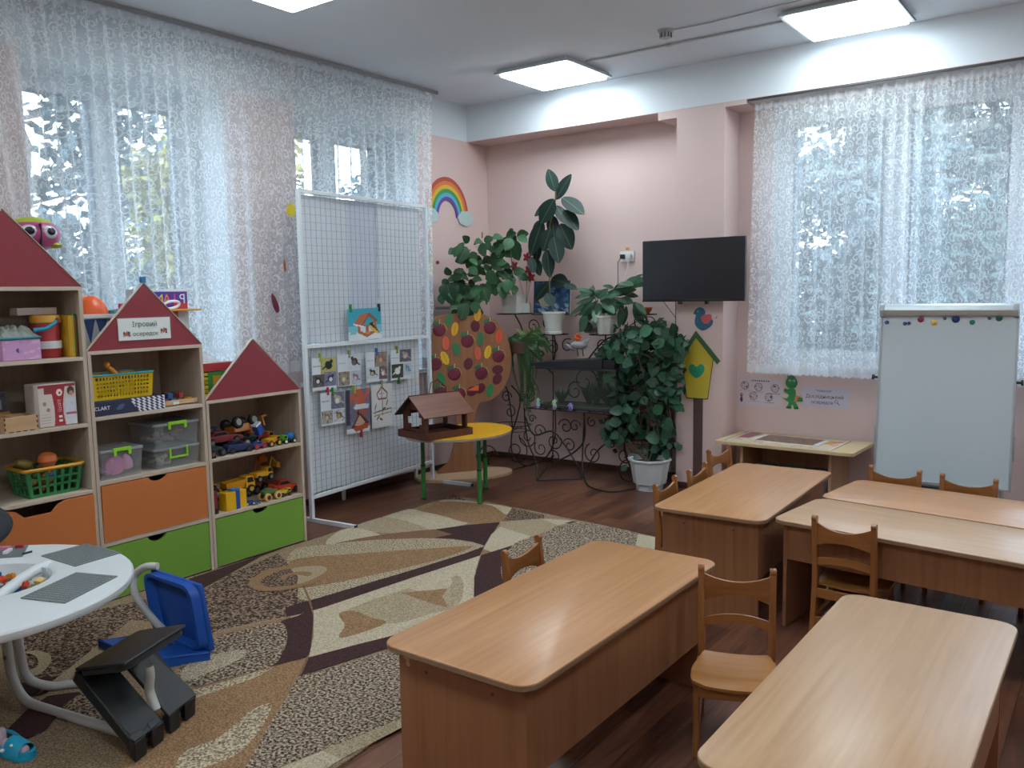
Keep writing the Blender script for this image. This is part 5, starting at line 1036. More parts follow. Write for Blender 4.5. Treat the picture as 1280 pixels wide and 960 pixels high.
HIB = [([0.154,-0.864,1.507],[0.187,-0.89,1.441]),([0.243,-0.762,1.868],[0.249,-0.822,1.847]),([0.275,-0.724,1.896],[0.272,-0.798,1.832]),([0.32,-0.672,1.924],[0.332,-0.732,1.955]),([0.282,-0.716,1.925],[0.299,-0.768,1.884]),([0.332,-0.659,1.848],[0.382,-0.677,1.788]),([0.307,-0.688,1.886],[0.304,-0.763,1.79]),([0.404,-0.576,1.933],[0.476,-0.574,1.949]),([0.391,-0.591,1.914],[0.429,-0.627,1.826]),([0.417,-0.561,1.924],[0.456,-0.597,1.883]),([0.391,-0.59,1.934],[0.401,-0.657,1.93]),([0.501,-0.463,1.971],[0.5,-0.549,1.963]),([0.528,-0.433,1.99],[0.603,-0.436,1.998]),([0.593,-0.357,1.995],[0.673,-0.36,1.995]),([0.593,-0.357,1.971],[0.669,-0.364,1.938]),([0.553,-0.403,1.952],[0.561,-0.481,1.881]),([0.566,-0.388,1.942],[0.614,-0.424,1.804]),([0.494,-0.471,1.914],[0.508,-0.54,1.844]),([0.5,-0.464,1.866],[0.527,-0.519,1.81]),([0.324,-0.667,1.791],[0.388,-0.671,1.76]),([0.299,-0.697,1.791],[0.284,-0.784,1.78]),([0.382,-0.6,1.781],[0.375,-0.685,1.741]),([0.421,-0.556,1.78],[0.507,-0.541,1.787]),([0.401,-0.579,1.742],[0.466,-0.585,1.692]),([0.323,-0.668,1.724],[0.387,-0.672,1.674]),([0.278,-0.72,1.715],[0.269,-0.801,1.667]),([0.303,-0.692,1.667],[0.282,-0.787,1.657]),([0.473,-0.496,1.76],[0.547,-0.498,1.757]),([0.499,-0.466,1.74],[0.566,-0.476,1.728]),([0.472,-0.497,1.693],[0.558,-0.485,1.642]),([0.53,-0.43,1.662],[0.598,-0.442,1.593]),([0.563,-0.392,1.672],[0.646,-0.389,1.688]),([0.42,-0.557,1.693],[0.485,-0.565,1.596]),([0.445,-0.528,1.654],[0.49,-0.559,1.519]),([0.393,-0.588,1.655],[0.42,-0.636,1.693]),([0.335,-0.655,1.628],[0.406,-0.651,1.626]),([0.315,-0.678,1.618],[0.327,-0.737,1.647]),([0.302,-0.693,1.58],[0.312,-0.754,1.504]),([0.226,-0.781,1.639],[0.301,-0.766,1.647]),([0.245,-0.759,1.601],[0.292,-0.775,1.504]),([0.226,-0.781,1.601],[0.267,-0.804,1.515]),([0.2,-0.811,1.583],[0.243,-0.83,1.448]),([0.181,-0.833,1.583],[0.198,-0.878,1.507]),([0.188,-0.825,1.631],[0.206,-0.87,1.583]),([0.207,-0.802,1.659],[0.224,-0.85,1.696]),([0.366,-0.619,1.569],[0.371,-0.689,1.502]),([0.379,-0.604,1.54],[0.397,-0.662,1.444]),([0.392,-0.589,1.559],[0.443,-0.611,1.462]),([0.497,-0.468,1.595],[0.543,-0.501,1.488]),([0.536,-0.423,1.614],[0.557,-0.486,1.536]),([0.562,-0.393,1.574],[0.604,-0.435,1.516]),([0.269,-0.731,1.504],[0.266,-0.805,1.457]),([0.294,-0.703,1.465],[0.343,-0.72,1.417]),([0.267,-0.733,1.427],[0.252,-0.82,1.41]),([0.287,-0.711,1.427],[0.309,-0.757,1.322]),([0.306,-0.689,1.407],[0.355,-0.707,1.33]),([0.274,-0.726,1.408],[0.283,-0.785,1.342]),([0.345,-0.643,1.444],[0.379,-0.681,1.368]),([0.255,-0.747,1.466],[0.247,-0.825,1.506]),([0.434,-0.54,1.809],[0.494,-0.555,1.815]),([0.355,-0.632,1.695],[0.414,-0.643,1.712])]
HSTEM = [[[0.553,-0.383,1.496],[0.548,-0.389,1.594],[0.49,-0.456,1.692],[0.452,-0.5,1.819],[0.44,-0.514,1.886]],[[0.547,-0.391,1.516],[0.502,-0.442,1.644],[0.385,-0.577,1.665],[0.295,-0.681,1.667],[0.199,-0.792,1.659]],[[0.54,-0.398,1.497],[0.462,-0.488,1.577],[0.377,-0.586,1.559],[0.285,-0.692,1.465],[0.265,-0.715,1.417]],[[0.553,-0.383,1.506],[0.549,-0.388,1.672],[0.544,-0.394,1.808],[0.526,-0.414,1.982]],[[0.464,-0.486,1.693],[0.406,-0.553,1.742],[0.316,-0.657,1.791],[0.266,-0.714,1.887]],[[0.371,-0.594,1.559],[0.243,-0.742,1.601],[0.172,-0.823,1.574]],[[0.383,-0.58,1.963],[0.384,-0.579,2.011]]]
SCH = [([1.301,-0.34,1.493],[1.193,-0.405,1.547],0.3),([1.268,-0.3,1.486],[1.133,-0.355,1.468],0.35),([1.254,-0.26,1.477],[1.15,-0.305,1.511],0.35),([1.311,-0.34,1.501],[1.223,-0.255,1.558],0.3),([1.277,-0.3,1.454],[1.182,-0.405,1.409],0.2),([1.253,-0.26,1.437],[1.093,-0.355,1.332],0.18),([1.31,-0.34,1.414],[1.119,-0.305,1.318],0.25),([1.295,-0.3,1.398],[1.116,-0.255,1.268],0.22),([1.29,-0.26,1.405],[1.356,-0.405,1.282],0.3),([1.347,-0.34,1.453],[1.438,-0.355,1.523],0.45),([1.314,-0.3,1.469],[1.436,-0.305,1.475],0.4),([1.318,-0.26,1.429],[1.443,-0.255,1.427],0.4),([1.383,-0.34,1.422],[1.527,-0.405,1.352],0.4),([1.378,-0.3,1.46],[1.553,-0.355,1.505],0.4),([1.41,-0.26,1.499],[1.578,-0.305,1.497],0.4),([1.491,-0.34,1.514],[1.533,-0.255,1.567],0.35),([1.487,-0.3,1.537],[1.667,-0.405,1.572],0.35),([1.536,-0.26,1.559],[1.735,-0.355,1.601],0.3),([1.597,-0.34,1.535],[1.7,-0.305,1.548],0.4),([1.522,-0.3,1.513],[1.639,-0.255,1.519],0.35),([1.464,-0.26,1.427],[1.667,-0.405,1.436],0.35),([1.509,-0.34,1.405],[1.587,-0.355,1.389],0.35),([1.54,-0.3,1.396],[1.524,-0.305,1.216],0.3),([1.624,-0.26,1.418],[1.699,-0.255,1.286],0.4),([1.684,-0.34,1.411],[1.802,-0.405,1.344],0.3),([1.469,-0.3,1.53],[1.402,-0.355,1.555],0.35),([1.391,-0.26,1.396],[1.435,-0.305,1.318],0.45),([1.401,-0.34,1.406],[1.379,-0.255,1.325],0.5),([1.611,-0.3,1.573],[1.752,-0.405,1.634],0.15),([1.356,-0.26,1.5],[1.329,-0.355,1.509],0.3),([1.253,-0.34,1.279],[1.127,-0.305,1.188],0.5),([1.257,-0.3,1.246],[1.154,-0.255,1.194],0.5)]
SSTEM = [[[1.357,-0.28,1.309],[1.311,-0.28,1.397],[1.275,-0.28,1.485],[1.266,-0.28,1.557]],[[1.375,-0.28,1.309],[1.348,-0.28,1.397],[1.403,-0.28,1.476],[1.476,-0.28,1.537]],[[1.384,-0.28,1.309],[1.439,-0.28,1.396],[1.547,-0.28,1.458],[1.652,-0.28,1.511]]]
IVY = [[1.494,-0.325,1.165],[1.888,-0.278,0.444],[1.579,-0.424,1.095],[1.415,-0.247,0.925],[1.855,-0.4,0.741],[1.576,-0.142,1.173],[2.003,-0.421,0.707],[1.942,-0.319,0.734],[1.806,-0.405,0.82],[1.608,-0.444,0.392],[1.761,-0.278,0.972],[1.562,-0.121,0.883],[1.498,-0.391,0.825],[1.797,-0.339,0.982],[1.845,-0.27,0.93],[2.044,-0.452,1.181],[1.535,-0.4,0.918],[1.608,-0.223,1.229],[1.882,-0.362,0.242],[1.816,-0.395,0.397],[1.654,-0.33,1.131],[2.087,-0.459,0.943],[1.916,-0.361,0.895],[1.697,-0.44,1.06],[1.883,-0.446,1.127],[1.577,-0.121,0.99],[1.792,-0.124,0.817],[1.673,-0.32,1.015],[1.993,-0.449,0.761],[1.543,-0.389,1.015],[1.721,-0.388,1.182],[1.752,-0.237,0.372],[1.738,-0.146,0.975],[1.729,-0.154,1.225],[1.854,-0.403,1.219],[2.064,-0.46,1.06],[1.978,-0.355,1.16],[1.818,-0.161,0.295],[1.368,-0.157,0.496],[1.87,-0.281,0.767],[1.679,-0.166,0.726],[1.778,-0.337,1.131],[1.952,-0.456,0.734],[1.914,-0.275,0.377],[1.631,-0.381,0.413],[1.774,-0.312,0.306],[1.962,-0.345,0.447],[1.377,-0.176,0.927],[1.545,-0.163,0.362],[1.429,-0.292,1.111],[1.475,-0.153,0.653],[1.532,-0.295,0.668],[1.904,-0.434,0.77],[1.426,-0.199,0.3],[1.733,-0.15,0.591],[1.944,-0.412,0.632],[1.845,-0.235,0.882],[1.319,-0.153,0.33],[1.554,-0.249,0.629],[1.275,-0.142,0.804],[1.631,-0.452,0.959],[2.046,-0.384,1.118],[1.845,-0.145,0.94],[1.869,-0.382,0.952],[2.02,-0.408,0.863],[1.92,-0.32,0.977],[1.84,-0.437,1.119],[2.054,-0.448,0.653],[1.409,-0.144,1.018],[2.027,-0.429,0.463],[1.557,-0.406,0.705],[1.618,-0.439,1.152],[1.802,-0.224,0.66],[1.838,-0.289,0.677],[1.489,-0.437,0.345],[1.453,-0.228,0.832],[1.995,-0.41,0.938],[2.076,-0.44,1.128],[1.92,-0.272,0.382],[1.596,-0.179,0.461],[1.898,-0.249,0.638],[2.013,-0.376,0.961],[2.005,-0.378,0.646],[1.725,-0.155,0.932],[1.708,-0.176,0.897],[1.524,-0.217,1.184],[1.654,-0.257,0.67],[1.566,-0.436,1.065],[1.995,-0.46,0.751],[1.325,-0.157,0.857],[1.875,-0.328,0.394],[1.767,-0.32,1.244],[1.976,-0.37,0.966],[1.94,-0.401,0.531],[2.02,-0.362,0.991],[1.535,-0.286,0.582],[1.354,-0.362,0.984],[2.008,-0.361,1.143],[1.864,-0.421,0.326],[1.461,-0.123,0.749],[1.353,-0.173,0.993],[1.89,-0.216,1.082],[1.521,-0.448,1.059],[1.45,-0.126,0.896],[1.667,-0.123,0.863],[1.335,-0.135,1.024],[1.973,-0.392,1.174],[1.732,-0.337,0.689],[1.446,-0.265,1.009],[1.517,-0.219,0.866],[2.054,-0.415,1.086],[2.099,-0.456,1.066],[2.07,-0.455,0.767],[1.592,-0.413,0.491],[1.606,-0.339,0.768],[1.719,-0.45,1.139],[1.946,-0.421,0.505],[1.443,-0.156,0.632],[1.673,-0.251,1.078],[1.969,-0.445,1.141],[1.444,-0.312,0.959],[1.56,-0.343,0.575],[1.724,-0.134,0.663],[2.049,-0.416,1.015],[1.725,-0.336,0.685],[1.99,-0.399,1.077],[1.485,-0.443,0.496],[1.835,-0.14,0.297],[1.922,-0.371,0.635],[1.992,-0.399,1.064],[2.011,-0.406,0.982],[1.987,-0.404,0.384],[2.002,-0.35,0.982],[1.529,-0.316,0.701],[1.789,-0.273,0.586],[1.824,-0.312,1.211],[1.893,-0.345,0.934],[1.423,-0.316,0.409],[1.476,-0.202,0.868],[1.736,-0.376,0.698],[1.769,-0.296,1.094],[1.771,-0.263,0.679],[1.645,-0.134,1.056],[1.673,-0.357,0.918],[1.569,-0.353,0.95],[1.485,-0.234,0.86],[1.835,-0.176,0.914],[1.76,-0.377,1.042],[2.077,-0.429,0.874],[1.703,-0.43,0.487],[1.96,-0.441,1.185],[1.536,-0.129,0.428],[1.521,-0.228,0.883],[1.79,-0.141,0.635],[1.697,-0.431,0.488],[1.676,-0.451,1.058],[1.52,-0.305,1.139],[1.88,-0.216,0.496],[2.041,-0.416,0.987],[1.824,-0.397,0.557],[1.579,-0.318,0.811],[1.864,-0.166,1.14],[1.826,-0.208,0.76],[1.534,-0.338,1.124],[1.462,-0.235,0.46],[1.51,-0.203,0.699],[1.777,-0.249,0.999],[1.855,-0.182,0.421],[1.994,-0.441,0.68],[1.786,-0.189,0.567],[1.53,-0.455,0.406],[1.647,-0.265,0.891],[1.596,-0.375,0.58],[1.633,-0.376,1.056],[1.742,-0.436,0.867],[1.769,-0.182,0.801],[2.048,-0.441,1.174],[1.968,-0.349,0.719],[1.546,-0.242,0.64],[1.526,-0.16,0.632],[1.855,-0.195,1.104],[1.807,-0.275,0.853],[1.718,-0.159,0.587],[1.738,-0.356,1.205],[1.476,-0.368,0.371],[1.598,-0.293,0.611],[1.99,-0.368,0.919],[2.042,-0.361,1.109],[1.445,-0.28,0.451],[1.416,-0.336,1.088],[1.56,-0.149,0.902],[1.732,-0.422,1.004],[2.029,-0.396,0.752],[1.559,-0.255,0.665],[1.754,-0.287,1.106],[1.488,-0.399,0.857],[1.598,-0.403,0.593],[1.69,-0.368,0.547],[1.593,-0.231,0.494],[1.436,-0.292,0.342],[1.864,-0.333,0.829],[1.545,-0.264,0.867],[1.595,-0.3,1.137],[1.858,-0.337,0.271],[1.843,-0.199,1.164],[1.652,-0.232,0.411],[1.881,-0.228,1.236],[1.335,-0.187,0.805],[1.816,-0.147,0.656],[2.063,-0.457,1.109],[1.575,-0.328,0.997],[1.692,-0.425,0.997],[1.665,-0.167,1.164],[1.33,-0.195,0.826],[1.621,-0.16,0.769],[1.711,-0.341,0.969],[1.5,-0.284,0.566],[2.018,-0.391,0.876],[1.891,-0.349,0.923],[1.702,-0.172,0.858],[1.538,-0.253,1.031],[2.047,-0.402,0.841],[1.77,-0.26,0.723],[1.978,-0.338,1.01],[1.714,-0.373,1.111],[1.77,-0.325,1.12],[1.678,-0.342,1.104],[1.56,-0.271,0.878],[1.726,-0.31,0.769],[1.819,-0.417,0.764],[1.728,-0.17,0.819],[1.712,-0.45,0.599],[1.442,-0.235,0.368],[1.909,-0.286,0.345],[1.478,-0.212,0.778],[1.899,-0.402,1.067],[1.969,-0.414,1.188],[1.986,-0.371,1.103],[1.616,-0.409,0.579],[1.983,-0.332,0.747],[1.853,-0.22,0.352],[1.776,-0.277,1.213],[2.018,-0.358,0.691],[1.615,-0.172,0.648],[1.634,-0.231,0.643],[1.77,-0.363,0.853],[1.976,-0.367,0.906],[1.482,-0.335,0.811],[2.016,-0.428,0.512],[1.906,-0.399,0.807],[1.9,-0.297,1.198],[1.457,-0.269,1.019],[1.459,-0.369,0.39],[1.894,-0.359,1.0],[1.829,-0.185,0.653],[2.001,-0.409,0.258],[1.573,-0.165,0.951],[1.699,-0.154,0.388],[1.577,-0.395,0.892],[1.845,-0.294,1.072],[1.768,-0.281,0.697],[1.736,-0.235,0.893],[1.679,-0.403,1.105],[1.598,-0.19,0.394],[1.493,-0.367,0.479],[1.83,-0.174,0.91],[2.024,-0.442,0.87],[1.967,-0.419,1.119],[2.013,-0.426,1.037],[1.624,-0.353,0.481]]
FERN = [[[0.661,-0.36,1.081],[0.544,-0.35,1.114],[0.467,-0.34,1.021],[0.397,-0.33,0.761]],[[0.675,-0.38,1.083],[0.602,-0.37,1.099],[0.515,-0.36,1.006],[0.471,-0.35,0.858]],[[0.689,-0.4,1.084],[0.659,-0.39,1.011],[0.637,-0.38,0.83],[0.635,-0.37,0.503]],[[0.725,-0.42,1.086],[0.716,-0.41,0.961],[0.694,-0.4,0.745],[0.692,-0.39,0.473]],[[0.661,-0.36,1.081],[0.564,-0.35,0.988],[0.585,-0.34,0.77],[0.586,-0.33,0.586]],[[0.697,-0.38,1.083],[0.72,-0.37,0.958],[0.721,-0.36,0.778],[0.699,-0.35,0.596]],[[0.733,-0.4,1.085],[0.791,-0.39,1.121],[0.847,-0.38,1.086],[0.882,-0.37,1.016]],[[0.747,-0.42,1.086],[0.782,-0.41,1.069],[0.817,-0.4,0.999],[0.83,-0.39,0.945]],[[0.683,-0.36,1.1],[0.611,-0.35,1.134],[0.491,-0.34,1.095],[0.424,-0.33,0.946]],[[0.697,-0.38,1.083],[0.665,-0.37,0.921],[0.709,-0.36,0.742],[0.733,-0.35,0.652]],[[0.722,-0.4,1.094],[0.77,-0.39,1.138],[0.848,-0.38,1.13],[0.904,-0.37,1.087]],[[0.703,-0.42,1.086],[0.587,-0.41,1.083],[0.488,-0.4,0.971],[0.466,-0.39,0.842]]]
VAR = [[0.729,-0.33,1.17],[0.783,-0.33,1.197],[0.815,-0.33,1.153],[0.686,-0.33,1.187],[0.76,-0.33,1.117],[0.663,-0.33,1.133]]
# ================================================================ GRID BOARD WITH BIRD CARDS
WHT = mat('#d9dfe3', .4, var=.01); WIRE = mat('#9aa3ab', .4, var=.02); PAPER = mat('#d3d9e1', .7, var=.02, scale=6); PAPER2 = mat('#c5cddb', .7, var=.02, scale=6)
ga = math.atan2(1.35, -.12); GL = 1.355
t = thing('grid_board', 'tall white wire grid board on feet before the second left window', 'display board', (.39, -2.50, 0), ga)
ZT, ZM, ZBt = 2.185, 1.175, .165
for z, n_ in ((ZT, 'top_rail'), (ZM, 'middle_rail'), (ZBt, 'bottom_rail')): MB().box(0, GL, -.012, .012, z-.012, z+.012).build(n_, WHT, t, bevel=.002)
for x in (0, GL):
    MB().box(x-.013, x+.013, -.013, .013, .012, ZT+.012).build('upright', WHT, t, bevel=.002)
    MB().box(x-.013, x+.013, -.38, .16, 0, .026).build('foot', WHT, t, bevel=.002); MB().box(x-.011, x+.011, -.388, -.3801, .002, .024).build('foot_plug', BLK, t)
for i in range(1, 28): MB().tube([(i*GL/28, -.004, ZBt), (i*GL/28, -.004, ZT)], .0017, 4).build('wire', WIRE, t)
for i in range(1, 41):
    z = ZBt+(ZT-ZBt)*i/41
    w_ = [(x*GL/8, -.007-.002*math.sin(i*1.7+x), z+.003*math.sin(x*.9+i*.5)) for x in range(9)]
    MB().tube(w_, .0017, 4).build('wire', WIRE, t)
def paper(x0, x1, z0, z1, m, d=.018, seed=0, wav=.006):
    mb = MB(); n = 14; k = 12; vs = []
    for j in range(k+1):
        for i in range(n+1):
            vs.append((x0+(x1-x0)*i/n, d+wav*math.sin(j*1.9+seed)*math.sin(i*.5+seed)+.003*math.sin(j*4.1+i), z0+(z1-z0)*j/k))
    mb.add(vs, [(j*(n+1)+i, j*(n+1)+i+1, (j+1)*(n+1)+i+1, (j+1)*(n+1)+i) for j in range(k) for i in range(n)]); o = mb.build('backing_paper', m, t, smooth=True); return o
paper(.015, .475, ZM+.015, ZT-.02, PAPER, .020, 1); paper(.47, .80, ZM+.1, ZT-.016, PAPER2, .030, 4); paper(.79, 1.30, ZM+.0, ZT-.02, PAPER, .022, 2)
paper(.015, 1.245, ZBt+.015, ZM-.01, PAPER, .022, 7, .005)
GX = mathutils_vec = None
GM = Matrix.Translation((.39, -2.50, 0)) @ Matrix.Rotation(ga, 4, 'Z')
def blob(im, U, V, cx, cy, rx, ry, c, a=0):
    dx = (U-cx)*math.cos(a)+(V-cy)*math.sin(a); dy = -(U-cx)*math.sin(a)+(V-cy)*math.cos(a); im[(dx/rx)**2+(dy/ry)**2 < 1] = hexc(c)
def birdcell(im, U, V, u0, u1, v0, v1, bg, bg2, body, belly, seed, tail=1):
    m = (U >= u0) & (U < u1) & (V >= v0) & (V < v1); im[m] = hexc(bg); n = nz(U, V, 14, seed); im[m & (n > .35)] = hexc(bg2)
    cx, cy = (u0+u1)/2, (v0+v1)/2; w, h = (u1-u0), (v1-v0); t_ = im.copy()
    blob(t_, U, V, cx, cy, w*.24, h*.24, body, .3*tail); blob(t_, U, V, cx-.04*tail*w, cy-h*.06, w*.14, h*.15, belly); blob(t_, U, V, cx-w*.18*tail, cy+h*.22, w*.10, h*.12, body); blob(t_, U, V, cx+w*.27*tail, cy-h*.14, w*.2, h*.05, body, -.5*tail)
    im[m] = t_[m]
def card(spec):
    def f(U, V):
        im = fill(U.shape, '#d5dbe2')
        for c in spec: birdcell(im, U, V, *c)
        for k in range(1): im[(U > .06) & (U < .36) & (abs(V-.73) < .02) & (np.sin(U*110) > -.5)] = hexc('#6c7480')
        im[(U < .012) | (U > .988) | (V < .01) | (V > .99)] = hexc('#b5bdc6'); return im
    return f
def housepic(U, V):
    im = fill(U.shape, '#3da6bd'); im[V < .45] = hexc('#7fc3cf'); im[V < .2] = hexc('#dfe6ea'); im[(V < .3) & (nz(U, V, 8, 3) > 0)] = hexc('#e3e8ec')
    P_ = lambda pts, c: im.__setitem__(inpoly(U, V, pts), hexc(c))
    P_([(.28, .24), (.55, .08), (.88, .26), (.80, .62), (.55, .45), (.30, .55)], '#a8694a'); P_([(.36, .30), (.52, .20), (.52, .42), (.36, .48)], '#d8dfe6'); P_([(.60, .22), (.80, .30), (.76, .52), (.60, .42)], '#c5d3da')
    P_([(.18, .52), (.36, .82), (.64, .86), (.42, .46)], '#bd6f50'); P_([(.16, .54), (.42, .46), (.42, .41), (.16, .49)], '#eef1f2'); P_([(.64, .86), (.88, .60), (.84, .54), (.62, .74), (.45, .48), (.42, .52)], '#8d5a40')
    P_([(.62, .50), (.70, .46), (.86, .24), (.98, .16), (.80, .20), (.66, .34)], '#d6b53a'); P_([(.62, .50), (.72, .56), (.78, .42), (.98, .15), (.70, .42)], '#23282c'); blob(im, U, V, .58, .22, .09, .04, '#d98a4a'); return im
def feeder(U, V):
    im = fill(U.shape, '#6e6b86'); n = nz(U, V, 9, 12); im[n > .2] = hexc('#8d7f8f'); im[(V > .62) & (nz(U, V, 6, 4) > -.1)] = hexc('#c05f42'); im[(U < .16) & (V > .2)] = hexc('#3c3f52'); im[V < .12] = hexc('#cfd6e0')
    P_ = lambda pts, c: im.__setitem__(inpoly(U, V, pts), hexc(c))
    P_([(.30, .58), (.42, .66), (.98, .64), (.94, .54), (.38, .54)], '#ccd8dc'); P_([(.40, .54), (.90, .54), (.88, .34), (.44, .34)], '#9a5b58'); P_([(.48, .38), (.50, .54), (.54, .54), (.52, .38)], '#6b3d40')
    P_([(.20, .14), (.55, .44), (.60, .44), (.98, .20), (.90, .12), (.4, .05)], '#4a3236'); P_([(.34, .18), (.56, .40), (.80, .22), (.6, .12)], '#c9a58a'); P_([(.25, .13), (.95, .20), (.9, .08), (.4, .03)], '#b0543a'); blob(im, U, V, .5, .45, .05, .04, '#2c3038'); return im
def posterpic(U, V):
    im = fill(U.shape, '#d2d3d3'); P_ = lambda pts, c: im.__setitem__(inpoly(U, V, pts), hexc(c))
    def line(x1, y1, x2, y2, w, c):
        d = np.hypot(x2-x1, y2-y1); s = ((U-x1)*(x2-x1)+(V-y1)*(y2-y1))/d**2; q = np.abs((U-x1)*(y2-y1)-(V-y1)*(x2-x1))/d; im[(s > 0) & (s < 1) & (q < w)] = hexc(c)
    for a in ((.25, .78, .48, .93), (.48, .93, .76, .78), (.25, .78, .33, .66), (.33, .66, .72, .66), (.72, .66, .76, .78)): line(*a, .022, '#8d5a55')
    line(.36, .78, .62, .78, .012, '#9a6a4a'); line(.48, .68, .48, .88, .012, '#9a6a4a'); line(.52, .66, .52, .28, .016, '#7d5a55'); line(.08, .36, .95, .42, .015, '#6b5a50'); line(.10, .28, .92, .33, .012, '#a3854a'); line(.92, .28, .95, .42, .012, '#a3854a'); line(.18, .28, .16, .38, .012, '#a3854a')
    for x, y, a in ((.18, .48, 1.1), (.74, .56, 1.1), (.6, .43, .2), (.45, .19, -.3), (.3, .23, .5)): blob(im, U, V, x, y, .09, .022, '#4a4e58', a)
    return im
C1 = [(.36, 1, .50, 1, '#b9b06a', '#8f8d52', '#20242a', '#20242a', 1, -1), (.02, .5, .12, .5, '#5a5350', '#7a6f68', '#2a2a2e', '#d9dce0', 2), (.5, 1, .12, .55, '#7a7898', '#8f8fae', '#33323c', '#d9dce6', 3, -1)]
C2 = [(.45, 1, .50, 1, '#cdd4dc', '#c3ccd6', '#4a4048', '#7a6a68', 4), (.04, .52, .02, .46, '#8d8478', '#5c5348', '#a08f7c', '#cfc6b4', 5), (.55, 1, .02, .46, '#b9c0cc', '#a8aab8', '#7f6f86', '#d0b9c0', 6)]
C3 = [(.40, 1, .5, 1, '#8f8a78', '#6b5a58', '#9a6a62', '#c9a08a', 7), (.04, .58, .12, .5, '#c5ccd2', '#b5bcc0', '#3c4148', '#c9b98a', 8), (.60, 1, .06, .5, '#6b5558', '#8a7070', '#b3a098', '#ddd', 9)]
C3[2] = (.60, 1, .06, .5, '#6b5558', '#8a7070', '#b3a098', '#dddddd', 9)
C4 = [(.42, 1, .58, 1, '#5a5a62', '#77767e', '#a59aa0', '#c2b8bc', 10), (.04, .60, .06, .52, '#3f473f', '#4e584a', '#e0e2dd', '#e8eae6', 11, -1), (.62, 1, .12, .55, '#b9c8dc', '#aabcd4', '#6f86a8', '#9fb0c8', 12)]
C5 = [(.42, 1, .48, 1, '#6a6880', '#8180a0', '#b5ae9c', '#e6e2cf', 13), (.04, .50, .06, .46, '#9fa49c', '#77695c', '#8a7058', '#ccb59c', 14), (.52, 1, .06, .46, '#c3c9d0', '#9a948e', '#6b5f58', '#b3a068', 15)]
CARDS = [('teal card with a yellow bird on a wooden feeder, alone on the upper grid', housepic, .407, 1.190, .36, .225, 0), ('card with a magpie over a yellow field, first in the upper row', card(C1), .034, .873, .235, .225, 0), ('card with a brown sparrow on white, second in the upper row', card(C2), .278, .880, .245, .22, 0),
         ('card with a reddish bird among branches, third in the upper row', card(C3), .575, .880, .24, .215, 0), ('card with a white dove on dark green, last in the upper row', card(C4), .852, .870, .25, .225, 0), ('card with a pale bird over grey violet, first in the lower row', card(C5), .101, .628, .24, .228, 0),
         ('tall picture of a feeder under red leaves in the lower row', feeder, .35, .535, .25, .312, 0), ('tall white sheet with a hanging house and birds on a fence in the lower row', posterpic, .62, .537, .236, .32, 0)]
PEG = ['#3f8f3a', '#2a2a35', '#a8b53a', '#a83a44', '#8c9a6a', '#23305c', '#3f6fb0', '#c04a6a', '#7f8c2a', '#2f7a3f']
for i, (lab, fn, x, z, w_, h_, _) in enumerate(CARDS):
    o = sheet('bird_card', w_, h_, 56, int(56*h_/w_), fn, None, .45, .0008, bend=.003); p = GM @ Vector((x+w_/2, -.016, z)); o.location = p; o.rotation_euler = (0, math.radians(1.2 if i > 0 else -1), ga); tag(o, lab, 'picture', 'bird cards pegged to the grid board')
    ks = [(.08, 1), (.92, 1)] if i == 0 else ([(.5, 1)] if i not in (1, 6) else [(.35, 1), (.6, 0)])
    if i == 4: ks = [(.3, 1), (.35, .0)]
    for j, (u, v) in enumerate(ks):
        pz = z+h_*v+(.004 if v else -.006); mb = MB().box(-.006, .006, -.026, -.002, -.028, -.020).box(-.0055, .0055, -.012, -.004, -.028, .026).box(-.0055, .0055, -.024, -.016, -.028, .026)
        c = PEG[(i*2+j) % 10]; q = mb.build('clothes_peg', PL(c), bevel=.001); q.location = GM @ Vector((x+w_*u, -.004, pz)); q.rotation_euler = (0, 0, ga)
        nm = {'#3f8f3a': 'green', '#2a2a35': 'black', '#a8b53a': 'lime', '#a83a44': 'red', '#8c9a6a': 'olive', '#23305c': 'navy', '#3f6fb0': 'blue', '#c04a6a': 'pink', '#7f8c2a': 'moss', '#2f7a3f': 'dark green'}[c]
        wh = ['the feeder card on the upper grid', 'the magpie card', 'the sparrow card', 'the reddish bird card', 'the white dove card', 'the pale bird card', 'the red leaves feeder picture', 'the tall white sheet'][i]
        tag(q, '%s clothes peg at the %s of %s' % (nm, 'top' if v else 'bottom', wh), 'clothes peg', 'clothes pegs on the grid board')
# radiator behind the board
t = thing('radiator', 'white radiator on short legs behind the grid board', 'radiator', (.10, -1.56, 0), PI/2)
for k in range(9): MB().box(-.45+k*.1, -.362+k*.1, -.05, .03, .17, .70).build('section', WHT, t, bevel=.012)
for x in (-.40, .39): MB().box(x-.012, x+.012, -.02, .0, 0, .17).build('leg', WHT, t)
# curtain leaves
def flat_leaf(L_, W_, m, lobes=0, th=.0012, n=18):
    pts = []
    for k in range(n):
        a = 2*PI*k/n; r = 1+(.14*math.cos(a*lobes) if lobes else 0); x = math.cos(a)*L_/2*r; z = math.sin(a)*W_/2*r*(1-.25*math.cos(a)); pts.append((x, z))
    return MB().prism(pts, -th/2, th/2, 'y')
for (y, z, L_, W_, c, a, lb, lab) in ((-2.41, 2.084, .09, .075, '#e3c72c', 1.4, 6, 'yellow paper leaf pinned high on the lace curtain'), (-2.484, 1.712, .085, .022, '#a3502c', 1.6, 0, 'thin rust coloured leaf on the lace curtain'), (-2.577, 1.465, .135, .045, '#6b2436', 1.9, 0, 'dark purple paper leaf lowest on the lace curtain')):
    o = flat_leaf(L_, W_, None, lb).build('paper_leaf', mat(c, .6), bevel=0); o.location = (.205, y, z); o.rotation_euler = (0, -a, PI/2); tag(o, lab, 'decoration')
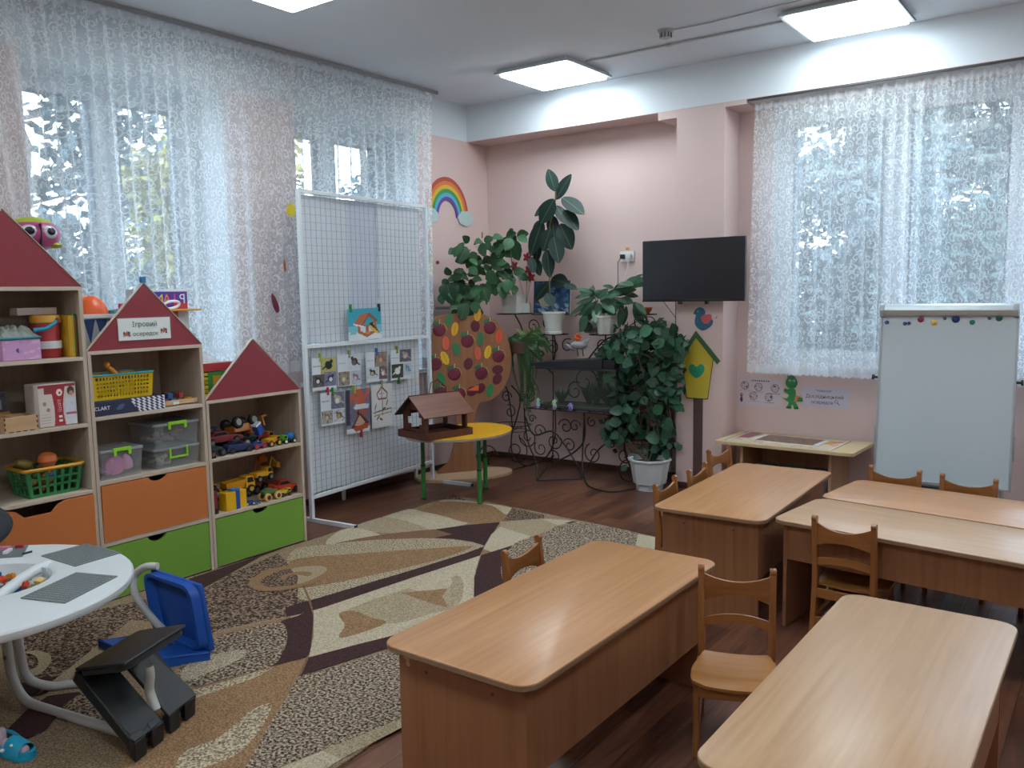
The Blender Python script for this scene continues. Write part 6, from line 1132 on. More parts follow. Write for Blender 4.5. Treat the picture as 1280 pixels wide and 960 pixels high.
# ================================================================ RAINBOW AND DROPS ON THE LEFT WALL
t = thing('paper_rainbow', 'paper rainbow with two pale clouds on the pink corner wall', 'decoration', (.004, -.575, 2.16), PI/2)
RBC = ['#b8544a', '#d97f45', '#e0b63c', '#3f9a55', '#52b3d6', '#6e4aa0']
for i, c in enumerate(RBC):
    a1, a0 = .285-i*.028, .285-(i+1)*.028; h1, h0 = .335-i*.033, .335-(i+1)*.033
    o = [(a1*math.cos(q), h1*math.sin(q)) for q in [PI*k/28 for k in range(29)]]+[(a0*math.cos(q), h0*math.sin(q)) for q in [PI*k/28 for k in range(28, -1, -1)]]
    MB().prism(o, -.004-.0006*i, 0, 'y').build('rainbow_band', mat(c, .6), t)
def cloud(cx, cz, s):
    pts = []
    for k in range(60):
        a = 2*PI*k/60; r = 1+.10*abs(math.sin(a*3.5+.6))-.05*abs(math.sin(a*7)); pts.append((cx+math.cos(a)*s*r, cz+math.sin(a)*s*.62*r))
    return MB().prism(pts, -.011, -.005, 'y')
cloud(-.225, .0, .10).build('cloud', mat('#b9cfcf', .7), t); cloud(.24, .0, .10).build('cloud', mat('#b9cfcf', .7), t)
for (y, z, c, nm) in ((-.825, 1.989, '#d9773f', 'orange'), (-.818, 1.866, '#2f9a6b', 'green'), (-.813, 1.725, '#d6cc4f', 'yellow'), (-.817, 1.576, '#3fa0cf', 'blue')):
    pts = [(.028*math.sin(q)*(1-.35*math.cos(q)), -.055*math.cos(q)*-1*(1 if math.cos(q) < 0 else 1.25)) for q in [2*PI*k/24 for k in range(24)]]
    o = MB().prism(pts, -.003, 0, 'y').build('paper_drop', mat(c, .5)); o.location = (.004, y, z); o.rotation_euler = (0, 0, PI/2); tag(o, '%s paper drop hanging below the rainbow' % nm, 'decoration', 'paper drops under the rainbow')
# ================================================================ DECORATED PLYWOOD TREE
ta = math.atan2(.63, .42)
t = thing('plywood_tree', 'brown plywood tree with paper leaves and apples in the corner', 'tree cutout', (.16, -1.05, 0), ta)
TREE = wood('#9a6a48', '#855638', 'z', 1.0, .6, name='tree plywood')
CR = [(.06, 1.29), (.13, 1.335), (.25, 1.345), (.36, 1.325), (.48, 1.335), (.60, 1.27), (.68, 1.16), (.725, 1.0), (.71, .85), (.665, .73), (.60, .655), (.515, .61), (.44, .60), (.40, .52), (.38, .40), (.375, .25), (.40, .13), (.47, .04), (.06, .03), (.15, .12), (.20, .25), (.225, .42), (.235, .60), (.15, .62), (.08, .60), (.05, .70), (.04, .85), (.04, 1.05)]
MB().prism(catmull(CR, 4), -.006, .006, 'y').build('tree_panel', TREE, t)
MB().prism([(.27+.42*math.cos(q)*1.0, -.06+.22*math.sin(q)) for q in [2*PI*k/28 for k in range(28)]], 0, .028).build('base_plate', mat('#b89a7c', .6), t, bevel=.006)
tm = Matrix.Translation((.16, -1.05, 0)) @ Matrix.Rotation(ta, 4, 'Z')
def hang(o, s, z, d=-.009, tilt=0): o.location = tm @ Vector((s, d, z)); o.rotation_euler = (0, tilt, ta)
for i, (s, z, wh) in enumerate(((.104, 1.216, 'upper left'), (.34, 1.118, 'upper middle'), (.538, 1.223, 'upper right'), (.608, .983, 'right edge'), (.455, .847, 'lower right'), (.221, .85, 'lower left'), (.062, .941, 'at the left edge'), (.26, .682, 'just above the trunk'), (.098, .7, 'lowest left, behind the bird house'))):
    a_ = thing('paper_apple', 'dark red paper apple with a green leaf, %s of the tree' % wh if i < 7 else 'dark red paper apple %s of the tree' % wh, 'decoration', (0, 0, 0), 0, 'paper apples on the plywood tree'); hang(a_, s, z)
    MB().at(0, 0, 0).ball(0, 0, 0, .054, 18, 10, 1, .10, .98).build('apple', mat('#6b2238', .45, var=.35, scale=14), a_, smooth=True)
    MB().at(-.03, -.002, .055, ry=-.4).ball(0, 0, 0, .03, 12, 6, 1, .06, .55).build('apple_leaf', mat('#2f6b45', .5), a_); MB().tube([(0, -.004, .05), (.004, -.006, .085)], .003, 5).build('stalk', mat('#d5cfc0', .6), a_)
    MB().tube([(.0, -.008, .06), (.045, -.009, .045), (.062, -.009, .0)], .0016, 4).build('thread', mat('#d9b96a', .6), a_)
LV = [(.235, 1.22, '#dba22c', 'yellow', 'upper left'), (.144, .986, '#e0b52a', 'jagged yellow', 'left'), (.432, 1.338, '#dba528', 'jagged yellow', 'top'), (.516, 1.02, '#e3b52b', 'broad yellow', 'right'), (.156, 1.108, '#d9604a', 'coral', 'left'), (.428, 1.015, '#cf5f45', 'slim coral', 'centre'), (.616, 1.146, '#e0573c', 'bright orange red', 'right edge'), (.188, 1.30, '#2c7a4c', 'long green', 'top left'), (.244, 1.056, '#2f8057', 'green', 'centre left'), (.453, 1.131, '#2c7a50', 'green', 'centre right'), (.11, .819, '#22824f', 'green', 'lower left'), (.527, .701, '#1f8a55', 'bright green', 'lower right')]
for i, (s, z, c, nm, wh) in enumerate(LV):
    jag = 'jagged' in nm; n = 22; pts = [(.029*math.sin(2*PI*k/n)*(1.0+(.16 if jag and k % 2 else 0)), .056*math.cos(2*PI*k/n)*(1+(.12 if jag and k % 2 else 0))) for k in range(n)]
    l_ = thing('paper_leaf', '%s paper leaf at the %s of the plywood tree' % (nm, wh), 'decoration', (0, 0, 0), 0, 'paper leaves on the plywood tree'); hang(l_, s, z, -.008, [.2, -.4, .1, .25, .0, -.1, .1, .15, -.2, .1, -.35, .2][i])
    MB().prism(pts, -.003, 0, 'y').build('blade', mat(c, .6), l_); MB().box(-.001, .001, -.0045, -.003, -.045, .045).build('vein', mat('#6b5a2a', .6), l_)
for i, (s, z, wh) in enumerate(((.412, 1.24, 'under the top of the crown'), (.344, .93, 'in the middle of the crown'), (.595, .79, 'low at the right, under a lone apple'), (.443, .72, 'right of the orange triangle'), (.37, .70, 'half under the orange triangle'), (.60, .87, 'just below the right-hand apple'), (.20, .66, 'low at the left beside an apple'))):
    l_ = MB().at(0, 0, 0, ry=.3*i).ball(0, 0, 0, .05, 14, 6, .8, .05, 1).build('paper_leaf', mat('#5f2230', .6, var=.1)); hang(l_, s, z, -.007); tag(l_, 'dull dark red leaf on the plywood tree, ' + wh, 'decoration', 'dull dark red leaves on the plywood tree')
o = MB().prism([(-.05, -.01), (.05, -.018), (.055, .03)], -.008, -.004, 'y').build('paper_fox', mat('#e0653c', .6)); hang(o, .373, .72, -.012); tag(o, 'small orange paper triangle above the trunk of the plywood tree', 'decoration')
# ================================================================ YELLOW TABLE AND BIRD HOUSE
t = thing('activity_table', 'small yellow petal-shaped table with green metal legs on the rug edge', 'table', (.86, -1.43, 0))
PT_ = catmull([(1.165, -1.40), (1.13, -1.25), (1.02, -1.09), (.86, -1.01), (.72, -1.02), (.63, -1.10), (.585, -1.25), (.56, -1.45), (.565, -1.68), (.64, -1.83), (.80, -1.88), (.96, -1.80), (1.09, -1.68), (1.155, -1.54)], 4); PT_ = [(a-.86, b+1.43) for a, b in PT_]
MB().prism(PT_, .482, .498).build('table_top', mat('#9a958c', .5), t, bevel=.003); MB().prism(PT_, .4982, .500).build('yellow_surface', mat('#e3a81e', .35, var=.03, scale=6), t)
GL_ = mat('#2f7f3c', .35, var=.03); GD = mat('#1f6230', .4)
for (x, y) in ((.606, -1.626), (1.062, -1.536), (.79, -1.12)):
    g = MB().at(x-.86, y+1.43, .008).cylz(0, 0, 0, .25, .017, 16).build('leg', GL_, t, smooth=True)
    MB().at(x-.86, y+1.43, .008).cylz(0, 0, .25, .474, .0145, 16).build('inner_tube', GD, g, smooth=True); MB().at(x-.86, y+1.43, 0).cylz(0, 0, 0, .012, .019, 14).build('foot_cap', mat('#1b3a22', .5), g); MB().at(x-.86, y+1.43, 0).cylz(0, 0, .248, .262, .0185, 14).build('collar', mat('#1b3a22', .5), g)
HW = wood('#5f3524', '#482519', 'x', 1.2, .5, name='stained bird house wood'); HWZ = wood('#5e3626', '#45241a', 'z', 1.2, .5, name='stained upright wood'); HR = wood('#7a4529', '#5f321d', 'y', 1.0, .45, name='stained roof wood')
t = thing('bird_house', 'brown wooden bird feeder house with a cross-shaped opening on the yellow table', 'bird house', (.772, -1.665, .5005), math.radians(-12))
w2, d2 = .165, .205
MB().box(-w2, w2, -d2, d2, 0, .014).build('floor_board', HW, t, bevel=.001)
for s in (-1, 1): MB().box(s*w2-.006 if s > 0 else -w2-.006, s*w2+.006 if s > 0 else -w2+.006, -d2, d2, .0, .05).build('side_board', HW, t, bevel=.001)
MB().box(-w2, w2, d2-.012, d2, .014, .05).build('end_board', HW, t); MB().box(-w2, w2, -d2-.006, -d2+.006, 0, .05).build('end_board', HW, t)
# front gable with a cross opening, as pieces round the hole
def gable(y, hole):
    mb = MB()
    G_ = [(-.125, .05), (.125, .05), (.125, .185), (0, .285), (-.125, .185)]
    if not hole: return mb.prism([(-.125, .05), (-.09, .05), (-.09, .15), (.09, .15), (.09, .05), (.125, .05), (.125, .185), (0, .285), (-.125, .185)], y-.006, y+.006, 'y')
    for poly in ([(-.125, .05), (-.075, .05), (-.075, .10), (-.10, .10), (-.10, .145), (-.075, .145), (-.075, .205), (-.04, .215), (0, .285), (-.125, .185)],): pass
    mb.prism([(-.125, .05), (.125, .05), (.125, .065), (-.125, .065)], y-.006, y+.006, 'y')
    mb.prism([(-.125, .065), (-.055, .065), (-.055, .10), (-.095, .10), (-.095, .15), (-.055, .15), (-.055, .20), (0, .20), (0, .285), (-.125, .185)], y-.006, y+.006, 'y')
    mb.prism([(.125, .065), (.125, .185), (0, .285), (0, .20), (.055, .20), (.055, .15), (.085, .15), (.085, .10), (.055, .10), (.055, .065)], y-.006, y+.006, 'y'); return mb
gable(-d2+.03, True).build('front_gable', HWZ, t); gable(d2-.03, False).build('rear_gable', HWZ, t)
for s in (-1, 1): MB().box(s*.125-.008, s*.125+.008, d2-.036, d2-.018, .05, .19).build('post', HWZ, t); MB().box(s*.125-.008, s*.125+.008, -d2+.02, -d2+.05, .05, .19).build('post', HWZ, t)
for s in (-1, 1):
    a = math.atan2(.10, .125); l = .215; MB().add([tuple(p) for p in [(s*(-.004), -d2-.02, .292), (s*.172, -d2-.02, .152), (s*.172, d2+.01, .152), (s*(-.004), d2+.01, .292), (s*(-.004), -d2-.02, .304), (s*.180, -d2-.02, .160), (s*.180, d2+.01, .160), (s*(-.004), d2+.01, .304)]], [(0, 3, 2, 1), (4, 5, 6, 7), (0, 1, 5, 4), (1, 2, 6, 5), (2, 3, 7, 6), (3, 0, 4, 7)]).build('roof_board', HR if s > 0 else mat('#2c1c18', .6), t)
MB().tube([(0, -.05, .30), (0, -.03, .38), (0, .03, .40), (0, .10, .34), (0, .11, .30)], .0035, 6).build('hanging_wire', BLK, t); MB().lathe([(.012, 0), (.014, .01), (.004, .02)], 10).at(0, 0, 0).build('wire_mount', BLK, t)
# ================================================================ PILLAR BIRD HOUSE PICTURE, BIRD, WALL SHEETS
def flat(pts, y0, y1, name, m, par=None, o=(0, 0, 0)): return MB().prism([(a-o[0], b-o[2]) for a, b in pts], y0, y1, 'y').build(name, m, par)
t = thing('painted_bird_house', 'flat yellow bird house with green roof and heart on the pillar', 'decoration', (2.168, -.281, .03)); O = (2.168, 0, .03)
YL = mat('#c9b43a', .6, var=.08, scale=9); GRR = mat('#3a5f38', .6)
flat([(2.157, 1.153), (2.045, .98), (2.081, .694), (2.25, .695), (2.291, .996)], -.006, 0, 'house_panel', YL, t, O)
OUT = mat('#33341f', .7)
for a, b in (((2.045, .98), (2.081, .694)), ((2.081, .694), (2.25, .695)), ((2.25, .695), (2.291, .996))):
    dx, dz = b[0]-a[0], b[1]-a[1]; l = math.hypot(dx, dz); n = (-dz/l*.0022, dx/l*.0022); flat([(a[0]-n[0], a[1]-n[1]), (b[0]-n[0], b[1]-n[1]), (b[0]+n[0], b[1]+n[1]), (a[0]+n[0], a[1]+n[1])], -.007, -.0055, 'outline', OUT, t, O)
flat([(2.155, 1.201), (2.155, 1.150), (2.028, .957), (1.998, .983)], -.012, -.006, 'roof_slope', GRR, t, O); flat([(2.155, 1.201), (2.348, .981), (2.323, .956), (2.155, 1.150)], -.012, -.006, 'roof_slope', GRR, t, O)
flat(catmull([(2.163, .848), (2.12, .875), (2.098, .912), (2.108, .945), (2.135, .950), (2.160, .932), (2.188, .952), (2.215, .947), (2.224, .915), (2.205, .878)], 4), -.010, -.006, 'heart', mat('#2c9a72', .6, var=.1), t, O)
flat([(2.135, .02), (2.135, .694), (2.210, .694), (2.206, .02)], -.005, 0, 'pole', mat('#5a4440', .7, var=.1), t, O)
t = thing('painted_bird', 'flat blue bird with a coral wing on the pillar above the bird house picture', 'decoration', (2.21, -.281, 1.29)); O = (2.21, 0, 1.29)
flat(catmull([(2.134, 1.326), (2.146, 1.356), (2.178, 1.375), (2.211, 1.365), (2.225, 1.334), (2.210, 1.30), (2.22, 1.262), (2.252, 1.257), (2.275, 1.287), (2.285, 1.265), (2.265, 1.232), (2.207, 1.203), (2.156, 1.231), (2.142, 1.27), (2.151, 1.318)], 3), -.004, 0, 'body', mat('#2f6480', .6, var=.1), t, O)
flat(catmull([(2.193, 1.296), (2.216, 1.317), (2.266, 1.323), (2.275, 1.296), (2.252, 1.262), (2.216, 1.255)], 3), -.007, -.004, 'wing', mat('#c2565e', .6), t, O)
MB().at(2.168-O[0], -.0045, 1.345-1.29, rx=PI/2).cylz(0, 0, 0, .002, .010, 12).build('eye', mat('#4f8fae', .6), t)
o = MB().prism([(.0, .0), (.008, -.012), (.016, -.002), (.022, .012), (.014, .014), (.008, .002)], -.003, 0, 'y').build('painted_heart', mat('#c08a8a', .6)); o.location = (2.30, -.281, 1.30); tag(o, 'tiny pink mark right of the blue bird on the pillar', 'decoration')
def rules(U, V):
    im = fill(U.shape, '#d3c8ce'); 
    for (cx, cy) in ((.14, .72), (.46, .68), (.84, .66), (.34, .36), (.70, .34)):
        d = np.hypot((U-cx)*1.55, V-cy); im[d < .145] = hexc('#4a4248'); im[d < .128] = hexc('#c9bcc4'); n = nz(U, V, 22, int(cx*50)); im[(d < .115) & (n > .25)] = hexc('#3c3640'); im[(d < .115) & (n < -.6)] = hexc('#8a6a6a')
        im[(abs(U-cx) < .12) & (abs(V-cy+.185) < .012) & (np.sin(U*170) > -.4)] = hexc('#7c7278')
    im[(abs(U-.5) < .22) & (abs(V-.90) < .022) & (np.sin(U*120) > -.5)] = hexc('#4a4248'); blob(im, U, V, .06, .38, .035, .06, '#4a2a35'); blob(im, U, V, .06, .22, .03, .10, '#40304a'); blob(im, U, V, .06, .40, .022, .035, '#c99a8a'); return im
o = sheet('printed_sheet', .328, .215, 110, 72, rules, None, .3, .0012); o.location = (2.545, -.002, .625); tag(o, 'laminated sheet with five round pictures low on the wall under the right window', 'sign')
def signr(U, V):
    im = fill(U.shape, '#ccc6d2'); im[(U < .01) | (U > .99) | (V < .02) | (V > .98)] = hexc('#a89ea8'); return im
o = sheet('printed_sheet', .33, .148, 40, 18, signr, None, .3, .0012); o.location = (3.02, -.002, .648); tag(o, 'white laminated sheet with dark lettering right of the green dragon', 'sign')
DI = mat('#3d3a4a', .6)
textobj('lettering', '"Чомусик"', .024, DI, o, (-.01, -.0016, .118), (PI/2, 0, 0), .0003); textobj('lettering', 'Дослідницький', .036, DI, o, (-.005, -.0016, .076), (PI/2, 0, 0), .0003); textobj('lettering', 'осередок', .034, DI, o, (-.02, -.0016, .034), (PI/2, 0, 0), .0003)
lo = MB().tube([(.078+.011*math.cos(q), -.002, .046+.011*math.sin(q)) for q in [2*PI*k/12 for k in range(12)]], .0015, 4, True).tube([(.086, -.002, .038), (.10, -.002, .022)], .002, 4).build('magnifier_mark', DI, o)
t = thing('dragon_sticker', 'green cartoon dragon cutout on the wall between two printed sheets', 'decoration', (2.78, -.001, .625)); DG = mat('#2f8a4a', .5, var=.12, scale=20)
MB().prism(catmull([(-.03, .0), (-.028, .02), (-.02, .045), (-.045, .06), (-.075, .085), (-.06, .075), (-.035, .075), (-.02, .10), (-.055, .125), (-.05, .145), (-.03, .14), (-.005, .15), (.025, .14), (.03, .11), (.04, .07), (.03, .05), (.045, .02), (.05, .0), (.02, .0), (.015, .025), (.0, .025), (-.0, .0)], 3), -.004, 0, 'y').build('body', DG, t)
MB().prism(catmull([(-.045, .195), (-.03, .225), (0, .235), (.03, .22), (.042, .19), (.03, .16), (.01, .148), (-.02, .15), (-.04, .17)], 3), -.006, -.002, 'y').build('head', mat('#2c7f48', .5, var=.15, scale=20), t)
MB().prism([(-.03, .225), (-.034, .243), (-.018, .232), (-.012, .25), (-.002, .235), (.008, .25), (.014, .232), (.025, .240), (.022, .222), (0, .22)], -.003, 0, 'y').build('crest', mat('#1d4a2c', .5), t)
MB().prism([(.02, .05), (.07, .06), (.065, .095), (.03, .10)], -.007, -.004, 'y').build('orange_patch', mat('#d08a5a', .5), t); MB().prism([(.045, .055), (.085, .06), (.08, .085), (.05, .085)], -.009, -.007, 'y').build('hand', DG, t)
for sx in (-.012, .018): e = MB().at(sx, -.006, .205, rx=PI/2).cylz(0, 0, 0, .002, .009, 12).build('eye', mat('#a8c9b0', .5), t); MB().at(sx, -.008, .203, rx=PI/2).cylz(0, 0, 0, .002, .004, 8).build('pupil', BLK, e)
MB().tube([(-.015, -.0065, .172), (.008, -.0065, .163), (.03, -.0065, .175)], .0018, 4).build('mouth', mat('#143a20', .5), t)
for sx in (-.022, .036): MB().prism([(sx-.016, 0), (sx+.016, 0), (sx+.014, .014), (sx-.012, .014)], -.0065, -.0045, 'y').build('paw', mat('#1c5a30', .5), t)
# ================================================================ WROUGHT IRON PLANT STAND
IRON = mat('#221d1e', .5, .3, var=.05)
t = thing('plant_stand', 'black wrought iron plant stand with scrolls against the pink back wall', 'plant stand', (1.1, -.4, 0)); SO = Vector((1.1, -.4, 0))
def cr(pts, k=6):
    P_ = [Vector(p) for p in pts]; out = []
    for i in range(len(P_)-1):
        p0, p1, p2, p3 = P_[max(i-1, 0)], P_[i], P_[i+1], P_[min(i+2, len(P_)-1)]
        for j in range(k): u = j/k; out.append(0.5*((2*p1)+(-p0+p2)*u+(2*p0-5*p1+4*p2-p3)*u*u+(-p0+3*p1-3*p2+p3)*u**3))
    out.append(P_[-1]); return out
def iron(name, pts, r=.0065, par=None, sm=True):
    q = cr(pts) if sm else [Vector(p) for p in pts]; return MB().tube([p-SO for p in q], r, 6).build(name, IRON, par or t, smooth=True)
def spiral(c, r, a0, turns, y, d=1, rr_=.005, tail=None):
    r *= 1.25
    n = int(22*turns); pts = [(c[0]+r*(1-.8*k/n)*math.cos(a0+d*2*PI*turns*k/n), y, c[1]+r*(1-.8*k/n)*math.sin(a0+d*2*PI*turns*k/n)) for k in range(n+1)]
    if tail: pts = [tail]+pts
    return iron('scroll', pts, rr_, sm=False)
Yf = -.45
iron('leg', [(.985, -.70, .008), (1.03, -.62, .11), (1.10, -.55, .16), (1.19, -.47, .22), (1.275, Yf, .33), (1.276, Yf, .545)])
iron('leg', [(.985, -.70, .008), (.90, -.60, .14), (.76, -.49, .25), (.70, Yf, .38), (.692, Yf, .545)])
iron('leg', [(1.002, Yf, .545), (.99, Yf, .30), (.905, -.47, .14), (.72, -.47, .06), (.57, -.45, .12), (.53, -.42, .28), (.58, -.40, .46), (.60, -.38, .62), (.51, -.38, .72)])
iron('leg', [(.70, -.45, .47), (.80, -.47, .33), (1.0, -.50, .38), (1.12, -.5, .28), (1.24, -.5, .12), (1.29, -.5, .02)])
iron('leg', [(1.282, Yf, .545), (1.262, Yf, .27), (1.30, -.52, .09), (1.42, -.64, .012), (1.60, -.73, .008), (1.70, -.70, .008), (1.78, -.55, .01)])
iron('leg', [(1.55, -.30, .36), (1.57, -.30, .20), (1.66, -.33, .08), (1.78, -.36, .03), (1.80, -.36, .01)])
iron('leg', [(1.30, -.46, .08), (1.36, -.42, .22), (1.47, -.38, .33), (1.55, -.36, .37), (1.60, -.35, .42)])
iron('floor_bar', [(.985, -.70, .008), (1.29, -.5, .02)], sm=False); iron('floor_bar', [(.56, -.57, .01), (.42, -.62, .008), (.30, -.52, .01), (.27, -.40, .02)]); iron('floor_bar', [(.56, -.57, .01), (.70, -.48, .05), (.80, -.45, .09)])
for (c, r, a0, tn, y, d) in (((.60, .17), .10, 1.2, 1.4, -.45, -1), ((.86, .22), .055, 2.4, 1.2, -.46, 1), ((.84, .36), .05, 0, 1.2, -.45, 1), ((1.03, .17), .05, 2.6, 1.2, -.52, -1), ((1.10, .42), .055, 3.0, 1.3, -.45, -1), ((1.19, .43), .045, 0.2, 1.2, -.45, 1), ((1.14, .27), .05, 2.8, 1.3, -.46, -1), ((1.48, .30), .05, 0, 1.1, -.36, 1), ((1.68, .10), .10, .5, 1.1, -.45, 1), ((.36, .11), .10, 0.2, .9, -.55, 1), ((.77, .46), .03, 0, 1.2, -.45, 1), ((1.33, .47), .035, 2, 1.2, -.42, 1)): spiral(c, r, a0, tn, y, d)
# shelf for the aquarium
for y in (-.45, -.10): iron('shelf_bar', [(.72, y, .548), (1.60, y, .548)], .006, sm=False)
for k in range(7): iron('shelf_slat', [(.74+k*.14, -.45, .548), (.74+k*.14, -.10, .548)], .004, sm=False)
for x in (.74, 1.58): iron('rear_post', [(x, -.08, 1.20 if x > 1 else 1.30), (x, -.08, .6), (x+(.03 if x > 1 else -.03), -.06, .0)], .006)
for x, s in ((1.62, 1),): iron('side_scroll', [(1.62, -.2, .56), (1.70, -.2, .60), (1.66, -.2, .75), (1.60, -.18, .90), (1.66, -.15, 1.02)], .004)
spiral((1.55, .80), .06, 0, 1.4, -.12); spiral((1.56, .68), .05, 2, 1.3, -.12, -1); spiral((1.05, .75), .10, 0, 1.2, -.06); spiral((1.2, .68), .08, 2, 1.2, -.06, -1); spiral((.95, .66), .07, 1, 1.2, -.06)
# ring trays
def ring(x, y, z, r, ry=None, rail=.03, stem=None, label='pot_ring'):
    o = MB().tube([(x-SO.x+r*math.cos(2*PI*k/24), y-SO.y+(ry or r)*math.sin(2*PI*k/24), z) for k in range(24)], .004, 6, True).build(label, IRON, t, smooth=True)
    if rail: MB().tube([(x-SO.x+r*.82*math.cos(2*PI*k/24), y-SO.y+(ry or r)*.82*math.sin(2*PI*k/24), z-rail) for k in range(24)], .0035, 6, True).build('lower_ring', IRON, o); 
    b = MB()
    for k in range(4):
        a = PI/4+PI/2*k; b.tube([(x-SO.x+r*math.cos(a), y-SO.y+(ry or r)*math.sin(a), z), (x-SO.x, y-SO.y, z-max(rail, .004))], .003, 4)
    b.build('cross_bars', IRON, o)
    if stem: iron('stem', [(x, y, z-max(rail, .004))]+stem)
ring(.50, -.30, 1.328, .155, rail=0, stem=[(.56, -.28, 1.20), (.55, -.25, 1.08), (.62, -.15, .95), (.74, -.08, .80)])
ring(.90, -.30, 1.158, .12, rail=0, stem=[(.90, -.28, 1.06), (.84, -.2, .98), (.76, -.10, .92)])
ring(1.38, -.28, 1.163, .13, rail=0, stem=[(1.38, -.26, 1.08), (1.46, -.18, .98), (1.57, -.09, .90)])
ring(.36, -.45, .80, .075, rail=.04, stem=[(.47, -.42, .72), (.50, -.4, .60), (.53, -.4, .35)]); ring(.60, -.48, .405, .16, .12, rail=.05); ring(1.72, -.30, .36, .14, .10, rail=.04); ring(.60, -.2, 1.0, .10, rail=.03)
ring(1.70, -.22, 1.32, .09, rail=0, stem=[(1.72, -.2, 1.2), (1.66, -.12, 1.08), (1.59, -.08, 1.0)])
for (c, r, a0, tn, y, d) in (((.72, .30), .075, 3.0, 1.5, -.44, 1), ((1.02, .30), .06, .4, 1.3, -.5, -1), ((1.36, .22), .07, 2.0, 1.3, -.45, 1), ((1.60, .22), .06, 1.0, 1.4, -.38, -1), ((.47, .62), .045, 0, 1.4, -.4, 1), ((.66, .62), .04, 2, 1.3, -.3, 1), ((.52, .50), .05, 2, 1.3, -.42, -1), ((1.48, .46), .05, 0, 1.3, -.4, 1)): spiral(c, r, a0, tn, y, d)
spiral((.62, 1.22), .05, 0, 1.3, -.2); spiral((.72, 1.25), .06, 1, 1.4, -.12, -1); spiral((.98, 1.06), .05, 1, 1.3, -.22); spiral((.83, 1.04), .05, 2, 1.3, -.22, -1); spiral((1.30, 1.06), .05, 0, 1.3, -.2); spiral((1.50, 1.08), .05, 2, 1.3, -.18, -1); spiral((1.62, 1.25), .055, .4, 1.3, -.15); spiral((.68, 1.08), .05, .4, 1.3, -.15)
iron('brace', [(1.2, -.3, .93), (1.33, -.24, 1.1), (1.44, -.2, 1.155)]); iron('brace', [(1.55, -.12, .95), (1.45, -.16, 1.15), (1.68, -.12, 1.30), (1.76, -.1, 1.18), (1.79, -.08, 1.0)], .004); iron('brace', [(.98, -.1, 1.30), (1.08, -.12, 1.34), (1.16, -.14, 1.28), (1.22, -.15, 1.16)], .004)
# ================================================================ AQUARIUM
AQ0, AQ1, AY0, AY1, AZ = .80, 1.555, -.43, -.13, .5545
t = thing('aquarium', 'empty rectangular aquarium with a slanted black lid on the plant stand', 'aquarium', (1.17, -.28, AZ))
def A(mb): return mb.at(-1.17, .28, 0)
gm = clear_mat('#c8cbb8', .03)
A(MB()).box(AQ0, AQ1, AY0, AY0+.005, .005, .33).build('front_glass', gm, t); A(MB()).box(AQ0, AQ1, AY1-.005, AY1, .005, .33).build('rear_glass', gm, t)
A(MB()).box(AQ0, AQ0+.005, AY0+.005, AY1-.005, .005, .33).build('side_glass', gm, t); A(MB()).box(AQ1-.005, AQ1, AY0+.005, AY1-.005, .005, .33).build('side_glass', gm, t)
A(MB()).box(AQ0-.006, AQ1+.006, AY0-.006, AY1+.006, 0, .012).build('base_frame', mat('#1f2326', .5), t); A(MB()).box(AQ0-.006, AQ1+.006, AY0-.006, AY1+.006, .325, .345).build('top_frame', mat('#2c3036', .4), t, bevel=.002)
A(MB()).add([(AQ0-.05, AY0-.01, .346), (AQ1-.12, AY0-.01, .346), (AQ1-.12, AY1, .346), (AQ0-.05, AY1, .346), (AQ0-.05, AY0-.01, .372), (AQ1-.12, AY0-.01, .425), (AQ1-.12, AY1, .425), (AQ0-.05, AY1, .372)], [(0, 3, 2, 1), (4, 5, 6, 7), (0, 1, 5, 4), (1, 2, 6, 5), (2, 3, 7, 6), (3, 0, 4, 7)]).build('lid', mat('#22262c', .4), t, bevel=.004)
A(MB()).box(AQ1-.115, AQ1-.01, AY0-.004, AY1, .346, .415).build('lamp_box', mat('#191b1f', .4), t, bevel=.006)
A(MB()).box(AQ0+.008, AQ1-.008, AY0+.01, AY1-.01, .013, .03).build('gravel', mat('#4a4a3e', .9, var=.4, scale=120), t)
r_ = random.Random(12)
def tuft(parent, x, y, z, h, n, m, name='water_plant', spread=.04):
    mb = MB()
    for k in range(n):
        a = r_.uniform(0, 6.28); s = r_.uniform(.3, 1)*spread; hh = h*r_.uniform(.6, 1); e = (x+math.cos(a)*s*1.6, y+math.sin(a)*s, z+hh); w = .005
        mb.add([(x+math.cos(a)*.01-w, y, z), (x+math.cos(a)*.01+w, y, z), (x+math.cos(a)*s+w*1.4, y+math.sin(a)*s*.6, z+hh*.6), (x+math.cos(a)*s-w*1.4, y+math.sin(a)*s*.6, z+hh*.6), e], [(0, 1, 2, 3), (3, 2, 4)])
    return mb.build(name, m, parent)
DKG = mat('#22402c', .6, var=.2)
for (x, y, h, n) in ((-.22, .0, .14, 24), (.02, .05, .17, 40), (.12, .0, .20, 60), (.2, .04, .18, 50), (.28, .0, .16, 30)): tuft(t, x, y, .03, h, n, DKG, 'water_plant', .06)
for (x, c1, c2, lab, h) in ((.835, '#8fc4a8', '#9a8fc9', 'left mint green flower figurine before the aquarium', .075), (1.0, '#a8c9a0', '#8f8ab5', 'middle pale green flower figurine before the aquarium', .075), (1.155, '#8c7fc4', '#7a70b8', 'round violet flower figurine before the aquarium', .04)):
    f = thing('flower_figurine', lab, 'figurine', (x, -.462, AZ), 0, 'flower figurines before the aquarium')
    mb = MB()
    for k in range(9): a = k*2.4; mb.at(math.cos(a)*.012, math.sin(a)*.008, .03+h*.09*k*.8, rz=a, ry=.8).ball(0, 0, 0, .012, 8, 5, 1.5, .6, .5)
    mb.build('petals', PL(c1), f, smooth=True); MB().lathe([(.014, 0), (.016, .02), (.006, .03)], 12).build('base', PL(c2), f, smooth=True)
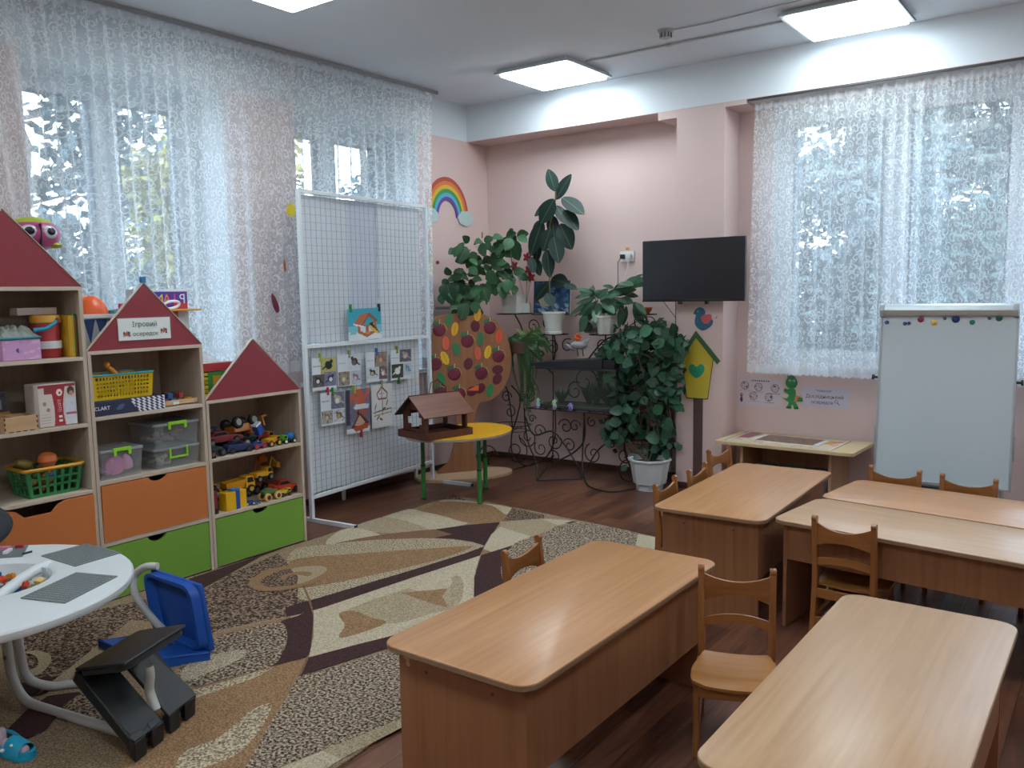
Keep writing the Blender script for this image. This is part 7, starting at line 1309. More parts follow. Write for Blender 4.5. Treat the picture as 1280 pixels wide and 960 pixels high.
# ================================================================ LEAVES
def leaf_mesh(name, w, m, fold=.12, droop=.18, n=7, serr=0.0, base=.0):
    vs = []; fs = []
    for i in range(n+1):
        u = i/n; wd = w*math.sin(PI*min(1, (u*.96+.02))**(.9))**.75*.5*(1+(serr if i % 2 else 0)); z = -droop*u*u
        vs += [(u, -wd, z+fold*wd), (u, 0, z), (u, wd, z+fold*wd)]
    for i in range(n): a = i*3; fs += [(a, a+3, a+4, a+1), (a+1, a+4, a+5, a+2)]
    me = bpy.data.meshes.new(name); me.from_pydata(vs, [], fs); me.materials.append(m); me.polygons.foreach_set('use_smooth', [True]*len(me.polygons)); return me
def leafmat(c, c2, rough=.35, name='leaf'):
    key = ('leaf', c, c2, rough)
    if key in MATS: return MATS[key]
    m, nt, b = nodes_of(name); tc = N(nt, 'ShaderNodeTexCoord'); sp = N(nt, 'ShaderNodeSeparateXYZ'); L(nt, tc.outputs['Object'], sp.inputs['Vector'])
    v = math_n(nt, 'LESS_THAN', math_n(nt, 'ABSOLUTE', sp.outputs['Y']), .012); oi = N(nt, 'ShaderNodeObjectInfo'); n1 = N(nt, 'ShaderNodeTexNoise', i_Scale=6.0); L(nt, tc.outputs['Object'], n1.inputs['Vector'])
    f = math_n(nt, 'MULTIPLY_ADD', oi.outputs['Random'], .7, math_n(nt, 'MULTIPLY', n1.outputs['Fac'], .3))
    base = mixc(nt, f, lin(c), lin(c2)); L(nt, mixc(nt, math_n(nt, 'MULTIPLY', v, .22), base, lin('#8fa878')), b.inputs['Base Color']); b.inputs['Roughness'].default_value = rough; b.inputs['Specular IOR Level'].default_value = .3
    MATS[key] = m; return m
def put_leaf(me, par, p0, p1, width_scale=1.0, roll=0.0, face=None, name='leaf'):
    """leaf from p0 to p1 in world space; its flat side turned to face"""
    o = bpy.data.objects.new(name, me); C.objects.link(o); o.parent = par
    p0, p1 = Vector(p0), Vector(p1); x = p1-p0; ln = max(x.length, .01); x.normalize()
    f = Vector(face or (.45, -.8, .45)); z = (f-x*f.dot(x)); z = z.normalized() if z.length > .05 else x.orthogonal().normalized(); z = Matrix.Rotation(roll, 3, x) @ z
    y = z.cross(x); m_ = Matrix((x*ln, y*ln*width_scale, z*ln)).transposed().to_4x4(); m_.translation = p0-par.location
    o.matrix_parent_inverse = Matrix(); o.matrix_basis = m_; return o
def pot(label, cat, x, y, z, prof, c='#cfd3cd', square=False, rim=None, name='flower_pot', seg=24):
    t = thing(name, label, cat, (x, y, z)); MB().lathe(prof, 4 if square else seg, cap=False).at().build('pot', mat(c, .4, var=.03), t, smooth=not square) if not square else None
    if square:
        mb = MB(); a = prof
        for i in range(len(a)-1): pass
        w0, w1, h = a; mb.add([(-w0, -w0, 0), (w0, -w0, 0), (w0, w0, 0), (-w0, w0, 0), (-w1, -w1, h), (w1, -w1, h), (w1, w1, h), (-w1, w1, h), (-w1*.9, -w1*.9, h), (w1*.9, -w1*.9, h), (w1*.9, w1*.9, h), (-w1*.9, w1*.9, h), (-w1*.85, -w1*.85, h-.03), (w1*.85, -w1*.85, h-.03), (w1*.85, w1*.85, h-.03), (-w1*.85, w1*.85, h-.03)],
            [(0, 3, 2, 1), (0, 1, 5, 4), (1, 2, 6, 5), (2, 3, 7, 6), (3, 0, 4, 7), (4, 5, 9, 8), (5, 6, 10, 9), (6, 7, 11, 10), (7, 4, 8, 11), (8, 9, 13, 12), (9, 10, 14, 13), (10, 11, 15, 14), (11, 8, 12, 15)]); mb.build('pot', mat(c, .4, var=.03), t, bevel=.006)
    return t
SOIL = mat('#3a2c24', .95, var=.3, scale=60)
r_ = random.Random(77)
# rubber plant
t = pot('tall rubber plant with dark glossy oval leaves in a white pot before the blue picture', 'plant', .90, -.30, 1.1625, [(.001, 0), (.072, 0), (.074, .02), (.070, .022), (.092, .165), (.098, .168), (.098, .182), (.088, .182), (.086, .16), (.001, .155)], name='rubber_plant')
MB().cylz(0, 0, .156, .160, .085, 20).build('soil', SOIL, t)
FM = leafmat('#142b27', '#1e3932', .5); fst = [(.90, -.30, 1.32)]+[tuple(p) for p in FSTEM[1:]]
MB().tube([Vector(p)-t.location for p in cr(fst, 4)], .006, 6).build('stem', mat('#6b6a4a', .6), t, smooth=True)
for (b, e, w) in FICUS:
    me = leaf_mesh('rubber_leaf', w*1.05, FM, .10, .06, 9); put_leaf(me, t, b, e, 1.0, r_.uniform(-.35, .35))
for z_ in (1.5, 1.62, 1.75, 1.88): MB().tube([Vector((.88, -.29, z_))-t.location, Vector((.84+r_.uniform(-.05, .1), -.3, z_+.05))-t.location], .003, 5).build('leaf_stalk', mat('#6b6a4a', .6), t)
# hibiscus
t = pot('spreading broad-leaved plant in a square white pot on the stand\'s left ring', 'plant', .50, -.30, 1.334, (.072, .088, .155), square=True, name='broad_leaved_plant')
MB().box(-.074, .074, -.074, .074, .12, .13).build('soil', SOIL, t)
hm = leaf_mesh('broad_leaf', .75, leafmat('#203d29', '#355c3a', .4), .15, .25, 8, .10); hm2 = leaf_mesh('broad_leaf', .75, leafmat('#2c5434', '#3b663f', .5), .15, .25, 8, .10)
for s in HSTEM: MB().tube([Vector(p)-t.location for p in cr([(.50, -.30, 1.46)]+[tuple(p) for p in s[1:]] if s[0][2] < 1.62 and s is not HSTEM[-1] and s is not HSTEM[-2] and s is not HSTEM[-3] else [tuple(p) for p in s], 5)], .0045, 6).build('stem', mat('#5a4f3c', .7), t, smooth=True)
for i, (b, e) in enumerate(HIB): 
    b = Vector(b); e = Vector(e); e = b+(e-b).normalized()*max(.085, min(.17, (e-b).length*1.15)); off = Vector((.05, -.07, .0))*r_.uniform(-.6, 1.2)
    put_leaf(hm2 if r_.random() < .22 else hm, t, b+off, e+off, 1.0, r_.uniform(-.6, .6))
for i in range(75):
    b, e = HIB[r_.randrange(0, len(HIB)-2)]; b = Vector(b)+Vector((r_.uniform(-.06, .06), r_.uniform(-.02, .12), r_.uniform(-.05, .05))); put_leaf(hm, t, b, b+Vector((r_.uniform(-.1, .1), r_.uniform(-.05, .05), r_.uniform(-.12, .02))), 1, r_.uniform(-.8, .8))
fl = MB().at(.14-t.location.x, -.87-t.location.y, 1.765-t.location.z).ball(0, 0, 0, .016, 10, 7).build('bud', mat('#8a2f3a', .5), t, smooth=True)
# orchid
t = thing('orchid', 'thin-stemmed plant with red flowers between the two tall plants', 'plant', (.58, -.24, 1.335)); RF = mat('#a02c3c', .5, var=.15)
MB().at().lathe([(.001, 0), (.035, 0), (.042, .08), (.036, .08), (.001, .07)], 16, cap=False).build('pot', mat('#c9cdc8', .4), t, smooth=True)
for k, (dx, dy, z_) in enumerate(((.02, .0, .47), (.05, -.02, .36), (-.10, -.02, .40), (.06, .0, .30))):
    MB().tube(cr([(0, 0, .07), (dx*.4, dy, z_*.6), (dx, dy, z_)], 5), .0022, 5).build('stem', mat('#7a6a5a', .6), t)
    for q in range(5):
        a = q*1.2566+k; f = MB().at(dx+.022*math.cos(a), dy-.008, z_+.022*math.sin(a), ry=-a).ball(0, 0, 0, .020, 8, 5, 1.1, .35, .7).build('petal', RF, t, smooth=True)
# right pot plant
t = pot('plant with narrow drooping leaflets in a white pot left of the television', 'plant', 1.385, -.28, 1.1675, [(.001, 0), (.062, 0), (.066, .012), (.082, .125), (.092, .13), (.092, .15), (.084, .15), (.080, .13), (.001, .125)], name='umbrella_plant')
MB().cylz(0, 0, .125, .130, .078, 18).build('soil', SOIL, t); SM = leafmat('#2c4f3c', '#487258', .35)
for s in SSTEM: MB().tube([Vector(p)-t.location for p in cr([(1.385, -.28, 1.29)]+[tuple(p) for p in s[1:]], 5)], .004, 6).build('stem', mat('#7a7f55', .6), t, smooth=True)
for (b, e, w) in SCH:
    me = leaf_mesh('leaflet', w*1.15, SM, .12, .15, 7); put_leaf(me, t, b, e, 1.0, r_.uniform(-.4, .4))
    bb = Vector(b)+Vector((r_.uniform(-.03, .03), r_.uniform(-.02, .08), r_.uniform(-.03, .03))); put_leaf(me, t, bb, bb+(Vector(e)-Vector(b))*r_.uniform(.6, .95)+Vector((0, 0, -.03)), 1.0, r_.uniform(-.8, .8))
# ivy
t = thing('climbing_ivy_plant', 'large dense dark green climbing plant in a white octagonal floor pot by the pillar', 'plant', (1.86, -.46, 0))
mb = MB(); pr_ = [(.10, 0), (.105, .045), (.125, .05), (.150, .215), (.165, .225), (.165, .24), (.148, .24), (.14, .20), (.001, .20)]
mb.at(rz=PI/8).lathe(pr_, 8, cap=False); mb.at().cylz(0, 0, 0, .004, .10, 8); mb.build('pot', mat('#c9cfd3', .45, var=.03), t, bevel=.004); MB().cylz(0, 0, .19, .205, .135, 12).build('soil', SOIL, t)
IM = leafmat('#1e3a2a', '#305843', .4); im1 = leaf_mesh('ivy_leaf', .85, IM, .15, .15, 4, .0); im2 = leaf_mesh('ivy_leaf', .95, leafmat('#284c39', '#40704f', .4), .2, .2, 4)
for k in range(9):
    e = IVY[k*23]; e2 = IVY[k*17+5]; MB().tube([Vector(p)-t.location for p in cr([(1.86+r_.uniform(-.05, .05), -.46, .2), (1.75+r_.uniform(-.15, .1), -.35, .4), tuple(e2), tuple(e)], 5)], .004, 5).build('stem', mat('#5f4f3a', .8), t)
for p in IVY:
    p = Vector(p); a = r_.uniform(0, 6.28); d = Vector((math.cos(a)*.8, -.35+r_.uniform(-.3, .3), math.sin(a)*.6-.35)).normalized()*r_.uniform(.07, .115)
    if p.x > 1.90 and p.y > -.33: p.y = -.36-.08*r_.random()
    if p.x+d.x > 1.96 and p.y+d.y > -.32: d.x = -abs(d.x)
    put_leaf(im1 if r_.random() < .7 else im2, t, p, p+d, 1.0, r_.uniform(-.7, .7), face=(.5+r_.uniform(-.4, .4), -.8, .5+r_.uniform(-.3, .5)))
dm = MB()
for k in range(900):
    p = Vector(IVY[r_.randrange(len(IVY))])+Vector((r_.gauss(0, .035), abs(r_.gauss(.05, .05)), r_.gauss(0, .035))); p.y = min(p.y, -.08)
    if p.x > 1.91 and p.y > -.36: continue
    d = Vector((r_.gauss(0, 1), r_.gauss(0, .5), r_.gauss(-.3, 1))).normalized()*.04; q = d.cross(Vector((r_.gauss(0, .5), -1, .4))).normalized()*.022
    dm.M = Matrix.Translation(-t.location); dm.add([tuple(p-d), tuple(p+q), tuple(p+d), tuple(p-q)], [(0, 1, 2, 3)])
tag(dm.build('inner_leaves', IM, t), kind='stuff')
for pts in ([(1.99, -.33, .95), (2.03, -.33, 1.05), (2.05, -.32, 1.18)], [(1.97, -.36, .35), (2.03, -.34, .36), (2.07, -.34, .34)], [(1.80, -.42, .3), (1.70, -.45, .26), (1.66, -.46, .16)]):
    MB().tube([Vector(p)-t.location for p in cr(pts, 4)], .002, 4).build('tendril', mat('#5f6f45', .7), t)
    for p in pts: put_leaf(im1, t, p, Vector(p)+Vector((r_.uniform(-.04, .04), -.03, -.04)), 1.0, 0)
# fern
t = thing('fern', 'hanging fern with long feathery fronds left of the aquarium', 'plant', (.62, -.40, 1.0)); FE = mat('#3a5f35', .6, var=.25, scale=30)
MB().lathe([(.001, 0), (.06, 0), (.08, .10), (.072, .10), (.001, .09)], 18, cap=False).build('pot', mat('#5a4438', .7), t, smooth=True)
def frond(pts, wl):
    q = cr(pts, 9); V_ = []; F_ = []; n = len(q)
    for i in range(1, n):
        d = (q[i]-q[i-1]).normalized(); sd = d.cross(Vector((.3, -1, .2))).normalized(); w = wl*(.5+.5*math.sin(PI*min(1, i/n*1.1)))
        for s in (-1, 1):
            for h_ in (0, .5):
                c = q[i-1].lerp(q[i], h_); tip = c+sd*s*w+d*w*.35+Vector((0, -.004, -.006)); k = len(V_); V_ += [tuple(c), tuple(c+d*.009), tuple(tip)]; F_.append((k, k+1, k+2))
    mb = MB(); mb.v = [tuple(Vector(v)-t.location) for v in V_]; mb.f = F_; mb.mi = [0]*len(F_); mb.tube([p-t.location for p in q], .0016, 4); return mb.build('frond', FE, t)
for s in FERN:
    base = (.62+r_.uniform(-.03, .03), -.40, 1.09); frond([base]+[tuple(p) for p in s[1:]], .020)
    for _ in range(3): frond([base]+[(p[0]+r_.uniform(-.045, .035), p[1]+r_.uniform(-.04, .04), p[2]+r_.uniform(-.02, .05)) for p in s[1:]], .018)
# variegated plant
t = thing('variegated_plant', 'small variegated plant with pale-edged leaves above the fern', 'plant', (.66, -.30, 1.06)); vm = leaf_mesh('striped_leaf', .35, leafmat('#4f6638', '#8a8f5c', .5), .1, .3, 6)
MB().lathe([(.001, 0), (.04, 0), (.05, .07), (.044, .07), (.001, .06)], 16, cap=False).build('pot', mat('#7a5a48', .7), t, smooth=True)
for k in range(26):
    a = r_.uniform(0, 6.28); b = Vector((.66+.02*math.cos(a), -.30+.02*math.sin(a), 1.13)); put_leaf(vm, t, b, b+Vector((math.cos(a)*.09, math.sin(a)*.06-.03, r_.uniform(-.02, .10))), .8, r_.uniform(-.5, .5))
# picture
def bluepic(U, V):
    im = fill(U.shape, '#2f4f7c'); n = nz(U, V, 10, 3); n2 = nz(U, V, 16, 6); im[n > .25] = hexc('#4a79a8'); im[n2 > .6] = hexc('#86a9c6'); im[n < -.5] = hexc('#22395f'); im[(V < .3) & (n2 > .1)] = hexc('#9fb6c6')
    blob(im, U, V, .36, .42, .22, .20, '#c2c3a8'); blob(im, U, V, .38, .45, .12, .12, '#d0cfae', .3); im[(U < .03) | (U > .97) | (V < .03) | (V > .97)] = hexc('#27415f'); return im
o = sheet('picture', .37, .275, 90, 66, bluepic, None, .4, .008); o.location = (.775, -.14, 1.326); o.rotation_euler = (-.06, 0, 0); tag(o, 'small blue swirl-patterned picture standing behind the rubber plant', 'picture')
sup = MB().box(.58, .97, -.16, -.125, 1.314, 1.322).build('picture_ledge', IRON); tag(sup, 'thin black iron ledge carrying the blue picture', 'ledge')
# small items on the stand
t = thing('bird_ornament', 'grey and white bird ornament with an orange flower above the aquarium', 'ornament', (1.13, -.28, .982))
MB().at(0, 0, .09).ball(0, 0, 0, .05, 14, 9, 1.6, .8, .7).build('body', mat('#a8a5aa', .5, var=.3, scale=30), t, smooth=True); MB().at(-.085, 0, .07, ry=.5).ball(0, 0, 0, .03, 10, 6, 1.8, .6, .5).build('tail', mat('#8a8a98', .5, var=.3), t, smooth=True)
MB().at(.06, 0, .12, ry=-.5).ball(0, 0, 0, .03, 10, 7, 1.8, .5, .6).build('wing', mat('#c3c6cc', .5), t, smooth=True)
for s in (-.02, .03): MB().tube([(s, 0, .06), (s+.01, 0, 0)], .004, 5).build('leg', IRON, t)
mb = MB()
for k in range(7): a = k*.9; mb.at(.0+.022*math.cos(a), -.02, .155+.018*math.sin(a), ry=-a).ball(0, 0, 0, .016, 8, 5, 1.2, .5, .7)
mb.build('orange_flower', mat('#d05a22', .5), t, smooth=True)
o = MB().lathe([(.001, 0), (.055, .012), (.07, .05), (.05, .10), (.02, .125), (.001, .13)], 18, cap=False).build('grey_stone', mat('#7c8580', .6, var=.2), smooth=True); o.location = (1.17, -.16, 1.16); tag(o, 'rounded grey ornament behind the orange flower', 'ornament')
o = MB().lathe([(.001, 0), (.03, 0), (.05, .03), (.055, .05), (.05, .052), (.001, .03)], 16, cap=False).build('small_dish', mat('#b5632c', .5), smooth=True); o.location = (1.70, -.22, 1.324); tag(o, 'small orange dish on the ring below the television', 'dish')
t = thing('wall_shelf', 'small pale wire tray on the wall behind the broad-leaved plant', 'tray', (.02, -.74, 1.37)); MB().box(0, .05, -.09, .09, 0, .006).build('tray_base', WHT, t); MB().box(.046, .05, -.09, .09, .006, .03).build('lip', mat('#8f9294', .5), t)
# ================================================================ ROUND PLAY TABLE
PLW = mat('#d5dbdd', .35, var=.02); PLG = mat('#767d7e', .6, var=.03); TUB = mat('#c3c4c0', .35, var=.03)
CX, CY, CR_ = 1.50, -5.00, .548
t = thing('play_table', 'round white plastic play table with grey building plates at the left edge', 'table', (CX, CY, 0))
n = 64; bx, by, ba, bb = -.05, .08, .225, .225; brot = 0   # basin ellipse
outer = [(CR_*math.cos(2*PI*k/n), CR_*math.sin(2*PI*k/n)) for k in range(n)]
def ell(s, k): c, q = math.cos(2*PI*k/n)*ba*s, math.sin(2*PI*k/n)*bb*s; x, y = rot2(c, q, brot); return (bx+x, by+y)
mb = MB(); rings = [([(x*.93, y*.93) for x, y in outer], .462), ([(x*.99, y*.99) for x, y in outer], .466), (outer, .476), (outer, .492), ([(x*.99, y*.99) for x, y in outer], .499), ([(x*.975, y*.975) for x, y in outer], .5)]
rings += [([ell(1.10, k) for k in range(n)], .500), ([ell(1.05, k) for k in range(n)], .498), ([ell(1.0, k) for k in range(n)], .490), ([ell(.93, k) for k in range(n)], .43), ([ell(.80, k) for k in range(n)], .405)]
vs = []; 
for r_q, z in rings: vs += [(x, y, z) for x, y in r_q]
fs = []
for j in range(len(rings)-1):
    for k in range(n): fs.append((j*n+k, j*n+(k+1) % n, (j+1)*n+(k+1) % n, (j+1)*n+k))
fs.append(tuple((len(rings)-1)*n+k for k in range(n))); ub = len(vs); mb.add(vs, fs); mb.build('table_top', PLW, t, smooth=True)
MB().tube(cr([(.20, -.06, .470), (.13, .06, .482), (.04, .16, .486), (-.03, .25, .490), (-.07, .325, .488)], 6), [.022]*25 if False else .020, 10).build('basin_divider', PLW, t, smooth=True)
for P4 in ([[1.325, -4.474], [1.567, -4.459], [1.584, -4.651], [1.334, -4.658]], [[1.663, -4.685], [1.835, -4.622], [1.95, -4.867], [1.773, -4.929]], [[1.06, -4.69], [1.14, -4.62], [1.278, -4.704], [1.20, -4.785]]):
    Pq = [(a-CX, b-CY) for a, b in P4][::-1]; q = MB().prism(Pq, .5005, .5045).build('building_plate', PLG, t)
    st = MB(); a0, a1, a2, a3 = (Vector((*p, .5045)) for p in Pq)
    for i in range(1, 15):
        for j in range(1, 15): c = a0.lerp(a1, i/15).lerp(a3.lerp(a2, i/15), j/15); st.add([(c.x-.0035, c.y-.0035, .5045), (c.x+.0035, c.y-.0035, .5045), (c.x+.0035, c.y+.0035, .5045), (c.x-.0035, c.y+.0035, .5045), (c.x-.003, c.y-.003, .5068), (c.x+.003, c.y-.003, .5068), (c.x+.003, c.y+.003, .5068), (c.x-.003, c.y+.003, .5068)], [(4, 5, 6, 7), (0, 1, 5, 4), (1, 2, 6, 5), (2, 3, 7, 6), (3, 0, 4, 7)])
    so = st.build('studs', PLG, q); so['kind'] = 'stuff'
def leg(pts, r=.0175): return MB().tube([Vector(p)-Vector((CX, CY, 0)) for p in cr(pts, 7)], r, 12).build('leg', TUB, t, smooth=True)
l1 = leg([(1.43, -4.86, .462), (1.44, -4.85, .20), (1.46, -4.845, .09), (1.53, -4.835, .03), (1.66, -4.81, .02), (1.86, -4.775, .02), (2.03, -4.745, .02)])
leg([(1.44, -4.82, .462), (1.44, -4.81, .20), (1.445, -4.79, .08), (1.47, -4.72, .025), (1.52, -4.65, .02), (1.62, -4.55, .02)])
leg([(1.30, -5.05, .462), (1.30, -5.06, .12), (1.26, -5.10, .03), (1.10, -5.25, .02)]); leg([(1.34, -5.12, .462), (1.34, -5.13, .12), (1.34, -5.20, .03), (1.36, -5.42, .02)])
MB().at(1.458-CX, -4.866-CY, .19, rx=PI/2).cylz(0, 0, 0, .006, .008, 10).build('bolt', mat('#6b6b68', .4, .6), l1)
MB().box(-.19, -.03, -.02, .20, .44, .461).build('support_plate', mat('#55595a', .5), t); MB().tube([(-.19, .16, .30), (-.06, .16, .30)], .012, 8).build('cross_bar', mat('#8f8f8c', .4), t)
rb = random.Random(31)
def brick_toy(x, y, z, c, nm, rz, sz=(.032, .016, .019)):
    o = MB().box(-sz[0]/2, sz[0]/2, -sz[1]/2, sz[1]/2, 0, sz[2]*.8); 
    for a in (-.25, .25): o.cylz(a*sz[0], 0, sz[2]*.8, sz[2]*.97, .004, 8)
    q = o.build('toy_brick', PL(c), bevel=0); q.location = (x, y, z); q.rotation_euler = (rb.uniform(-.4, .4), rb.uniform(-.4, .4), rz); tag(q, nm, 'toy brick', 'toy bricks in the table basin')
for i in range(60):
    a = rb.uniform(0, 6.28); s = rb.uniform(.05, .75); x, y = rot2(math.cos(a)*ba*s, math.sin(a)*bb*s, brot); c = rb.choice(['#d9482c', '#e08a24', '#e0b42c', '#c73a2c', '#2f5fb0', '#2c2f36', '#3f8f4a']); wx = CX+bx+x
    brick_toy(wx, CY+by+y, .408+.020*(i % 4), c, 'small toy brick heaped in the left hollow of the play table' if 0.27*(wx-1.63)+.2*(CY+by+y+4.94) < 0 else 'small toy brick in the right hollow of the play table', rb.uniform(0, 3))
for (x, y, z, sx, sy, sz_, c, lab) in ((1.50, -4.72, .455, .02, .012, .055, '#c9d6e0', 'upright pale blue brick at the rim of the hollow'), (1.53, -4.755, .445, .03, .03, .03, '#d9b87a', 'tan toy block by the upright pale brick'), (1.58, -4.80, .44, .035, .03, .03, '#5f6a34', 'olive toy block at the right end of the hollow'), (1.60, -4.87, .44, .05, .03, .022, '#2c4f9e', 'blue toy block at the right end of the hollow'), (1.53, -4.82, .445, .03, .025, .03, '#c98a8a', 'dusty pink toy block in the hollow')):
    o = MB().box(-sx/2, sx/2, -sy/2, sy/2, 0, sz_).build('toy_block', PL(c), bevel=.002); o.location = (x, y, z); o.rotation_euler = (.2, .1, .5); tag(o, lab, 'toy block')
for (x, y, sx, sy, c, lab) in ((1.13, -4.71, .05, .03, '#d98aa0', 'pink toy piece on the left building plate'), (1.19, -4.72, .015, .05, '#e3e6ea', 'white stick piece on the left building plate'), (1.16, -4.66, .03, .02, '#a82f3a', 'red toy piece on the left building plate')):
    o = MB().box(-sx/2, sx/2, -sy/2, sy/2, 0, .012).build('toy_piece', PL(c), bevel=.002); o.location = (x, y, .507); o.rotation_euler = (0, 0, .7); tag(o, lab, 'toy')
o = MB().tube([(1.268, -4.70, .509), (1.275, -4.665, .512)], .004, 6).build('toy_stick', BLK); tag(o, 'short dark stick at the edge of the left building plate', 'toy')
# ================================================================ OVERTURNED PLASTIC SEATS
def seat_unit(label, cat_m, F, wd, T, Sd, w, lt, ls, th=.022, rim=.035, tube=None, hook=.06, hd=None):
    """L-shaped seat: slotted part along T, dished part along S, both from the fold line"""
    F, wd, T, Sd = (Vector(v) for v in (F, wd, T, Sd)); T.normalize(); Sd.normalize(); wd.normalize()
    t = thing('toddler_chair', label, 'chair', tuple(F)); nT = Sd-T*Sd.dot(T); nT.normalize(); nS = T-Sd*T.dot(Sd); nS.normalize()
    def slab(mb, o, a, b, c, la, lb, lc):
        o = Vector(o); P_ = [o, o+a*la, o+a*la+b*lb, o+b*lb]; mb.add([tuple(p) for p in P_]+[tuple(p+c*lc) for p in P_], [(0, 3, 2, 1), (4, 5, 6, 7), (0, 1, 5, 4), (1, 2, 6, 5), (2, 3, 7, 6), (3, 0, 4, 7)])
    # dished panel
    mb = MB(); slab(mb, (0, 0, 0), wd, Sd, -nS, w, ls, th); mb.build('seat_panel', cat_m, t, bevel=.012, smooth=True)
    mb = MB(); q = .022
    N_ = 28; ol = rr(w-q, ls-q, .05, 6, w/2, ls/2); pts = [wd*a+Sd*b+nS*(.0) for a, b in ol]
    prof = [(-.012, 0), (-.012, rim), (.0, rim+.004), (.010, rim), (.016, 0)]; vs = []; m_ = len(pts); ctr = wd*w/2+Sd*ls/2
    for p in pts:
        rd = (p-ctr).normalized()
        for a, h in prof: vs.append(tuple(p-rd*a+nS*h))
    fs = []
    for i in range(m_):
        j = (i+1) % m_
        for k in range(len(prof)-1): fs.append((i*5+k, i*5+k+1, j*5+k+1, j*5+k))
    mb.add(vs, fs); mb.build('raised_rim', cat_m, t, smooth=True)
    sw = (w-.034)/2; hd = nT if hd is None else -Vector(hd)
    for s in (0, 1):
        o0 = wd*(0 if s == 0 else w-sw); mb = MB(); slab(mb, o0, wd, T, -nT, sw, lt, th); slab(mb, wd*(0 if s == 0 else w-.014), wd, T, -nT, .014, lt, .042); mb.build('back_strip', cat_m, t, bevel=.006)
        mb = MB(); slab(mb, o0+T*(lt-.03), wd, T, -hd, .06, .03, hook+th); slab(mb, o0+T*(lt-.03)+wd*(sw-.06), wd, T, -hd, .06, .03, hook+th); slab(mb, o0+T*(lt-.022), wd, T, -nT, sw, .022, hook*.6+th); mb.build('hook', cat_m, t, bevel=.005)
    mb = MB(); slab(mb, (0, 0, 0), wd, T, -nT, w, .05, th); mb.build('fold', cat_m, t, bevel=.006)
    if tube:
        P_ = [wd*a+T*b+Sd*c for a, b, c in tube]; MB().tube(cr(P_, 7), .0165, 12).build('bent_tube', TUB, t, smooth=True)
    return t
seat_unit('black plastic seat lying overturned with a white tube, before the play table', mat('#1c1e1f', .45, var=.04), (1.97, -4.86, .265), (-.39, .92, 0), (.27, .04, -.185), (.93, .12, .26), .33, .33, .27, th=.014, rim=.016, tube=[(.17, .09, .13), (.17, .13, .10), (.17, .20, .03), (.17, .29, -.02)], hook=.055, hd=(0, 0, -1))
seat_unit('blue plastic seat lying overturned on the rug with a white bent tube', mat('#1650a8', .4, var=.04), (1.38, -4.20, .045), (1, -.02, 0), (-.55, -.8, .0), (-.22, .0, .97), .37, .25, .28, tube=[(.05, -.01, .30), (.02, .03, .295), (-.005, .065, .255), (-.005, .078, .19), (.01, .06, .12), (.05, .035, .05), (.10, .02, .01)], hook=.05)
# ================================================================ CHILDREN (mostly outside the frame)
def skinned(name, joints, edges, m, parent, sub=2, root=0):
    me = bpy.data.meshes.new(name); me.from_pydata([j[:3] for j in joints], edges, []); o = bpy.data.objects.new(name, me); C.objects.link(o); o.parent = parent
    sk = o.modifiers.new('skin', 'SKIN'); sk.use_smooth_shade = True
    for i, j in enumerate(joints): v = me.skin_vertices[0].data[i]; v.radius = (j[3], j[3] if len(j) < 5 else j[4]); v.use_root = (i == root)
    s = o.modifiers.new('sub', 'SUBSURF'); s.levels = sub; s.render_levels = sub
    dg = bpy.context.evaluated_depsgraph_get(); m2 = bpy.data.meshes.new_from_object(o.evaluated_get(dg)); o.modifiers.clear(); o.data = m2; m2.materials.clear(); m2.materials.append(m); m2.polygons.foreach_set('use_smooth', [True]*len(m2.polygons)); return o
SKIN = mat('#d9a68c', .5, var=.04)
def hand(par, wrist, d, up, m, s=.8, curl=.35):
    wrist = Vector(wrist); d = Vector(d).normalized(); up = Vector(up).normalized(); sd = d.cross(up).normalized(); up = sd.cross(d)
    J = [tuple(wrist)+(.016*s,), tuple(wrist+d*.035*s)+(.020*s,), tuple(wrist+d*.060*s)+(.018*s,)]; skinned('palm', J, [(0, 1), (1, 2)], m, par, 2, 1)
    for k, (o, l) in enumerate(((-.024, .040), (-.008, .046), (.008, .043), (.023, .034))):
        b = wrist+d*.055*s+sd*o*s; p1 = b+(d*.9-up*curl*.4).normalized()*l*.5*s; p2 = p1+(d*.7-up*curl).normalized()*l*.35*s; p3 = p2+(d*.4-up*curl*1.3).normalized()*l*.25*s
        skinned('finger', [tuple(b)+(.0075*s,), tuple(p1)+(.0068*s,), tuple(p2)+(.006*s,), tuple(p3)+(.005*s,)], [(0, 1), (1, 2), (2, 3)], m, par, 1)
    b = wrist+d*.020*s-sd*.018*s; p1 = b+(d*.6-sd*.7).normalized()*.028*s; p2 = p1+(d*.9-sd*.2-up*.2).normalized()*.022*s; skinned('thumb', [tuple(b)+(.009*s,), tuple(p1)+(.0078*s,), tuple(p2)+(.006*s,)], [(0, 1), (1, 2)], m, par, 1)
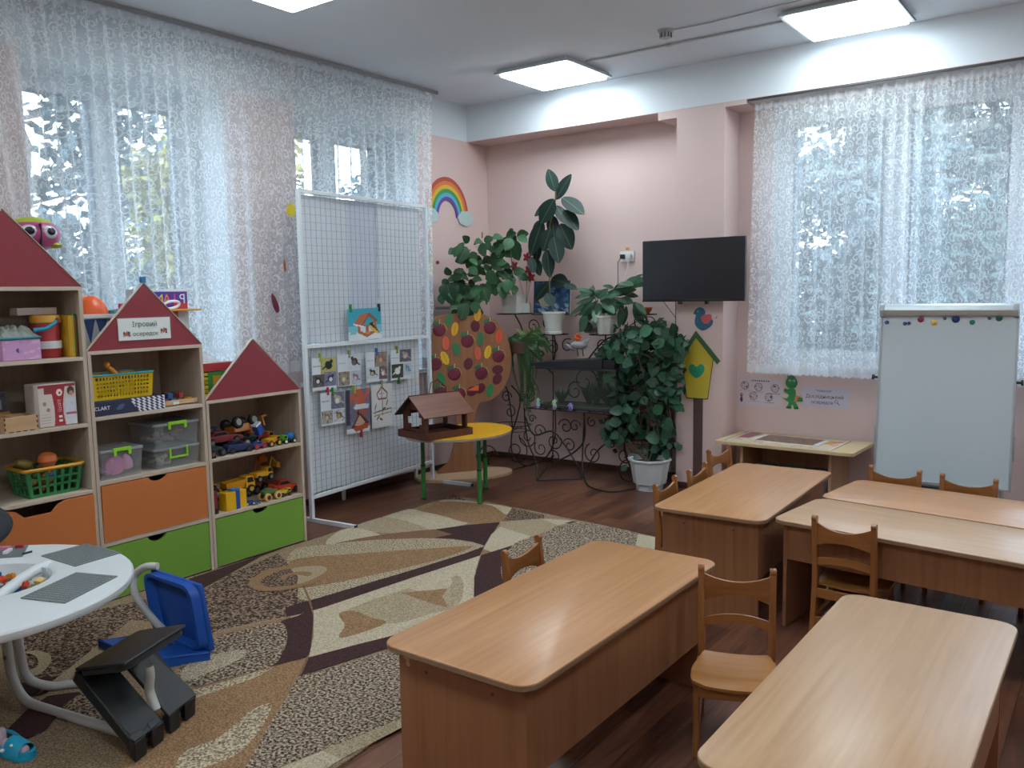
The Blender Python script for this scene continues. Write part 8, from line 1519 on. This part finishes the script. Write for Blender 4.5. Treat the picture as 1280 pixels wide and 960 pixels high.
def face_head(par, c, look, hair):
    """head centre c, looking direction look"""
    c = Vector(c); a = math.atan2(look[1], look[0]); R_ = Matrix.Translation(c) @ Matrix.Rotation(a, 4, 'Z')
    def at(mb): mb.M = R_; return mb
    at(MB()).ball(0, 0, .01, .078, 20, 14, .98, .88, 1.08).ball(.02, 0, -.045, .055, 16, 10, .95, .85, .8).build('head', SKIN, par, smooth=True)
    at(MB()).ball(.082, 0, -.018, .011, 10, 7, 1.1, .9, 1.0).build('nose', SKIN, par, smooth=True)
    for s in (-1, 1):
        at(MB()).ball(0, s*.072, -.008, .016, 10, 7, .8, .4, 1.3).build('ear', SKIN, par, smooth=True); e = at(MB()).ball(.068, s*.028, .002, .010, 10, 7, .6, 1.1, .8).build('eye', mat('#e8e8e6', .2), par, smooth=True); at(MB()).ball(.0735, s*.028, .002, .0055, 8, 6, .5, 1, 1).build('iris', mat('#3a2a20', .2), e, smooth=True)
        at(MB()).box(.068, .074, s*.028-.013, s*.028+.013, .018, .021).build('eyebrow', mat(hair, .8), par)
    at(MB()).ball(.068, 0, -.048, .014, 10, 6, .4, 1.3, .35).build('mouth', mat('#b8645c', .5), par, smooth=True)
    at(MB()).ball(-.012, 0, .026, .086, 20, 12, 1.0, .95, 1.02).build('hair', mat(hair, .8, var=.2, scale=60, bump=.4), par, smooth=True)
# child in blue sandals, sitting at the near side of the table
t = thing('person', 'child in bright blue rubber clogs whose foot shows at the bottom left corner', 'person', (1.50, -5.66, 0)); O3 = Vector((1.50, -5.66, 0))
def rel(J): return [tuple(Vector(j[:3])-O3)+tuple(j[3:]) for j in J]
JN = rel([(1.50, -5.66, .37, .095, .075), (1.50, -5.68, .50, .088, .066), (1.50, -5.66, .60, .085, .062), (1.50, -5.65, .665, .036), (1.50, -5.64, .71, .034), (1.60, -5.67, .625, .034), (1.66, -5.60, .52, .030), (1.60, -5.46, .515, .024), (1.40, -5.67, .625, .034), (1.33, -5.60, .52, .030), (1.40, -5.46, .515, .024),
          (1.56, -5.62, .33, .062), (1.70, -5.28, .30, .047), (1.76, -5.10, .08, .026), (1.43, -5.62, .33, .062), (1.40, -5.30, .30, .047), (1.38, -5.22, .08, .026)])
skinned('body', JN, [(0, 1), (1, 2), (2, 3), (3, 4), (2, 5), (5, 6), (6, 7), (2, 8), (8, 9), (9, 10), (0, 11), (11, 12), (12, 13), (0, 14), (14, 15), (15, 16)], SKIN, t)
skinned('shirt', [(*j[:3], j[3]*1.12, (j[4] if len(j) > 4 else j[3])*1.12) for j in [JN[i] for i in (0, 1, 2, 5, 6, 8, 9)]], [(0, 1), (1, 2), (2, 3), (3, 4), (2, 5), (5, 6)], mat('#8f7fae', .8, var=.06), t)
skinned('trousers', [(*j[:3], j[3]*1.13) for j in [JN[i] for i in (0, 11, 12, 14, 15)]]+[(*(Vector(JN[13][:3])*.75+Vector(JN[12][:3])*.25), .036), (*(Vector(JN[16][:3])*.75+Vector(JN[15][:3])*.25), .036)], [(0, 1), (1, 2), (0, 3), (3, 4), (2, 5), (4, 6)], mat('#4a5f8a', .8, var=.06), t)
face_head(t, Vector((1.50, -5.62, .80))-O3, (0, 1), '#5a4030'); hand(t, JN[7][:3], (-.3, .9, 0), (0, 0, 1), SKIN); hand(t, JN[10][:3], (.3, .9, 0), (0, 0, 1), SKIN)
CLG = mat('#1fa0c4', .45, var=.04); SOCK = mat('#c9b7c4', .85, var=.05)
def clog(x, y, a, nm):
    M_ = Matrix.Translation(Vector((x, y, .008))-O3) @ Matrix.Rotation(a, 4, 'Z')
    def at(mb): mb.M = M_; return mb
    at(MB()).prism(catmull([(-.075, -.026), (-.03, -.027), (.03, -.034), (.07, -.030), (.088, -.008), (.085, .015), (.065, .032), (.02, .034), (-.03, .028), (-.075, .026), (-.088, 0)], 3), 0, .016).build('sole', CLG, t, bevel=.003)
    skinned_pts = [tuple(M_ @ Vector(p))+(r,) for p, r in (((-.055, 0, .030), .022), ((-.01, 0, .030), .024), ((.03, 0, .026), .024), ((.068, 0, .022), .018))]; skinned('sock', skinned_pts, [(0, 1), (1, 2), (2, 3)], SOCK, t)
    J = tuple(M_ @ Vector((-.055, 0, .03))); skinned('ankle', [J+(.022,), tuple(M_ @ Vector((-.062, 0, .085)))+(.024,)], [(0, 1)], SOCK, t)
    mb = at(MB()); vs = []; nn = 10
    for j, (x_, w_, h_) in enumerate(((-.005, .036, .056), (.02, .038, .056), (.045, .037, .048), (.060, .033, .040))):
        for i in range(nn+1): q = PI*i/nn; vs.append((x_, w_*math.cos(q), .012+h_*math.sin(q)*.95))
    mb.add(vs, [(j*(nn+1)+i, j*(nn+1)+i+1, (j+1)*(nn+1)+i+1, (j+1)*(nn+1)+i) for j in range(3) for i in range(nn)]); u = mb.build('upper_band', CLG, t, smooth=True)
    at(MB()).prism(catmull([(.055, -.031), (.088, -.008), (.085, .015), (.055, .033), (.07, .02), (.076, 0), (.07, -.02)], 3), .012, .030).build('toe_cap', CLG, t, bevel=.002)
    at(MB()).tube(cr([(-.0, -.036, .035), (-.05, -.034, .055), (-.088, 0, .062), (-.05, .034, .055), (-.0, .036, .035)], 5), .006, 6).build('heel_strap', CLG, t, smooth=True)
    at(MB()).ball(-.0, -.038, .035, .007, 8, 6).ball(.03, -.028, .052, .005, 8, 6).build('rivet', mat('#dfe8ea', .4), t, smooth=True)
clog(1.845, -5.02, .28, 'right'); clog(1.40, -5.19, 1.3, 'left')
t2 = thing('stool', 'small wooden stool under the child at the play table, outside the frame', 'stool', (1.50, -5.68, 0)); MB().box(-.15, .15, -.14, .12, .255, .275).build('seat', CSEAT, t2, bevel=.004)
for a, b in ((-.12, -.11), (.12, -.11), (-.12, .09), (.12, .09)): MB().box(a-.012, a+.012, b-.012, b+.012, 0, .255).build('leg', CW, t2)
# child in a dark jacket standing beyond the table at the left
t = thing('person', 'child in a dark grey jacket whose sleeve shows at the left edge beside the drawers', 'person', (.80, -4.98, 0)); O3 = Vector((.80, -4.98, 0))
JN = rel([(.80, -4.98, .50, .09, .075), (.81, -4.98, .64, .088, .068), (.82, -4.97, .77, .088, .062), (.83, -4.97, .85, .036), (.84, -4.96, .89, .034), (.85, -4.86, .79, .042), (1.00, -4.645, .578, .044), (1.17, -4.80, .545, .026), (.84, -5.08, .79, .040), (.93, -5.17, .66, .038), (1.07, -5.10, .56, .024),
          (.80, -4.92, .47, .06), (.81, -4.91, .26, .046), (.79, -4.91, .06, .028), (.80, -5.04, .47, .06), (.81, -5.05, .26, .046), (.79, -5.05, .06, .028)])
skinned('body', JN, [(0, 1), (1, 2), (2, 3), (3, 4), (2, 5), (5, 6), (6, 7), (2, 8), (8, 9), (9, 10), (0, 11), (11, 12), (12, 13), (0, 14), (14, 15), (15, 16)], SKIN, t)
wr = lambda a, b, f: tuple(Vector(JN[a][:3])*(1-f)+Vector(JN[b][:3])*f)
skinned('jacket', [(*j[:3], j[3]*1.22, (j[4] if len(j) > 4 else j[3])*1.22) for j in [JN[i] for i in (0, 1, 2, 5, 6, 8, 9)]]+[(*wr(6, 7, .85), .034, .034), (*wr(9, 10, .85), .034, .034)], [(0, 1), (1, 2), (2, 3), (3, 4), (2, 5), (5, 6), (4, 7), (6, 8)], mat('#2a2d33', .85, var=.2, scale=18, bump=.3), t)
skinned('trousers', [(*j[:3], j[3]*1.15) for j in [JN[i] for i in (0, 11, 12, 13, 14, 15, 16)]], [(0, 1), (1, 2), (2, 3), (0, 4), (4, 5), (5, 6)], mat('#33384a', .85, var=.08), t)
face_head(t, Vector((.85, -4.95, .98))-O3, (1, -.1), '#4a3426'); hand(t, JN[7][:3], (.8, -.3, -.1), (0, 0, 1), SKIN); hand(t, JN[10][:3], (.9, .2, -.1), (0, 0, 1), SKIN)
for y in (-4.91, -5.05): MB().at(.83-O3.x, y-O3.y, 0).ball(0, 0, .034, .036, 14, 8, 2.1, .95, .9).build('shoe', mat('#3a3038', .6), t, smooth=True); 
# ================================================================ OUTSIDE
struct('ground_outside', MB().box(-40, 40, -40, 40, -1.6, -1.5), mat('#7d8478', .9, var=.2, scale=.5))
def tree(x, y, h, r, kind, seed, label, dens=1.0):
    rnd = random.Random(seed); t = thing('tree', label, 'tree', (x, y, -1.5), group='trees outside the windows')
    tr = MB(); pts = [(0, 0, 0)]
    for k in range(1, 7): pts.append((rnd.uniform(-.1, .1)*k*.4, rnd.uniform(-.1, .1)*k*.4, h*k/6.5))
    tr.tube(pts, [.16, .13, .11, .09, .07, .05, .02], 7); br = []
    for k in range(26 if kind != 'spruce' else 34):
        z = h*rnd.uniform(.22, .97); a = rnd.uniform(0, 6.28)
        ln = r*(1-z/h*.75)*rnd.uniform(.6, 1.1) if kind == 'spruce' else r*rnd.uniform(.6, 1)
        dz = -.15*ln if kind == 'spruce' else .5*ln
        e = (math.cos(a)*ln, math.sin(a)*ln, z+dz); m_ = (e[0]*.5, e[1]*.5, z+dz*.3); tr.tube([(0, 0, z), m_, e], [.035, .02, .006], 4); br.append(((0, 0, z), e))
        for q in range(3):
            f = rnd.uniform(.4, 1); p = (e[0]*f, e[1]*f, z+dz*f); e2 = (p[0]+rnd.uniform(-.5, .5), p[1]+rnd.uniform(-.5, .5), p[2]+rnd.uniform(-.1, .5)); tr.tube([p, e2], [.012, .004], 3); br.append((p, e2))
    tr.build('trunk', mat('#5d5650', .9, var=.15), t)
    if kind == 'bare': n = 2600
    else: n = int((9000 if kind == 'spruce' else 7000)*dens)
    V = []; F = []
    for k in range(n):
        a, b = rnd.choice(br); f = rnd.uniform(.15, 1.08); s = .10 if kind == 'spruce' else .085
        c = [a[i]+(b[i]-a[i])*f+rnd.gauss(0, .16) for i in range(3)]
        u = Vector((rnd.gauss(0, 1), rnd.gauss(0, 1), rnd.gauss(0, .6))).normalized(); w2 = u.orthogonal().normalized()
        if kind == 'spruce': u *= s*1.6; w2 *= s*.35
        else: u *= s; w2 *= s*.6
        n0 = len(V); V += [tuple(Vector(c)-u), tuple(Vector(c)+w2), tuple(Vector(c)+u), tuple(Vector(c)-w2)]; F.append((n0, n0+1, n0+2, n0+3))
    mb = MB(); mb.v = V; mb.f = F; mb.mi = [0]*len(F)
    cl = {'spruce': '#34433f', 'leaf': '#465252', 'yellow': '#8f8340', 'bare': '#5c6263'}[kind]
    tag(mb.build('foliage', mat(cl, .8, var=.35, scale=3), t), kind='stuff')
tree(-4.6, -2.0, 7.5, 1.5, 'leaf', 1, 'grey green leafy tree outside the left windows')
tree(-9.0, 3.2, 9, 2.2, 'spruce', 2, 'tall spruce farther off outside the left windows')
tree(-6.5, -5.2, 8.5, 2.0, 'bare', 3, 'nearly bare tree outside the first left window')
tree(-5.8, 0.9, 4.6, 1.3, 'yellow', 4, 'low yellowing tree outside the left windows')
tree(-10.5, -1.4, 9, 2.4, 'spruce', 5, 'broad spruce at the back outside the left windows')
tree(.4, 5.2, 8.0, 1.7, 'spruce', 6, 'dark spruce outside the right window, its left part')
tree(3.0, 9.6, 8.5, 2.3, 'spruce', 7, 'tall spruce farther off outside the right window')
tree(-1.8, 8.8, 7.0, 2.0, 'leaf', 8, 'leafy tree seen through the left edge of the right window')
tree(5.9, 6.2, 5.2, 1.4, 'leaf', 9, 'lower leafy tree outside the right window, its right part')
tree(3.1, 5.5, 3.9, 1.2, 'spruce', 10, 'short spruce outside the middle of the right window')
tree(-12.5, -5.5, 10, 2.6, 'leaf', 11, 'wide leafy tree far off outside the first left window')
tree(-13, 6.5, 11, 3.0, 'spruce', 13, 'farthest spruce seen through the second left window')
tree(-5.0, 12.5, 11, 3.0, 'spruce', 14, 'farthest spruce seen through the left part of the right window')
tree(1.0, 13.0, 11, 3.2, 'leaf', 15, 'wide leafy tree far off behind the right window')
tree(6.2, 10.5, 8, 2.4, 'spruce', 16, 'spruce far off behind the whiteboard side of the right window')
tree(1.6, 7.7, 6.3, 1.35, 'leaf', 17, 'leafy tree filling the gap in the left half of the right window')
tree(-7.0, 5.3, 9.0, 1.3, 'leaf', 18, 'slender leafy tree seen above the grid board through the curtain')
tree(1.75, 5.9, 4.3, 1.1, 'leaf', 19, 'low bushy tree outside the left half of the right window')
